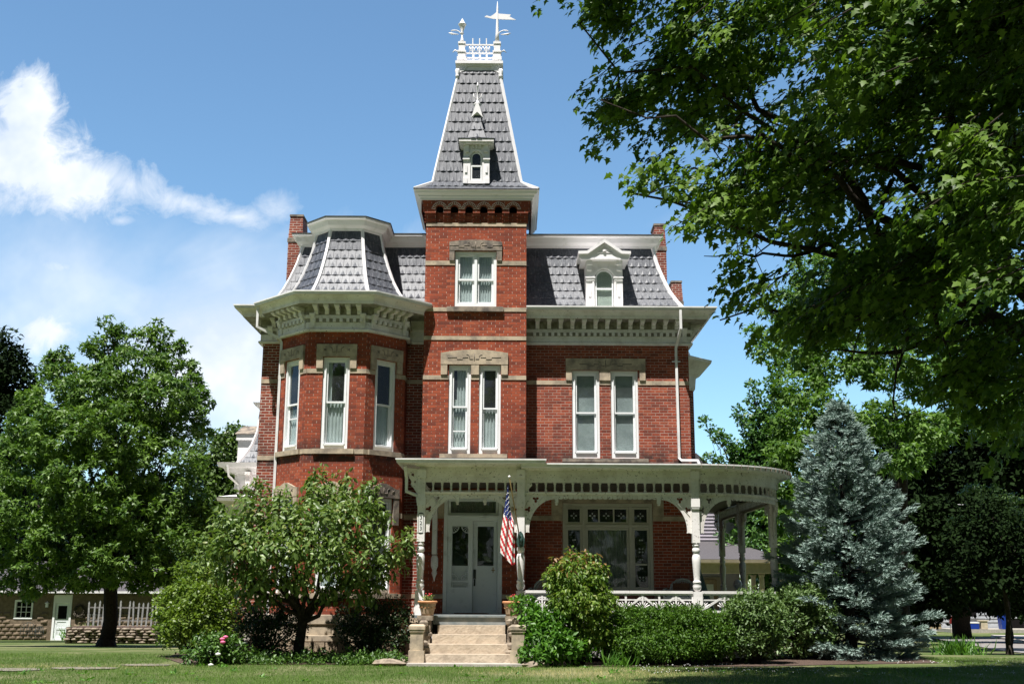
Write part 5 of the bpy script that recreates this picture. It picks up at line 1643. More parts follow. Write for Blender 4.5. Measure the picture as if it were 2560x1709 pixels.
for f in (1 / 3, 2 / 3): mb.box(4.65 + .8 * f - .014, 4.65 + .8 * f + .014, .0, .04, .1, .9); mb.box(4.65, 5.45, .001, .041, .1 + .8 * f - .014, .1 + .8 * f + .014)
wo = mb.build('window', 'window_paint', gar)
mb = MB(M); mb.box(4.6, 5.5, .10, .11, .05, .95); mb.build('pane', 'dark_room', wo)
mb = MB(M); frame_boxes(mb, 6.63, 7.61, gz0, 1.27, .11, -.04, .15, .03); mb.box(6.74, 7.5, -.02, .1, .82, 1.16)
fo = mb.build('door_frame', 'window_paint', gar)
mb = MB(M); mb.box(6.76, 6.88, .02, .07, gz0 + .04, .81); mb.box(7.36, 7.48, .02, .07, gz0 + .04, .81)
for z0, z1 in ((gz0 + .04, gz0 + .2), (gz0 + .55, gz0 + .66), (gz0 + .95, gz0 + 1.1), (.70, .81)): mb.box(6.88, 7.36, .02, .07, z0, z1)
mb.box(6.88, 7.36, .04, .06, gz0 + .2, gz0 + 1.0)
do_ = mb.build('door', 'door_paint', gar)
mb = MB(M); mb.box(6.88, 7.36, .05, .06, gz0 + 1.1, .70); mb.build('pane', 'dark_room', do_)
mb = MB(M); mb.lathe([(.005, -.02), (.02, 0), (.005, .02)], (6.81, -.02, gz0 + .95), 6); mb.build('handle', 'brass', do_)
mb = MB(M); mb.box(6.25, 6.37, -.16, -.03, .62, .8); mb.box(6.22, 6.40, -.19, 0, .81, .84); mb.add([(6.22, -.19, .84), (6.40, -.19, .84), (6.40, 0, .84), (6.22, 0, .84), (6.31, -.095, .93)], [(0, 1, 4), (1, 2, 4), (2, 3, 4), (3, 0, 4)])
mb.build('wall_lantern', 'window_paint', gar)
mb = MB(M); mb.box(6.4, 7.9, -1.1, -.06, gz0 - .2, gz0 - .02); mb.build('doorstep', 'concrete', gar)
wr = MB(); c0_ = Vector((-22.93, gy_ - .12, .42))
for k in range(90):
    a = random.uniform(0, 6.283); r_ = random.uniform(.20, .32); p = c0_ + Vector((r_ * math.cos(a), random.uniform(-.05, .04), r_ * math.sin(a)))
    wr.tube([p, p + Vector((-math.sin(a) * .15, random.uniform(-.05, .05), math.cos(a) * .15 + random.uniform(-.04, .04)))], .018, 4)
tag(wr.build('wreath', 'wreath_twig'), 'dark twig wreath on the garage wall right of its door', 'wreath')
# wire trellises and a bird feeder pole against the wall
def trellis(x0, x1, z1, y, lab, dome):
    t_ = MB(); n_ = 5
    for i in range(n_ + 1):
        f = i / n_; x = x0 + (x1 - x0) * f; h = z1 - (dome * (2 * f - 1) ** 2)
        t_.tube([(x, y, gz0 + .02), (x, y, h)], .012, 4)
    for z in np.linspace(gz0 + .2, z1 - dome - .05, 4): t_.tube([(x0, y, z), (x1, y, z)], .010, 4)
    if dome: t_.tube([(x0 + (x1 - x0) * f, y, z1 - dome * (2 * f - 1) ** 2) for f in np.linspace(0, 1, 9)], .012, 4)
    tag(t_.build('wire_trellis', 'black_iron'), lab, 'trellis', 'wire trellises by the garage')
trellis(-25.8, -25.0, -.15, gy_ - .5, 'domed wire trellis below the garage window', .25)
trellis(-24.95, -24.5, -.35, gy_ - .7, 'smaller wire trellis left of the garage door', .1)
trellis(-22.3, -21.6, .3, gy_ - .6, 'dark wire trellis between wreath and picket fence', 0)


def pickets(pts_px, Y, z0, z1, step, name, label, fail=.15, wdt=.07):
    t_ = thing('picket_fence', label, 'fence', (pts_px[0], Y, gz(0, Y)))
    mb = MB(); x = pts_px[0]
    while x < pts_px[1]:
        if random.random() > fail:
            h = z1 + random.uniform(-.1, .06); dx = random.uniform(-.05, .05)
            pts = [(x - wdt / 2, z0), (x + wdt / 2, z0), (x + dx + wdt / 2, h - .07), (x + dx, h), (x + dx - wdt / 2, h - .07)]
            mb.plate([pts], Y - .01, Y + .012)
        x += step * random.uniform(.85, 1.15)
    mb.build('picket_row', 'old_white_wood', t_, recalc=True)
    for f in (.25, .75):
        r_ = MB(); z = z0 + (z1 - z0) * f; r_.box(pts_px[0], pts_px[1], Y + .013, Y + .05, z - .03, z + .03); r_.build('rail', 'weathered_wood', t_)


pickets((-18.1, -15.1), 50.0, -.02, 1.06, .19, 'f', 'weathered white picket fence standing on the dry stone wall', .08)
pickets((-27.6, -25.9), 57.0, -.95, .0, .20, 'f', 'short white picket fence at the left edge before the garage', .0, .11)
sw = MB(); 
for r_ in range(7):
    x = -18.4 + random.uniform(0, .2); z = gz(0, 48) - .05 + r_ * .105
    while x < -14.6:
        L = random.uniform(.18, .4); h = .05
        sw.lathe([(.02, -h), (L * .5, -h * .6), (L * .52, h * .4), (L * .3, h)], (x + L / 2, 48.2 + random.uniform(-.08, .08), z), 7)
        x += L * .98
swo = sw.build('dry_stone_wall', 'rubble'); tag(swo, 'low dry stone retaining wall behind the sweetgum trunk', 'wall')
mb = MB(); mb.box(-18.4, -14.6, 48.35, 50.2, gz(0, 48) - .4, .02); tag(mb.build('terrace_soil', 'mulch'), kind='structure')

# ================================================================== NEIGHBOUR'S HOUSE SEEN THROUGH THE PORCH
nh = thing('neighbour_house', 'lilac-grey clapboard house with a cream porch, seen through the curved porch', 'house', (9, 49, -.6))
nb = MB()
nb.box(6.5, 9.9, 50.5, 58, -1, 6.0)
z = 2.9
while z < 6.0: nb.box(6.48, 9.92, 50.47, 50.5, z, z + .03); z += .15
nb.build('wall', 'lilac_siding', nh)
mb = MB(); mb.box(9.82, 9.98, 50.42, 50.55, -1, 6.0); mb.build('corner_board', 'lilac_siding', nh)
mb = MB(); mb.add([(6.2, 50.2, 5.9), (8.2, 50.2, 7.6), (10.2, 50.2, 5.9), (6.2, 58.3, 5.9), (8.2, 58.3, 7.6), (10.2, 58.3, 5.9)], [(0, 1, 4, 3), (1, 2, 5, 4), (0, 2, 1)]); mb.build('roof', 'asphalt_shingle', nh)
mb = MB(); mb.add([(6.5, 45.6, 2.83), (10.9, 45.6, 2.83), (11.5, 47, 2.83), (11.5, 53, 2.83), (6.5, 50.6, 3.75), (9.7, 50.6, 3.75), (9.9, 53, 3.75)], [(0, 1, 5, 4), (1, 2, 5), (2, 3, 6, 5)]); mb.build('porch_roof', 'asphalt_shingle', nh)
mb = MB(); mb.sweep([(6.5, 45.9), (10.8, 45.9), (11.25, 47.1), (11.25, 53)], [(0, 2.28), (.02, 2.30), (.02, 2.66), (.3, 2.70), (.33, 2.82), (-.1, 2.83)], cap=True); mb.build('porch_frieze', 'cream_paint', nh)
for x, y in [(9.35, 46.1), (10.15, 48.4), (10.0, 46.1), (11.0, 46.9), (11.15, 50), (7.2, 46.1)]:
    mb = MB(); mb.lathe([(.15, .0), (.15, .06), (.11, .1), (.12, .9), (.095, 2.15), (.12, 2.2), (.14, 2.28)], (x, y, 0), 12); mb.build('porch_column', 'cream_paint', nh)
mb = MB(); mb.box(6.5, 11.4, 45.8, 53, -.9, 0); mb.build('porch_floor', 'concrete', nh)
mb = MB(); mb.box(7.0, 9.2, 50.40, 50.46, 0, 2.2); mb.build('porch_wall', 'cream_paint', nh)
mb = MB(); mb.box(8.35, 8.95, 50.3, 50.39, 0, 2.1); mb.build('door', 'tan_wood', nh)
mb = MB(); mb.box(8.5, 8.8, 50.27, 50.298, .5, 1.9); mb.build('pane', 'window_blind', nh)

# ================================================================== WHITE HOUSE AND CLUTTER ACROSS THE STREET
Yf = 92.
fh = thing('white_house', 'white clapboard house across the street, half hidden by tree trunks', 'house', (42, Yf, -1.4))
mb = MB(); mb.box(33, 54, Yf, Yf + 8, -2, 5)
z = -.6
while z < 4.6: mb.box(32.96, 54.04, Yf - .04, Yf, z, z + .06); z += .28
mb.build('wall', 'white_siding', fh)
for x in (35.2, 38.9, 41.8, 45.2):
    mb = MB(); mb.box(x, x + 1.6, Yf - .1, Yf - .05, -.2 if x != 38.9 else -1.3, 2.4); wq = mb.build('window', 'dark_room', fh)
    mb = MB(); frame_boxes(mb, x - .1, x + 1.7, -.3, 2.5, .12, Yf - .14, Yf - .1); mb.build('frame', 'white_siding', wq)
mb = MB(); mb.add([(32.4, Yf - .6, 4.8), (54.6, Yf - .6, 4.8), (54.6, Yf + 4, 8), (32.4, Yf + 4, 8)], [(0, 1, 2, 3)]); mb.build('roof', 'asphalt_shingle', fh)
mb = MB(); mb.box(33.5, 44, Yf - 3.2, Yf - .2, -2.2, -1.05); mb.build('porch_deck', 'concrete', fh)
ck_ = at(2441, 1551, 88); 
ice = thing('cooler', 'bright blue cooler on the far porch', 'cooler', (ck_.x, 88.9, -1.05))
mb = MB(); mb.box(ck_.x - .5, ck_.x + .5, 88.8, 89.4, -1.04, -.62); mb.build('body', 'blue_plastic', ice)
mb = MB(); mb.box(ck_.x - .53, ck_.x + .53, 88.78, 89.42, -.615, -.53); mb.build('lid', 'petal_white', ice)
bl_ = thing('storage_bin', 'dark blue upright bin right of the cooler', 'bin', (ck_.x + 2.6, 89.1, -1.05))
mb = MB(); mb.lathe([(.45, -1.04), (.55, .3), (.58, .35), (.5, .42)], (ck_.x + 2.6, 89.2, 0), 4, False); mb.build('body', 'blue_plastic', bl_)
for i, (dx, m_, lab) in enumerate([(-2.9, 'tan_wood', 'tan wooden crate left of the thick trunk'), (.95, 'cream_paint', 'cream pedestal stand right of the cooler')]):
    mb = MB(); mb.box(ck_.x + dx - .55 + .3 * i, ck_.x + dx + .55 - .3 * i, 88.9, 89.4, -1.04, -.75 + .3 * i); mb.box(ck_.x + dx - .6 + .25 * i, ck_.x + dx + .6 - .25 * i, 88.85, 89.45, -.75 + .3 * i, -.68 + .3 * i)
    tag(mb.build('crate' if i == 0 else 'plant_stand', m_), lab, 'crate' if i == 0 else 'stand')
chr_ = thing('garden_chair', 'red garden chair left of the blue cooler', 'chair', (ck_.x - 1.3, 89, -1.05))
mb = MB(); mb.box(ck_.x - 1.55, ck_.x - 1.05, 88.85, 89.3, -.68, -.62); mb.build('seat', 'red_plastic', chr_)
mb = MB(); mb.box(ck_.x - 1.55, ck_.x - 1.05, 89.3, 89.36, -.68, -.1); mb.build('backrest', 'red_plastic', chr_)
for a_ in (0, .44):
    for b__ in (0, .4): mb = MB(); mb.box(ck_.x - 1.55 + a_, ck_.x - 1.49 + a_, 88.86 + b__, 88.92 + b__, -1.05, -.681); mb.build('leg', 'old_white_wood', chr_)

# overhead wires on the right
for i, (a, b, lab) in enumerate([(at(2290, 1253, 60), at(2450, 1258, 62), 'upper thin service wire crossing the dark trees at right'), (at(2300, 1281, 60), at(2560, 1290, 60), 'lower service wire crossing the dark trees at right')]):
    mb = MB(); a2 = a + (a - b) * 2; b2 = b + (b - a) * 3
    mb.tube([a2.lerp(b2, f) + Vector((0, 0, -.6 * math.sin(PI * f) + .5)) for f in np.linspace(0, 1, 14)], .02, 4)
    tag(mb.build('overhead_wire', 'gutter_metal'), lab, 'wire', 'overhead service wires')

# ================================================================== PLANTS
rng = np.random.default_rng(11)


def unit(a): return a / np.maximum(np.linalg.norm(a, axis=-1, keepdims=True), 1e-9)


def scatter(name, tv, tf, pos, axis, normal, size, mat, parent=None, tint=None, bend=None):
    """a template of triangles/quads set at many places: axis = leaf direction, normal = leaf face"""
    tv = np.asarray(tv, float); tf = np.asarray(tf, int)
    ax = unit(axis); nz = unit(normal - ax * (normal * ax).sum(1, keepdims=True)); ay = np.cross(nz, ax)
    N = len(pos)
    P3 = pos[:, None, :] + size[:, None, None] * (tv[None, :, 0:1] * ax[:, None, :] + tv[None, :, 1:2] * ay[:, None, :] + tv[None, :, 2:3] * nz[:, None, :])
    me = bpy.data.meshes.new(name)
    nv, nf, k = len(tv), len(tf), tf.shape[1]
    me.vertices.add(N * nv); me.vertices.foreach_set('co', P3.reshape(-1))
    idx = (tf[None] + (np.arange(N) * nv)[:, None, None]).reshape(-1)
    me.loops.add(N * nf * k); me.loops.foreach_set('vertex_index', idx.astype(np.int32))
    me.polygons.add(N * nf); me.polygons.foreach_set('loop_start', (np.arange(N * nf) * k).astype(np.int32))
    me.polygons.foreach_set('loop_total', np.full(N * nf, k, np.int32))
    me.update(calc_edges=True)
    if tint is None: tint = rng.random(N)
    a = me.attributes.new('tint', 'FLOAT', 'FACE'); a.data.foreach_set('value', np.repeat(np.clip(tint, 0, 1), nf).astype(np.float32))
    me.materials.append(MATS[mat])
    return link(name, me, parent)


# leaf templates (length 1 along x, face up z), slightly folded
def fan(outline, cz=.0):
    v = [(sum(p[0] for p in outline) / len(outline), 0, cz)] + [(x, y, z) for x, y, z in outline]
    n = len(outline)
    return v, [(0, 1 + i, 1 + (i + 1) % n) for i in range(n)]


MAPLE = fan([(0, 0, 0), (.02, .30, -.03), (.28, .20, .02), (.30, .50, -.10), (.52, .24, .0), (1, 0, -.12), (.52, -.24, .0), (.30, -.50, -.10), (.28, -.20, .02), (.02, -.30, -.03)], .05)
STAR = fan([(0, 0, 0), (.15, .42, -.1), (.36, .17, .0), (1, 0, -.12), (.36, -.17, 0), (.15, -.42, -.1)], .05)
OVAL = ([(0, 0, 0), (.35, .24, .07), (.75, .15, .02), (1, 0, -.10), (.75, -.15, .02), (.35, -.24, .07), (.4, 0, .0)], [(0, 6, 1), (1, 6, 2), (2, 6, 3), (3, 6, 4), (4, 6, 5), (5, 6, 0)])
KITE = ([(0, 0, 0), (.5, .30, .05), (1, 0, -.05), (.5, -.30, .05)], [(0, 3, 1), (3, 2, 1)])
ANG = [(0, 0, 0)]
SPRIG_V, SPRIG_F = [], []
for k in range(9):
    a = 2 * PI * k / 9 * 2.4; x = .1 + .8 * k / 9
    d = np.array([.40, .22 * math.cos(a), .22 * math.sin(a)]); c = np.array([x, 0, 0]); wv2 = np.array([0, -math.sin(a), math.cos(a)]) * .07
    SPRIG_V += [tuple(c + wv2), tuple(c - wv2), tuple(c + d)]; SPRIG_F += [(3 * k, 3 * k + 1, 3 * k + 2)]
SPRIG_V += [(0, .05, 0), (0, -.05, 0), (1.15, 0, 0)]; SPRIG_F += [(27, 28, 29)]


def leaves_at(C, out, n, rad, size, droop, flat=.6, updir=.8, axmix=.7, svar=.3):
    """n leaves over the outer, upper side of every lump centre"""
    Cn = len(C)
    d = unit(rng.normal(0, 1, (Cn, n, 3)) + out[:, None, :] * .55 + np.array([0, 0, .35]))
    r = rad * 1.7 * rng.uniform(.45, 1.08, (Cn, n, 1)) * rng.uniform(.7, 1.35, (Cn, 1, 1))
    pos = (C[:, None, :] + d * r * np.array([1, 1, flat * 1.2])).reshape(-1, 3)
    dd = d.reshape(-1, 3)
    ax = unit(rng.normal(0, 1, (Cn * n, 3))) * axmix + dd * .5 + np.array([0, 0, -droop])
    nm = np.array([0, 0, 1.]) * updir + dd * .75 + rng.normal(0, .42, (Cn * n, 3))
    sz = size * rng.uniform(1 - svar, 1 + svar, Cn * n)
    return pos, ax, nm, sz


def limb(mb, p0, p1, r0, r1, wob=.1, n=6, sides=7, sag=0):
    p0, p1 = Vector(p0), Vector(p1); L = (p1 - p0).length
    pts = []
    for i in range(n + 1):
        f = i / n
        p = p0.lerp(p1, f)
        if 0 < i < n: p += Vector((random.uniform(-1, 1), random.uniform(-1, 1), random.uniform(-1, 1))) * wob * L * .35
        p.z += sag * L * math.sin(PI * f)
        pts.append(p)
    mb.tube(pts, [r0 + (r1 - r0) * i / n for i in range(n + 1)], sides)
    return pts


def blob_clusters(blobs, dens, shell=.55):
    """cluster centres + outward directions in a set of ellipsoids (x,y,z,rx,ry,rz)"""
    C, O, W_ = [], [], []
    for (x, y, z, rx, ry, rz) in blobs:
        n = max(4, int(dens * (rx * ry + rx * rz + ry * rz)))
        d = unit(rng.normal(0, 1, (n, 3)))
        r = rng.uniform(shell, 1.0, (n, 1)) * (1 + .10 * rng.normal(0, 1, (n, 1)))
        C.append(np.array([x, y, z]) + d * r * np.array([rx, ry, rz])); O.append(d)
    return np.vstack(C), np.vstack(O)


def bl(px, py, Y, rpx, rpy=None, ry=None):
    """crown lobe from a point of the view, its depth and its half sizes in picture points"""
    p = at(px, py, Y); s = Y / 2830.
    rx = rpx * s; rz = (rpy or rpx) * s
    return (p.x, p.y, p.z, rx, ry or rx, rz)


def tree(name, label, cat, base, trunk_top, r0, blobs, dens, nleaf, rad, size, tmpl, mat, bark='bark', droop=.3, group=None, shell=.55, twigs=60, limbs=True, tintfn=None, fork=.35, flat=.6, updir=.8, svar=.3):
    t_ = thing(name, label, cat, base, group)
    C, O = blob_clusters(blobs, dens, shell)
    pos, ax, nm, sz = leaves_at(C, O, nleaf, rad, size, droop, flat, updir, svar=svar)
    tn = np.repeat(rng.normal(0, .14, len(C)), nleaf) + rng.random(len(pos)) * .75 + .08
    if tintfn is not None: tn = tintfn(pos, tn)
    scatter('crown', *tmpl, pos, ax, nm, sz, mat, t_, tn)
    mb = MB(); base = Vector(base); top = Vector(trunk_top)
    limb(mb, base, top, r0, r0 * .45, .04, 8, 10)
    mb.lathe([(r0 * 1.7, -.3), (r0 * 1.35, 0), (r0 * 1.05, .25)], tuple(base), 10)
    if limbs:
        for b_ in blobs:
            c = Vector(b_[:3]); f = random.uniform(fork, 1.0)
            s = base.lerp(top, f)
            if s.z > c.z - .2 and fork < .9: s = base.lerp(top, fork + .02)
            rr = r0 * .34 * min(1, .5 + b_[3] * .3)
            pts = limb(mb, s, c, rr, rr * .3, .14, 5, 6)
            near = sorted(range(0, len(C), max(1, len(C) // 400)), key=lambda i: (Vector(C[i]) - c).length)[:max(3, int(twigs / len(blobs)))]
            for i in near: limb(mb, pts[random.randint(2, 5)], C[i], rr * .28, .006, .2, 3, 4)
    mb.build('trunk', bark, t_)
    return t_


# --- the big maple overhanging from the right: crown sampled inside a tall hanging mass
mp = thing('maple_tree', 'large dark maple overhanging from the upper right, its trunk out of frame', 'tree', (11.2, 17.5, 0))
edge_pts = [(-60, 1290), (40, 1352), (100, 1385), (200, 1432), (275, 1425), (335, 1470), (400, 1530), (455, 1590), (520, 1592), (560, 1745), (610, 1790), (680, 1815), (745, 1825), (800, 1905), (850, 2060), (905, 2200), (980, 2330), (1080, 2430), (1180, 2520), (1300, 2640)]
ys_, xs_ = zip(*edge_pts)
C, O = [], []
tries = 0
while len(C) < 1700 and tries < 90000:
    tries += 1
    px_, py_ = random.uniform(1290, 2900), random.uniform(-260, 1180)
    if px_ > 2560 and random.random() < .75: continue
    ex = np.interp(py_, ys_, xs_)
    m_ = px_ - ex
    if m_ < (62 if py_ < 430 else 26): continue
    thin = min(1, .25 + m_ / 420)
    # leave some irregular windows of sky near the rim
    h = math.sin(px_ * .021 + 1.3) * math.sin(py_ * .027 + .4) + .6 * math.sin(px_ * .047 + py_ * .035)
    if m_ < 330 and h < -.35: continue
    dmin = 15.5; dmax = 15.5 + min(8.5, 1.2 + m_ / 75)
    Y = random.uniform(dmin, dmax) if m_ < 600 else random.uniform(13.5, 24)
    p = at(px_, py_, Y)
    if p.z < 2.4 or (p.y > 21.5 and p.x < 10.5) or (p.y + .388 * (p.z - 1) > 24.2 and p.x < 8): continue
    # foliage hangs in tiers with gaps between the boughs
    q = math.sin(p.x * 2.3 + .8 * p.z) * math.sin(p.z * 3.1 + .9 * p.x) + .7 * math.sin(p.y * 1.9 + p.z * 1.3)
    if q < -.15 + (.45 if m_ < 260 else 0) - (.6 if m_ > 800 else 0): continue
    C.append(p); O.append(Vector((-.8, random.uniform(-.5, .5), -.35 + random.uniform(-.2, .3))).normalized())
for k in range(420):
    # unseen part of the crown above the picture, added to shade the rest
    C.append(Vector((random.uniform(6.2, 17), random.uniform(11.5, 18.8), random.uniform(10.2, 14.5)))); O.append(Vector((random.uniform(-1, 1), random.uniform(-1, 1), .1)).normalized())
# every cluster becomes a drooping spray: leaves strung along a twig
pos, ax, nm, sz, tn = [], [], [], [], []
tw = MB()
for c, o in zip(C, O):
    L = random.uniform(.5, 1.05); n_ = random.randint(34, 52)
    side = Vector((0, 0, 1)).cross(o).normalized()
    g_ = random.gauss(0, .12); tl_ = (random.gauss(-.1, .5), random.gauss(-.15, .5))
    for i in range(n_):
        f = random.random(); s_ = random.gauss(0, .17); p = c + o * L * (f - .5) + side * s_ + Vector((0, 0, random.gauss(0, .09) - .10 * f * f))
        pos.append(p); a = o * .6 + side * (1.2 if s_ > 0 else -1.2) * random.random() + Vector((random.gauss(0, .3), random.gauss(0, .3), -.45))
        ax.append(a); nm.append((tl_[0] + random.gauss(0, .28), tl_[1] + random.gauss(0, .28), 1)); sz.append(random.uniform(.09, .175)); tn.append(.45 + g_ + random.gauss(0, .2))
    if random.random() < .5: tw.tube([c - o * L * .7 + Vector((0, 0, .06)), c, c + o * L * .5 - Vector((0, 0, .03))], [.012, .008, .003], 4)
up_ = np.stack([5.6 + 12.4 * rng.random(7000) ** .85, rng.uniform(8, 19.5, 7000), rng.uniform(10.4, 15.5, 7000)], 1)  # coarse unseen foliage put in above the view to shade the crown below
u2_ = np.stack([rng.uniform(6.8, 17, 3000), rng.uniform(5.5, 12, 3000), rng.uniform(8.7, 12.5, 3000)], 1)
up_ = np.vstack([up_, u2_])
scatter('crown_top_shade', *MAPLE, up_, rng.normal(0, 1, up_.shape), rng.normal(0, .5, up_.shape) + np.array([0, 0, 1.]), rng.uniform(.4, .7, len(up_)), 'maple_leaf', mp)
scatter('crown', *MAPLE, np.array(pos), np.array(ax), np.array(nm), np.array(sz), 'maple_leaf', mp, np.array(tn))
mb = MB()
b0 = Vector((11.2, 17.5, -.1))
limb(mb, b0, (10.9, 18.5, 5.2), .48, .36, .03, 8, 14); mb.lathe([(.75, -.2), (.6, .05), (.5, .35)], (11.2, 17.5, 0), 14)
for (px0, py0, Y0, px1, py1, Y1, r_) in [(2640, 900, 18.5, 2300, 120, 17, .22), (2640, 880, 18.5, 1900, 330, 16.5, .16), (2640, 900, 18.5, 1700, 60, 17.5, .14), (2600, 700, 19, 1560, 480, 17, .09), (2560, 560, 18, 1450, 60, 16.5, .08),
                                          (2480, 620, 20, 1800, 800, 17.5, .08), (2290, 520, 19, 2240, 1050, 18.5, .06), (2260, 560, 18, 2380, 900, 18, .09), (2640, 900, 19, 2480, -100, 16, .25), (2300, 420, 17, 1500, 250, 16, .06), (2100, 620, 18, 1760, 640, 17, .04), (2230, 450, 18, 2130, 900, 18.5, .045), (2500, 800, 20, 2050, 880, 19, .08)]:
    a, b_ = at(px0, py0, Y0), at(px1, py1, Y1)
    pts = limb(mb, a, b_, r_, r_ * .15, .10, 9, 7, -.03)
    for k in range(9):
        s_ = pts[random.randint(2, 9)]; i = min(range(0, len(C), 3), key=lambda q: (C[q] - s_).length + random.random() * 2)
        limb(mb, s_, C[i], r_ * .18, .006, .15, 4, 5)
mb.build('trunk', 'bark_dark', mp); tw.build('twigs', 'bark_dark', mp)

# --- sweetgum on the left
gb = at(265, 1612, 40); base = (gb.x, 40, gz(0, 40))
B_ = [bl(x, y, Y, rx, ry) for x, y, Y, rx, ry in [
    (272, 815, 40, 16, 36), (262, 850, 40, 22, 22), (385, 812, 40, 14, 28), (425, 870, 40, 26, 16), (455, 865, 40, 12, 8), (345, 830, 40, 10, 20), (130, 890, 40, 14, 14), (160, 885, 40, 12, 18), (485, 915, 40, 12, 16), (515, 1000, 39.5, 14, 16), (230, 872, 40, 22, 10), (285, 860, 40, 36, 52), (385, 860, 40, 38, 44), (330, 935, 39, 100, 70), (430, 900, 40, 34, 22), (240, 880, 40, 30, 20), (470, 960, 40, 40, 30), (150, 905, 40.5, 32, 28), (165, 945, 40, 60, 40), (250, 980, 38.5, 110, 60), (400, 1000, 38.5, 100, 60),
    (475, 990, 39.5, 42, 34), (120, 1010, 39.5, 75, 50), (85, 1060, 39, 70, 55), (290, 1080, 37.8, 140, 80), (450, 1060, 39, 70, 55), (500, 1085, 40, 30, 22), (180, 1100, 38.2, 120, 75), (60, 1150, 39, 90, 70), (400, 1160, 38, 110, 70), (230, 1200, 37.4, 130, 80), (90, 1260, 38.2, 120, 85),
    (440, 1240, 38.8, 80, 60), (330, 1280, 37.6, 110, 70), (20, 1340, 38.5, 90, 75), (180, 1340, 37.8, 110, 70), (420, 1340, 38, 90, 55), (300, 1395, 37.6, 110, 50), (470, 1290, 38.5, 60, 50), (110, 1400, 38.2, 90, 45), (230, 1430, 38, 80, 38), (400, 1420, 38.3, 70, 34), (30, 1430, 39, 60, 30), (310, 1440, 38, 60, 30), (60, 1465, 38.5, 60, 26), (160, 1455, 38.3, 50, 20), (350, 1455, 38, 40, 18), (440, 1440, 38.4, 50, 30)]]
tree('sweetgum_tree', 'tall star-leaved sweetgum on the lawn left of the house', 'tree', base, (gb.x + .1, 40, 7.5), .27, [(x, y, z, rx * .9, ry * .9, rz * .9) for x, y, z, rx, ry, rz in B_], 27, 30, .13, .165, STAR, 'gum_leaf', 'bark_dark', .35, shell=.80, twigs=80, svar=.35, updir=.6)
# --- trees behind it
tree('maple_tree', 'dark bushy tree cut off by the left edge of the photo', 'tree', (*at(-20, 1500, 52).xy, gz(0, 52)), tuple(at(-20, 1000, 52)), .35,
     [bl(x, y, 52, rx, ry) for x, y, rx, ry in [(-20, 920, 60, 80), (30, 960, 45, 60), (0, 1080, 90, 90), (40, 1200, 110, 100), (-30, 1320, 100, 90)]], 12, 50, .34, .26, STAR, 'dark_leaf', 'bark_dark', shell=.7, twigs=10)
tree('maple_tree', 'light green tree between the sweetgum and the rear wing', 'tree', (*at(540, 1560, 56).xy, gz(0, 56)), tuple(at(540, 1250, 56)), .3,
     [bl(x, y, 56, rx, ry) for x, y, rx, ry in [(590, 1130, 40, 60), (540, 1150, 60, 60), (630, 1170, 40, 70), (600, 1230, 80, 80), (520, 1260, 70, 90), (590, 1330, 90, 80), (520, 1390, 80, 70), (640, 1400, 60, 60)]], 14, 46, .32, .22, KITE, 'far_leaf', shell=.7, twigs=10)
tree('dark_tree', 'dark tree behind the garage roof', 'tree', (*at(100, 1520, 74).xy, gz(0, 74)), tuple(at(100, 1400, 74)), .3,
     [bl(x, y, 74, rx, ry) for x, y, rx, ry in [(60, 1330, 160, 100), (250, 1320, 160, 110), (400, 1350, 150, 100), (330, 1420, 120, 50), (520, 1440, 110, 80), (150, 1420, 140, 40)]], 6, 60, .5, .36, KITE, 'dark_leaf', shell=.6, twigs=6)

# --- right background: maples, ginkgo, dark trees, young street tree
tree('maple_tree', 'sunlit mid-green maple behind the spruce top', 'tree', (*at(2250, 1560, 40).xy, gz(0, 40)), tuple(at(2250, 1100, 40)), .4,
     [bl(x, y, Y, rx, ry) for x, y, Y, rx, ry in [(2080, 690, 40, 110, 60), (2250, 660, 41, 130, 70), (2420, 700, 40, 130, 80), (1960, 770, 39, 60, 36), (2010, 820, 38, 80, 40), (2130, 800, 38, 110, 55), (2290, 810, 38, 110, 60), (2440, 850, 38, 100, 80), (1905, 835, 38, 30, 14), (1925, 880, 37.5, 40, 20),
       (1985, 900, 36.5, 60, 34), (2090, 910, 36, 80, 44), (2210, 920, 36, 80, 50), (2330, 950, 36, 90, 50), (1990, 975, 35.5, 55, 32), (2060, 1020, 35, 60, 36), (2210, 1050, 35, 70, 44), (2320, 1080, 35, 70, 40), (1990, 1060, 35, 55, 34), (1975, 1140, 34.5, 55, 34), (2040, 1130, 34.5, 60, 34), (2260, 1150, 34.5, 60, 34),
       (1960, 1220, 34, 50, 34), (2030, 1230, 34, 60, 40), (1975, 1300, 33.6, 50, 34), (2040, 1330, 33.6, 60, 40), (1965, 1380, 33.4, 45, 30), (2030, 1420, 33.4, 60, 40), (2560, 900, 38, 90, 120), (2480, 1020, 37, 90, 70)]],
     26, 26, .17, .19, STAR, 'mid_maple_leaf', 'bark_dark', .35, shell=.75, twigs=120, limbs=False, updir=.55)
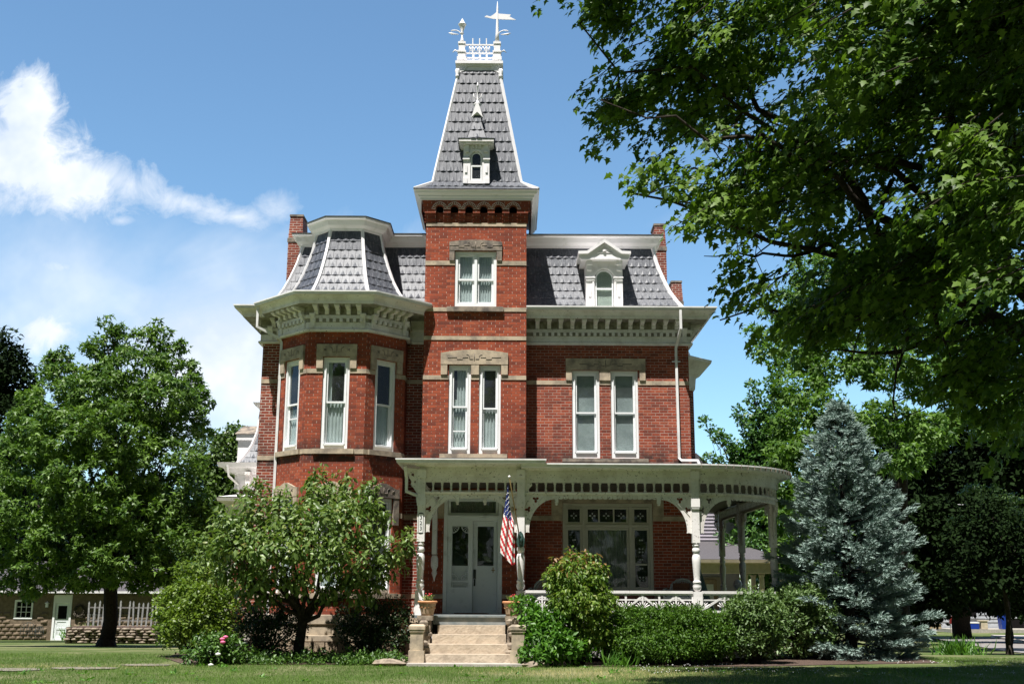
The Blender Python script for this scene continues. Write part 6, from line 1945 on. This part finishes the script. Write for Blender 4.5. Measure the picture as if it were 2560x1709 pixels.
tree('ginkgo_tree', 'spiky ginkgo with stiff upright branches right of the porch roof', 'tree', (*at(1910, 1520, 50).xy, gz(0, 50)), tuple(at(1912, 1150, 50)), .2,
     [bl(x0 + (x1 - x0) * f, y0 + (y1 - y0) * f, 50, r_ * (1.25 - .8 * f), r_ * (1.1 - .6 * f)) for x0, y0, x1, y1, r_ in [(1905, 1200, 1762, 1058, 26), (1900, 1190, 1775, 1150, 24), (1905, 1150, 1846, 1030, 26), (1912, 1120, 1882, 962, 28), (1935, 1110, 1938, 922, 32), (1900, 1180, 1806, 1096, 24), (1960, 1150, 1985, 980, 30), (1900, 1250, 1800, 1200, 28)] for f in (0, .2, .4, .6, .8, 1)]
     + [bl(x, y, 50, rx, ry) for x, y, rx, ry in [(1930, 1150, 40, 50), (1900, 1230, 70, 50), (1850, 1270, 60, 40), (1930, 1300, 80, 60), (1880, 1370, 90, 55), (1950, 1440, 80, 60)]], 46, 12, .11, .18, KITE, 'ginkgo_leaf', 'bark_dark', -.3, shell=.5, twigs=60)
for i, (pxb, Y, bs, lab) in enumerate([
        (2405, 74, [(2400, 1150, 130, 130), (2300, 1250, 120, 120), (2500, 1250, 140, 130), (2420, 1380, 150, 100), (2250, 1400, 100, 90), (2560, 1400, 120, 90), (2330, 1455, 110, 60), (2480, 1465, 130, 55), (2545, 1490, 60, 40), (2360, 1495, 60, 30)], 'dark tree across the road with the thickest trunk'),
        (2220, 62, [(2200, 1150, 130, 120), (2120, 1280, 120, 120), (2260, 1320, 120, 120), (2180, 1440, 140, 100), (2330, 1440, 110, 80), (2060, 1450, 100, 90), (2250, 1510, 110, 50)], 'dark tree right behind the blue spruce'),
        (2640, 58, [(2560, 1150, 130, 150), (2620, 1300, 130, 130), (2540, 1400, 90, 60), (2680, 1440, 100, 60)], 'dark tree at the right edge of the photo')]):
    tree('dark_tree', lab, 'tree', (*at(pxb, 1575, Y).xy, gz(0, Y)), tuple(at(pxb, 1250, Y)), .62 if i == 0 else .4, [bl(x, y, Y + random.uniform(-2, 2), rx, ry) for x, y, rx, ry in bs], 7, 60, .45, .34, KITE, 'dark_leaf', 'bark_dark', group='dark trees on the right', shell=.55, twigs=12)
tree('street_tree', 'young thin-trunked tree at the road edge, lower right', 'tree', (13.85, 32.5, -.1), (13.9, 32.5, 3.2), .085,
     [bl(x, y, 32.5, rx, ry) for x, y, rx, ry in [(2480, 1290, 90, 60), (2430, 1360, 80, 60), (2540, 1370, 90, 60), (2490, 1430, 110, 45), (2400, 1440, 60, 30), (2570, 1460, 60, 30)]], 16, 40, .22, .14, KITE, 'dark_leaf', 'bark_dark', shell=.5, twigs=30, fork=.7)
# a lit conifer-like branch showing in the dark at right
tree('yew_tree', 'feathery yellow-green branches in the dark at the right edge', 'tree', (*at(2520, 1580, 44).xy, gz(0, 44)), tuple(at(2520, 1350, 44)), .1,
     [bl(x, y, 44, rx, ry) for x, y, rx, ry in [(2440, 1225, 50, 12), (2500, 1250, 60, 14), (2440, 1300, 60, 14), (2510, 1320, 60, 18), (2470, 1360, 50, 14), (2540, 1290, 40, 30)]], 110, 7, .05, .13, KITE, 'round_shrub_leaf', 'bark_dark', .3, shell=.3, twigs=20)

# --- crab apple before the bay
cb0 = (-4.72, 26.0, .0)
fk = Vector((-4.62, 26.0, 1.02))
B_ = [bl(x, y, Y, rx, ry) for x, y, Y, rx, ry in [
    (795, 1195, 26.2, 16, 26), (790, 1240, 26, 40, 34), (850, 1215, 26.2, 18, 22), (880, 1255, 26, 70, 32), (920, 1225, 26.2, 14, 16), (700, 1260, 25.8, 34, 26), (625, 1235, 25.6, 22, 24), (640, 1285, 25.4, 60, 36), (745, 1300, 25.2, 70, 46), (840, 1310, 25.2, 80, 50), (930, 1300, 25.7, 45, 42),
    (572, 1312, 25.2, 46, 30), (615, 1360, 25, 74, 44), (548, 1372, 25.4, 38, 32), (690, 1370, 24.8, 80, 50), (790, 1385, 24.8, 85, 50), (880, 1380, 25.2, 60, 40), (965, 1375, 25.6, 42, 26), (1010, 1360, 25.8, 22, 14), (990, 1400, 25.7, 26, 16), (580, 1420, 25.2, 42, 22), (650, 1440, 25.2, 66, 28), (740, 1450, 25.4, 50, 22), (900, 1440, 25.7, 60, 24), (960, 1430, 25.8, 36, 20), (600, 1460, 25.5, 30, 14), (850, 1470, 25.8, 40, 14), (670, 1492, 25.6, 34, 14), (800, 1488, 25.9, 34, 12), (890, 1498, 25.8, 36, 14), (940, 1470, 25.8, 30, 16), (620, 1490, 25.6, 26, 12)]]
ct_ = thing('crabapple_tree', 'small spreading crab apple tree with forked trunk before the bay window', 'tree', cb0)
B_ += [bl(x, y, Y, rx, ry) for x, y, Y, rx, ry in [(790, 1190, 26.2, 10, 34), (775, 1215, 26.1, 8, 24), (640, 1225, 25.6, 8, 22), (700, 1245, 25.8, 10, 22), (868, 1205, 26.2, 8, 24), (930, 1215, 26, 8, 18), (1020, 1345, 25.8, 16, 8), (1015, 1385, 25.8, 14, 8), (498, 1345, 25.4, 14, 12), (505, 1405, 25.4, 16, 10), (545, 1440, 25.3, 22, 10)]]
C, O = blob_clusters(B_, 58, .3)
pos, ax, nm, sz = leaves_at(C, O, 12, .12, .14, .6, .8, .6)
scatter('crown', *OVAL, pos, ax, nm, sz, 'crab_leaf', ct_, np.repeat(rng.normal(0, .1, len(C)), 12) + rng.random(len(pos)) * .8)
mb = MB(); limb(mb, cb0, fk, .125, .10, .03, 6, 10); mb.lathe([(.22, -.1), (.17, .02), (.125, .2)], cb0, 10)
heads = [at(640, 1330, 25.5), at(560, 1360, 25.2), at(720, 1290, 25.4), at(800, 1240, 26), at(860, 1330, 25.6), at(930, 1330, 25.8), at(980, 1390, 25.8), at(690, 1420, 24.9), at(540, 1320, 25.3), at(880, 1430, 25.8), at(600, 1440, 25.3), at(780, 1350, 24.9)]
for h in heads:
    pts = limb(mb, fk + Vector((0, 0, random.uniform(-.25, .05))), h, .055, .018, .12, 7, 7)
    for i in sorted(range(len(C)), key=lambda q: (Vector(C[q]) - h).length)[:22]: limb(mb, pts[random.randint(3, 7)], C[i], .013, .004, .15, 3, 4)
mb.build('trunk', 'bark_dark', ct_)


# --- shrubs
def shrub(name, label, blobs, dens, nleaf, rad, size, tmpl, mat, droop=.1, shell=.7, group=None, tintfn=None, base=None, updir=.7, cat='shrub'):
    x, y = (blobs[0][0], blobs[0][1]) if base is None else base
    t_ = thing(name, label, cat, (x, y, 0), group)
    C, O = blob_clusters(blobs, dens, shell); k = C[:, 2] > .06; C, O = C[k], O[k]
    pos, ax, nm, sz = leaves_at(C, O, nleaf, rad, size, droop, .8, updir)
    pos[:, 2] = np.maximum(pos[:, 2], .03)
    tn = np.repeat(rng.normal(0, .12, len(C)), nleaf) + rng.random(len(pos)) * .75 + .1
    if tintfn: tn = tintfn(pos, tn)
    scatter('foliage', *tmpl, pos, ax, nm, sz, mat, t_, tn)
    mb = MB()
    for i in range(0, len(C), max(1, len(C) // 26)): limb(mb, (x + random.uniform(-.12, .12), y + random.uniform(-.1, .1), 0), C[i], .018, .005, .1, 4, 5)
    mb.build('stems', 'bark_dark', t_)
    return t_


shrub('boxwood_hedge', 'dense clipped boxwood hedge in front of the porch railing', [bl(x, y, Y, rx, ry) for x, y, Y, rx, ry in [
    (1570, 1580, 25.4, 62, 56), (1650, 1578, 25.3, 66, 58), (1735, 1580, 25.3, 66, 58), (1790, 1592, 25.4, 46, 50), (1540, 1600, 25.5, 40, 44), (1610, 1560, 25.6, 60, 34), (1700, 1558, 25.6, 60, 34), (1770, 1570, 25.6, 44, 36), (1650, 1610, 25.1, 90, 34), (1750, 1612, 25.2, 60, 30), (1560, 1615, 25.2, 50, 28)]],
    520, 12, .05, .062, OVAL, 'hedge_leaf', -.2, .8)
shrub('round_shrub', 'rounded light green shrub left of the spruce', [bl(x, y, Y, rx, ry) for x, y, Y, rx, ry in [(1885, 1560, 25.8, 62, 72), (1850, 1540, 25.7, 34, 38), (1920, 1530, 25.8, 38, 38), (1880, 1522, 25.8, 40, 24), (1850, 1590, 25.6, 36, 40), (1925, 1590, 25.7, 36, 40)]], 260, 16, .07, .085, OVAL, 'round_shrub_leaf', 0, .8)
shrub('viburnum_shrub', 'leafy shrub behind the rounded one, under the curved porch corner', [bl(x, y, 27.6, rx, ry) for x, y, rx, ry in [(1990, 1530, 58, 54), (2020, 1500, 38, 34), (1965, 1505, 36, 30), (2040, 1560, 50, 50), (1990, 1580, 60, 50)]], 190, 16, .08, .09, OVAL, 'round_shrub_leaf', .1, .75)


def tips(pos, tn):
    """young leaves at the top of the shrub are copper-coloured"""
    f = np.clip((pos[:, 2] - 1.85) / .5, 0, 1)
    return np.where(rng.random(len(pos)) < f * .45, 1.0, np.minimum(tn, .8))


shrub('tall_shrub', 'tall yellow-green shrub with coppery leaf tips before the porch window', [bl(x, y, Y, rx, ry) for x, y, Y, rx, ry in [
    (1440, 1440, 25, 62, 46), (1400, 1450, 25.1, 36, 34), (1485, 1450, 25.1, 36, 36), (1425, 1400, 25.1, 11, 24), (1470, 1396, 25.1, 7, 28), (1490, 1403, 25.1, 9, 22), (1388, 1415, 25.1, 9, 20), (1370, 1435, 25.1, 8, 16), (1448, 1402, 25.1, 7, 20), (1510, 1425, 25.1, 8, 16), (1525, 1500, 25, 14, 20), (1450, 1500, 24.9, 66, 50), (1405, 1510, 25, 30, 44), (1500, 1510, 25, 28, 40), (1470, 1560, 25, 52, 44), (1430, 1600, 25.1, 50, 36), (1500, 1590, 25.1, 34, 30)]],
    300, 9, .045, .10, OVAL, 'tall_shrub_leaf', .8, .5, tintfn=tips, base=(1.45, 25.1))
shrub('leafy_plant', 'bright green broad-leaved plants right of the right pedestal', [bl(x, y, Y, rx, ry) for x, y, Y, rx, ry in [
    (1350, 1600, 24.75, 40, 44), (1390, 1610, 24.6, 42, 36), (1340, 1555, 24.9, 30, 30), (1380, 1560, 24.9, 36, 30), (1430, 1625, 24.6, 36, 24), (1320, 1530, 25.1, 24, 16), (1310, 1510, 25.1, 20, 10), (1350, 1640, 24.5, 40, 12)]],
    200, 10, .08, .12, OVAL, 'vine_leaf', .1, .5, base=(.75, 24.8), cat='plant')
shrub('yellow_shrub', 'yellow-green feathery shrub at the left corner of the house', [bl(x, y, Y, rx, ry) for x, y, Y, rx, ry in [
    (500, 1440, 27.5, 34, 40), (470, 1475, 27.3, 46, 30), (520, 1490, 27, 60, 40), (430, 1520, 27.2, 40, 36), (480, 1540, 26.8, 60, 44), (560, 1530, 27, 44, 44), (425, 1480, 27.3, 26, 10), (405, 1540, 27.3, 22, 8), (455, 1420, 27.4, 18, 16), (540, 1430, 27.4, 22, 20), (590, 1480, 27.2, 24, 20), (400, 1500, 27.3, 16, 8), (440, 1580, 27, 44, 34), (520, 1590, 26.8, 50, 34), (580, 1580, 27, 36, 30), (410, 1560, 27.4, 22, 20)]],
    260, 9, .07, .085, KITE, 'yellow_leaf', .1, .45)
shrub('dark_shrub', 'dark fine-leaved shrub in the shade left of the crab apple trunk', [bl(x, y, Y, rx, ry) for x, y, Y, rx, ry in [(665, 1540, 26.2, 48, 44), (640, 1580, 26, 44, 44), (690, 1590, 26, 46, 40), (620, 1545, 26.2, 34, 34), (730, 1545, 26.4, 40, 30)]], 220, 14, .07, .065, KITE, 'dark_shrub_leaf', 0, .6)
shrub('evergreen_shrub', 'dark bushy shrub between the bay and the left pedestal', [bl(x, y, Y, rx, ry) for x, y, Y, rx, ry in [(930, 1550, 26.4, 60, 48), (980, 1530, 26.2, 40, 36), (1000, 1570, 26, 34, 40), (900, 1590, 26.3, 50, 34), (960, 1600, 26.1, 50, 34), (870, 1550, 26.5, 34, 34)]], 220, 14, .07, .065, OVAL, 'dark_shrub_leaf', 0, .6)
py_ = shrub('peony_bush', 'peony bush with pink and white blooms at the front of the left bed', [bl(x, y, Y, rx, ry) for x, y, Y, rx, ry in [(530, 1630, 24.6, 52, 34), (560, 1610, 24.7, 40, 26), (490, 1640, 24.6, 34, 22), (585, 1635, 24.7, 36, 22), (520, 1600, 24.8, 24, 14)]], 170, 9, .06, .10, OVAL, 'cover_leaf', .2, .5)
for k, (x, y, Y, m_, lab) in enumerate([(564, 1592, 24.4, 'petal_pink', 0), (556, 1597, 24.35, 'petal_pink', 0), (557, 1605, 24.3, 'petal_pink', 0), (545, 1635, 24.1, 'petal_white', 1), (527, 1662, 24.1, 'petal_white', 1)]):
    p = at(x, y, Y); mb = MB(); mb.lathe([(.01, -.03), (.04, -.02), (.055, .0), (.045, .025), (.015, .04)], tuple(p), 9); mb.lathe([(.02, -.01), (.062, .01), (.05, .02)], tuple(p), 9)
    mb.build('blossom', m_, py_)['label'] = 'white blossom' if lab else 'pink blossom'


def ground_cover(name, label, regions, clumps, mat, tmpl, size, hmax):
    P_ = []
    for (px0, px1, py0, py1) in regions:
        for _ in range(clumps):
            x, y = random.uniform(px0, px1), random.uniform(py0, py1); Y = 24.45 + (1655 - y) * .04
            q = at(x, 1600, Y); r_ = random.uniform(.08, .26); h = random.uniform(.06, hmax)
            for k in range(int(900 * r_ * r_ + 12)):
                a, d = random.uniform(0, 6.283), r_ * random.random() ** .5
                P_.append((q.x + d * math.cos(a), Y + d * math.sin(a), .02 + h * random.random() * (1 - (d / r_) ** 2 * .7)))
    P_ = np.array(P_); ax = rng.normal(0, 1, P_.shape) + np.array([0, 0, .5]); nm = rng.normal(0, .5, P_.shape) + np.array([0, -.2, 1])
    o = scatter(name, *tmpl, P_, ax, nm, size * rng.uniform(.6, 1.3, len(P_)), mat); tag(o, label, kind='stuff')


ground_cover('ground_cover', 'low leafy ground cover filling the shaded bed', [(600, 960, 1618, 1652), (700, 1000, 1600, 1640), (560, 720, 1612, 1650), (860, 1010, 1622, 1648)], 62, 'cover_leaf', OVAL, .075, .34)
dl_ = []
def strappy(cx, cy, z0, n, L, name, label, mat):
    P_ = np.array([[cx + random.gauss(0, L * .5), cy + random.gauss(0, .2), z0] for _ in range(n)]); ax = rng.normal(0, .45, P_.shape) + np.array([0, 0, 1.]); nm = rng.normal(0, 1, P_.shape)
    BL = ([(0, .03, 0), (0, -.03, 0), (.5, .035, .05), (.5, -.035, .05), (1, 0, -.25)], [(0, 1, 3), (0, 3, 2), (2, 3, 4)])
    tag(scatter(name, *BL, P_, ax, nm, L * rng.uniform(.6, 1.2, n), mat), label, 'plant')
strappy(-22.2, 60.6, gz0, 240, .85, 'daylily_clump', 'daylily clump right of the garage doorstep', 'vine_leaf')
strappy(-20.9, 60.2, gz0, 160, .6, 'daylily_clump', 'shorter leafy clump against the dry stone wall end', 'vine_leaf')
q = at(2395, 1612, 32); strappy(q.x, 32, -.12, 260, .5, 'grass_tuft', 'tuft of tall bright grass by the road kerb', 'vine_leaf')
q = at(1545, 1630, 24.7); strappy(q.x, 24.7, 0, 90, .4, 'grass_tuft', 'thin strappy tuft at the left foot of the hedge', 'vine_leaf')

# --- blue spruce
sx_, sy_, sz0, H = at(2130, 1640, 28.3).x, 28.3, 0.0, 0
topz = at(2125, 1012, 28.3).z
spt = thing('spruce_tree', 'blue spruce standing right of the curved porch', 'tree', (sx_, sy_, 0))
mb = MB(); mb.tube([(sx_, sy_, -.1), (sx_, sy_, 2), (sx_, sy_, topz - .1)], [.16, .11, .01], 8)
SP, SA, ST = [], [], []
z = .22
while z < topz - .08:
    f = z / topz; Rr = float(np.interp(f, [0, .08, .18, .34, .5, .66, .83, .93, 1], [1.15, 1.5, 1.64, 1.5, 1.24, .86, .38, .13, .0]))
    nb_ = max(5, int(11 * (1 - f) + 6)); ph = random.uniform(0, 6)
    for k in range(nb_):
        a = ph + 2 * PI * k / nb_ + random.gauss(0, .18); L = Rr * random.uniform(.68, 1.2); zz = z + random.uniform(-.10, .10)
        d = Vector((math.cos(a), math.sin(a), 0)); lift = .75 * f - .02
        pts = []
        m_ = max(3, int(L / .15))
        for i in range(m_ + 1):
            g_ = i / m_; pts.append(Vector((sx_, sy_, zz)) + d * L * g_ + Vector((0, 0, L * (lift * g_ - .50 * g_ * (1 - f) + .30 * g_ * g_))))
        if random.random() < .5: mb.tube([pts[0], pts[len(pts) // 2], pts[-1]], [.02, .012, .004], 4)
        side = Vector((-d.y, d.x, 0))
        for i in range(len(pts)):
            g_ = i / m_
            if g_ < .38: continue
            for j in range(6):
                s_ = random.choice((-1, 1)); out = (d * random.uniform(.6, 1.1) + side * s_ * random.uniform(.1, .9) + Vector((0, 0, random.uniform(0, .55)))).normalized()
                p = pts[i] + side * s_ * random.uniform(0, .24 * (1.15 - g_)) * (.6 + .6 * L) + Vector((0, 0, random.gauss(.02, .03)))
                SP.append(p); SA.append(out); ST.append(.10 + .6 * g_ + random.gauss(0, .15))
            if g_ > .75:
                for j in range(4): SP.append(pts[i]); SA.append((d + Vector((random.gauss(0, .3), random.gauss(0, .3), .25 + random.gauss(0, .2)))).normalized()); ST.append(.85)
    z += .27 - .12 * f
for k in range(14): SP.append(Vector((sx_, sy_, topz - .1 - .05 * k))); SA.append(Vector((random.gauss(0, .4), random.gauss(0, .4), 1)).normalized()); ST.append(.7)
SP, SA = np.array(SP), np.array(SA)
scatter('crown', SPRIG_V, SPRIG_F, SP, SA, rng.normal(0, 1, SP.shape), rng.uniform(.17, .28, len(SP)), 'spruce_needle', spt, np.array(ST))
mb.build('trunk', 'bark_dark', spt)
cn = MB()
for k in range(26):
    a = random.uniform(0, 6.28); z = topz - random.uniform(.5, 1.3); r_ = (topz - z) * .28
    cn.lathe([(.004, -.07), (.018, -.05), (.02, 0), (.008, .04)], (sx_ + r_ * math.cos(a), sy_ + r_ * math.sin(a), z), 6)
cn.build('cones', 'tan_wood', spt)

# --- far wood closing the horizon
P_ = []
for k in range(9000):
    x = random.uniform(-170, 170); y = 135 + random.uniform(-6, 14); top = 7 + 3 * math.sin(x * .11) + 2 * math.sin(x * .27 + 1)
    P_.append((x, y, -1.6 + (top + 1.6) * random.random() ** .6))
P_ = np.array(P_)
tag(scatter('far_woods', *KITE, P_, rng.normal(0, 1, P_.shape), rng.normal(0, .6, P_.shape) + np.array([0, -.5, .8]), rng.uniform(1.2, 2.6, len(P_)), 'far_leaf'), 'distant line of trees closing the horizon', kind='stuff')
# unseen trees added behind the camera to soften fill light and give reflections
P_ = []
for k in range(16000):
    x = random.uniform(-75, 75); y = -26 + random.uniform(-7, 7); top = 17 + 3 * math.sin(x * .2) + 2 * math.sin(x * .47 + 1)
    P_.append((x, y, 1.5 + (top - 1.5) * random.random() ** .8))
P_ = np.array(P_)
tag(scatter('added_shade_trees', *KITE, P_, rng.normal(0, 1, P_.shape), rng.normal(0, 1, P_.shape), rng.uniform(.9, 1.8, len(P_)), 'far_leaf'), 'added belt of unseen trees behind the camera, softening the fill light', kind='stuff')

# --- grass
n = 150000
gx = rng.uniform(-13, 15, n * 2); gy = 16.5 + 12 * rng.random(n * 2) ** 1.35
keep = np.abs(gx) < gy * .50 + .6
keep &= ~((gy > 24.5) & (gx > -7.4) & (gx < 9.6)); keep &= ~((gy > 24.35) & (gx > -2.4) & (gx < .6))
gx, gy = gx[keep][:n], gy[keep][:n]
pat = np.sin(gx * .9 + 1.2 * np.sin(gy * .6)) * .5 + np.sin(gy * 1.4 + .6 * gx) * .35 + rng.normal(0, .35, len(gx))
P_ = np.stack([gx, gy, np.zeros_like(gx)], 1)
tn = np.clip(.38 + .25 * pat, 0, 1)
dry = (np.sin(gx * .55 + .4) + np.sin(gy * .9 + gx * .2) + rng.normal(0, .5, len(gx))) > 1.4
tn = np.where(dry & (gy < 24), .93 + .07 * rng.random(len(gx)), tn * .8)
BLADE = ([(0, .055, 0), (0, -.055, 0), (1, 0, .25)], [(0, 1, 2)])
ax = rng.normal(0, .42, P_.shape) + np.array([0, 0, 1.])
tag(scatter('grass', *BLADE, P_, ax, rng.normal(0, 1, P_.shape), rng.uniform(.03, .07, len(P_)), 'grass_blade', None, tn), 'mown lawn grass with dry straw patches', kind='stuff')
P_ = []
for k in range(70):
    x, y = random.uniform(-9, 9), random.uniform(17.5, 24.2)
    for j in range(9): P_.append((x + random.gauss(0, .05), y + random.gauss(0, .05), .02))
P_ = np.array(P_)
tag(scatter('lawn_weeds', *OVAL, P_, rng.normal(0, 1, P_.shape) * np.array([1, 1, .25]) + np.array([0, 0, .3]), rng.normal(0, .3, P_.shape) + np.array([0, 0, 1.]), rng.uniform(.05, .11, len(P_)), 'vine_leaf'), 'broad-leaved weeds scattered through the lawn', kind='stuff')
# clover flowers
m_ = 420
cx_ = np.concatenate([rng.uniform(2.5, 7, m_ // 2), rng.uniform(8.2, 11.5, m_ // 2)]); cy_ = np.concatenate([rng.uniform(21.5, 24.5, m_ // 2), rng.uniform(21.5, 26.0, m_ // 2)])
P_ = np.stack([cx_, cy_, np.full(m_, .075)], 1)
TET = ([(1, 0, 0), (-.5, .87, 0), (-.5, -.87, 0), (0, 0, 1)], [(0, 1, 3), (1, 2, 3), (2, 0, 3)])
tag(scatter('clover_flowers', *TET, P_, np.tile([1., 0, 0], (m_, 1)), np.tile([0, 0, 1.], (m_, 1)), rng.uniform(.006, .012, m_), 'petal_white'), 'tiny white clover flowers dotted in the lawn', kind='stuff')
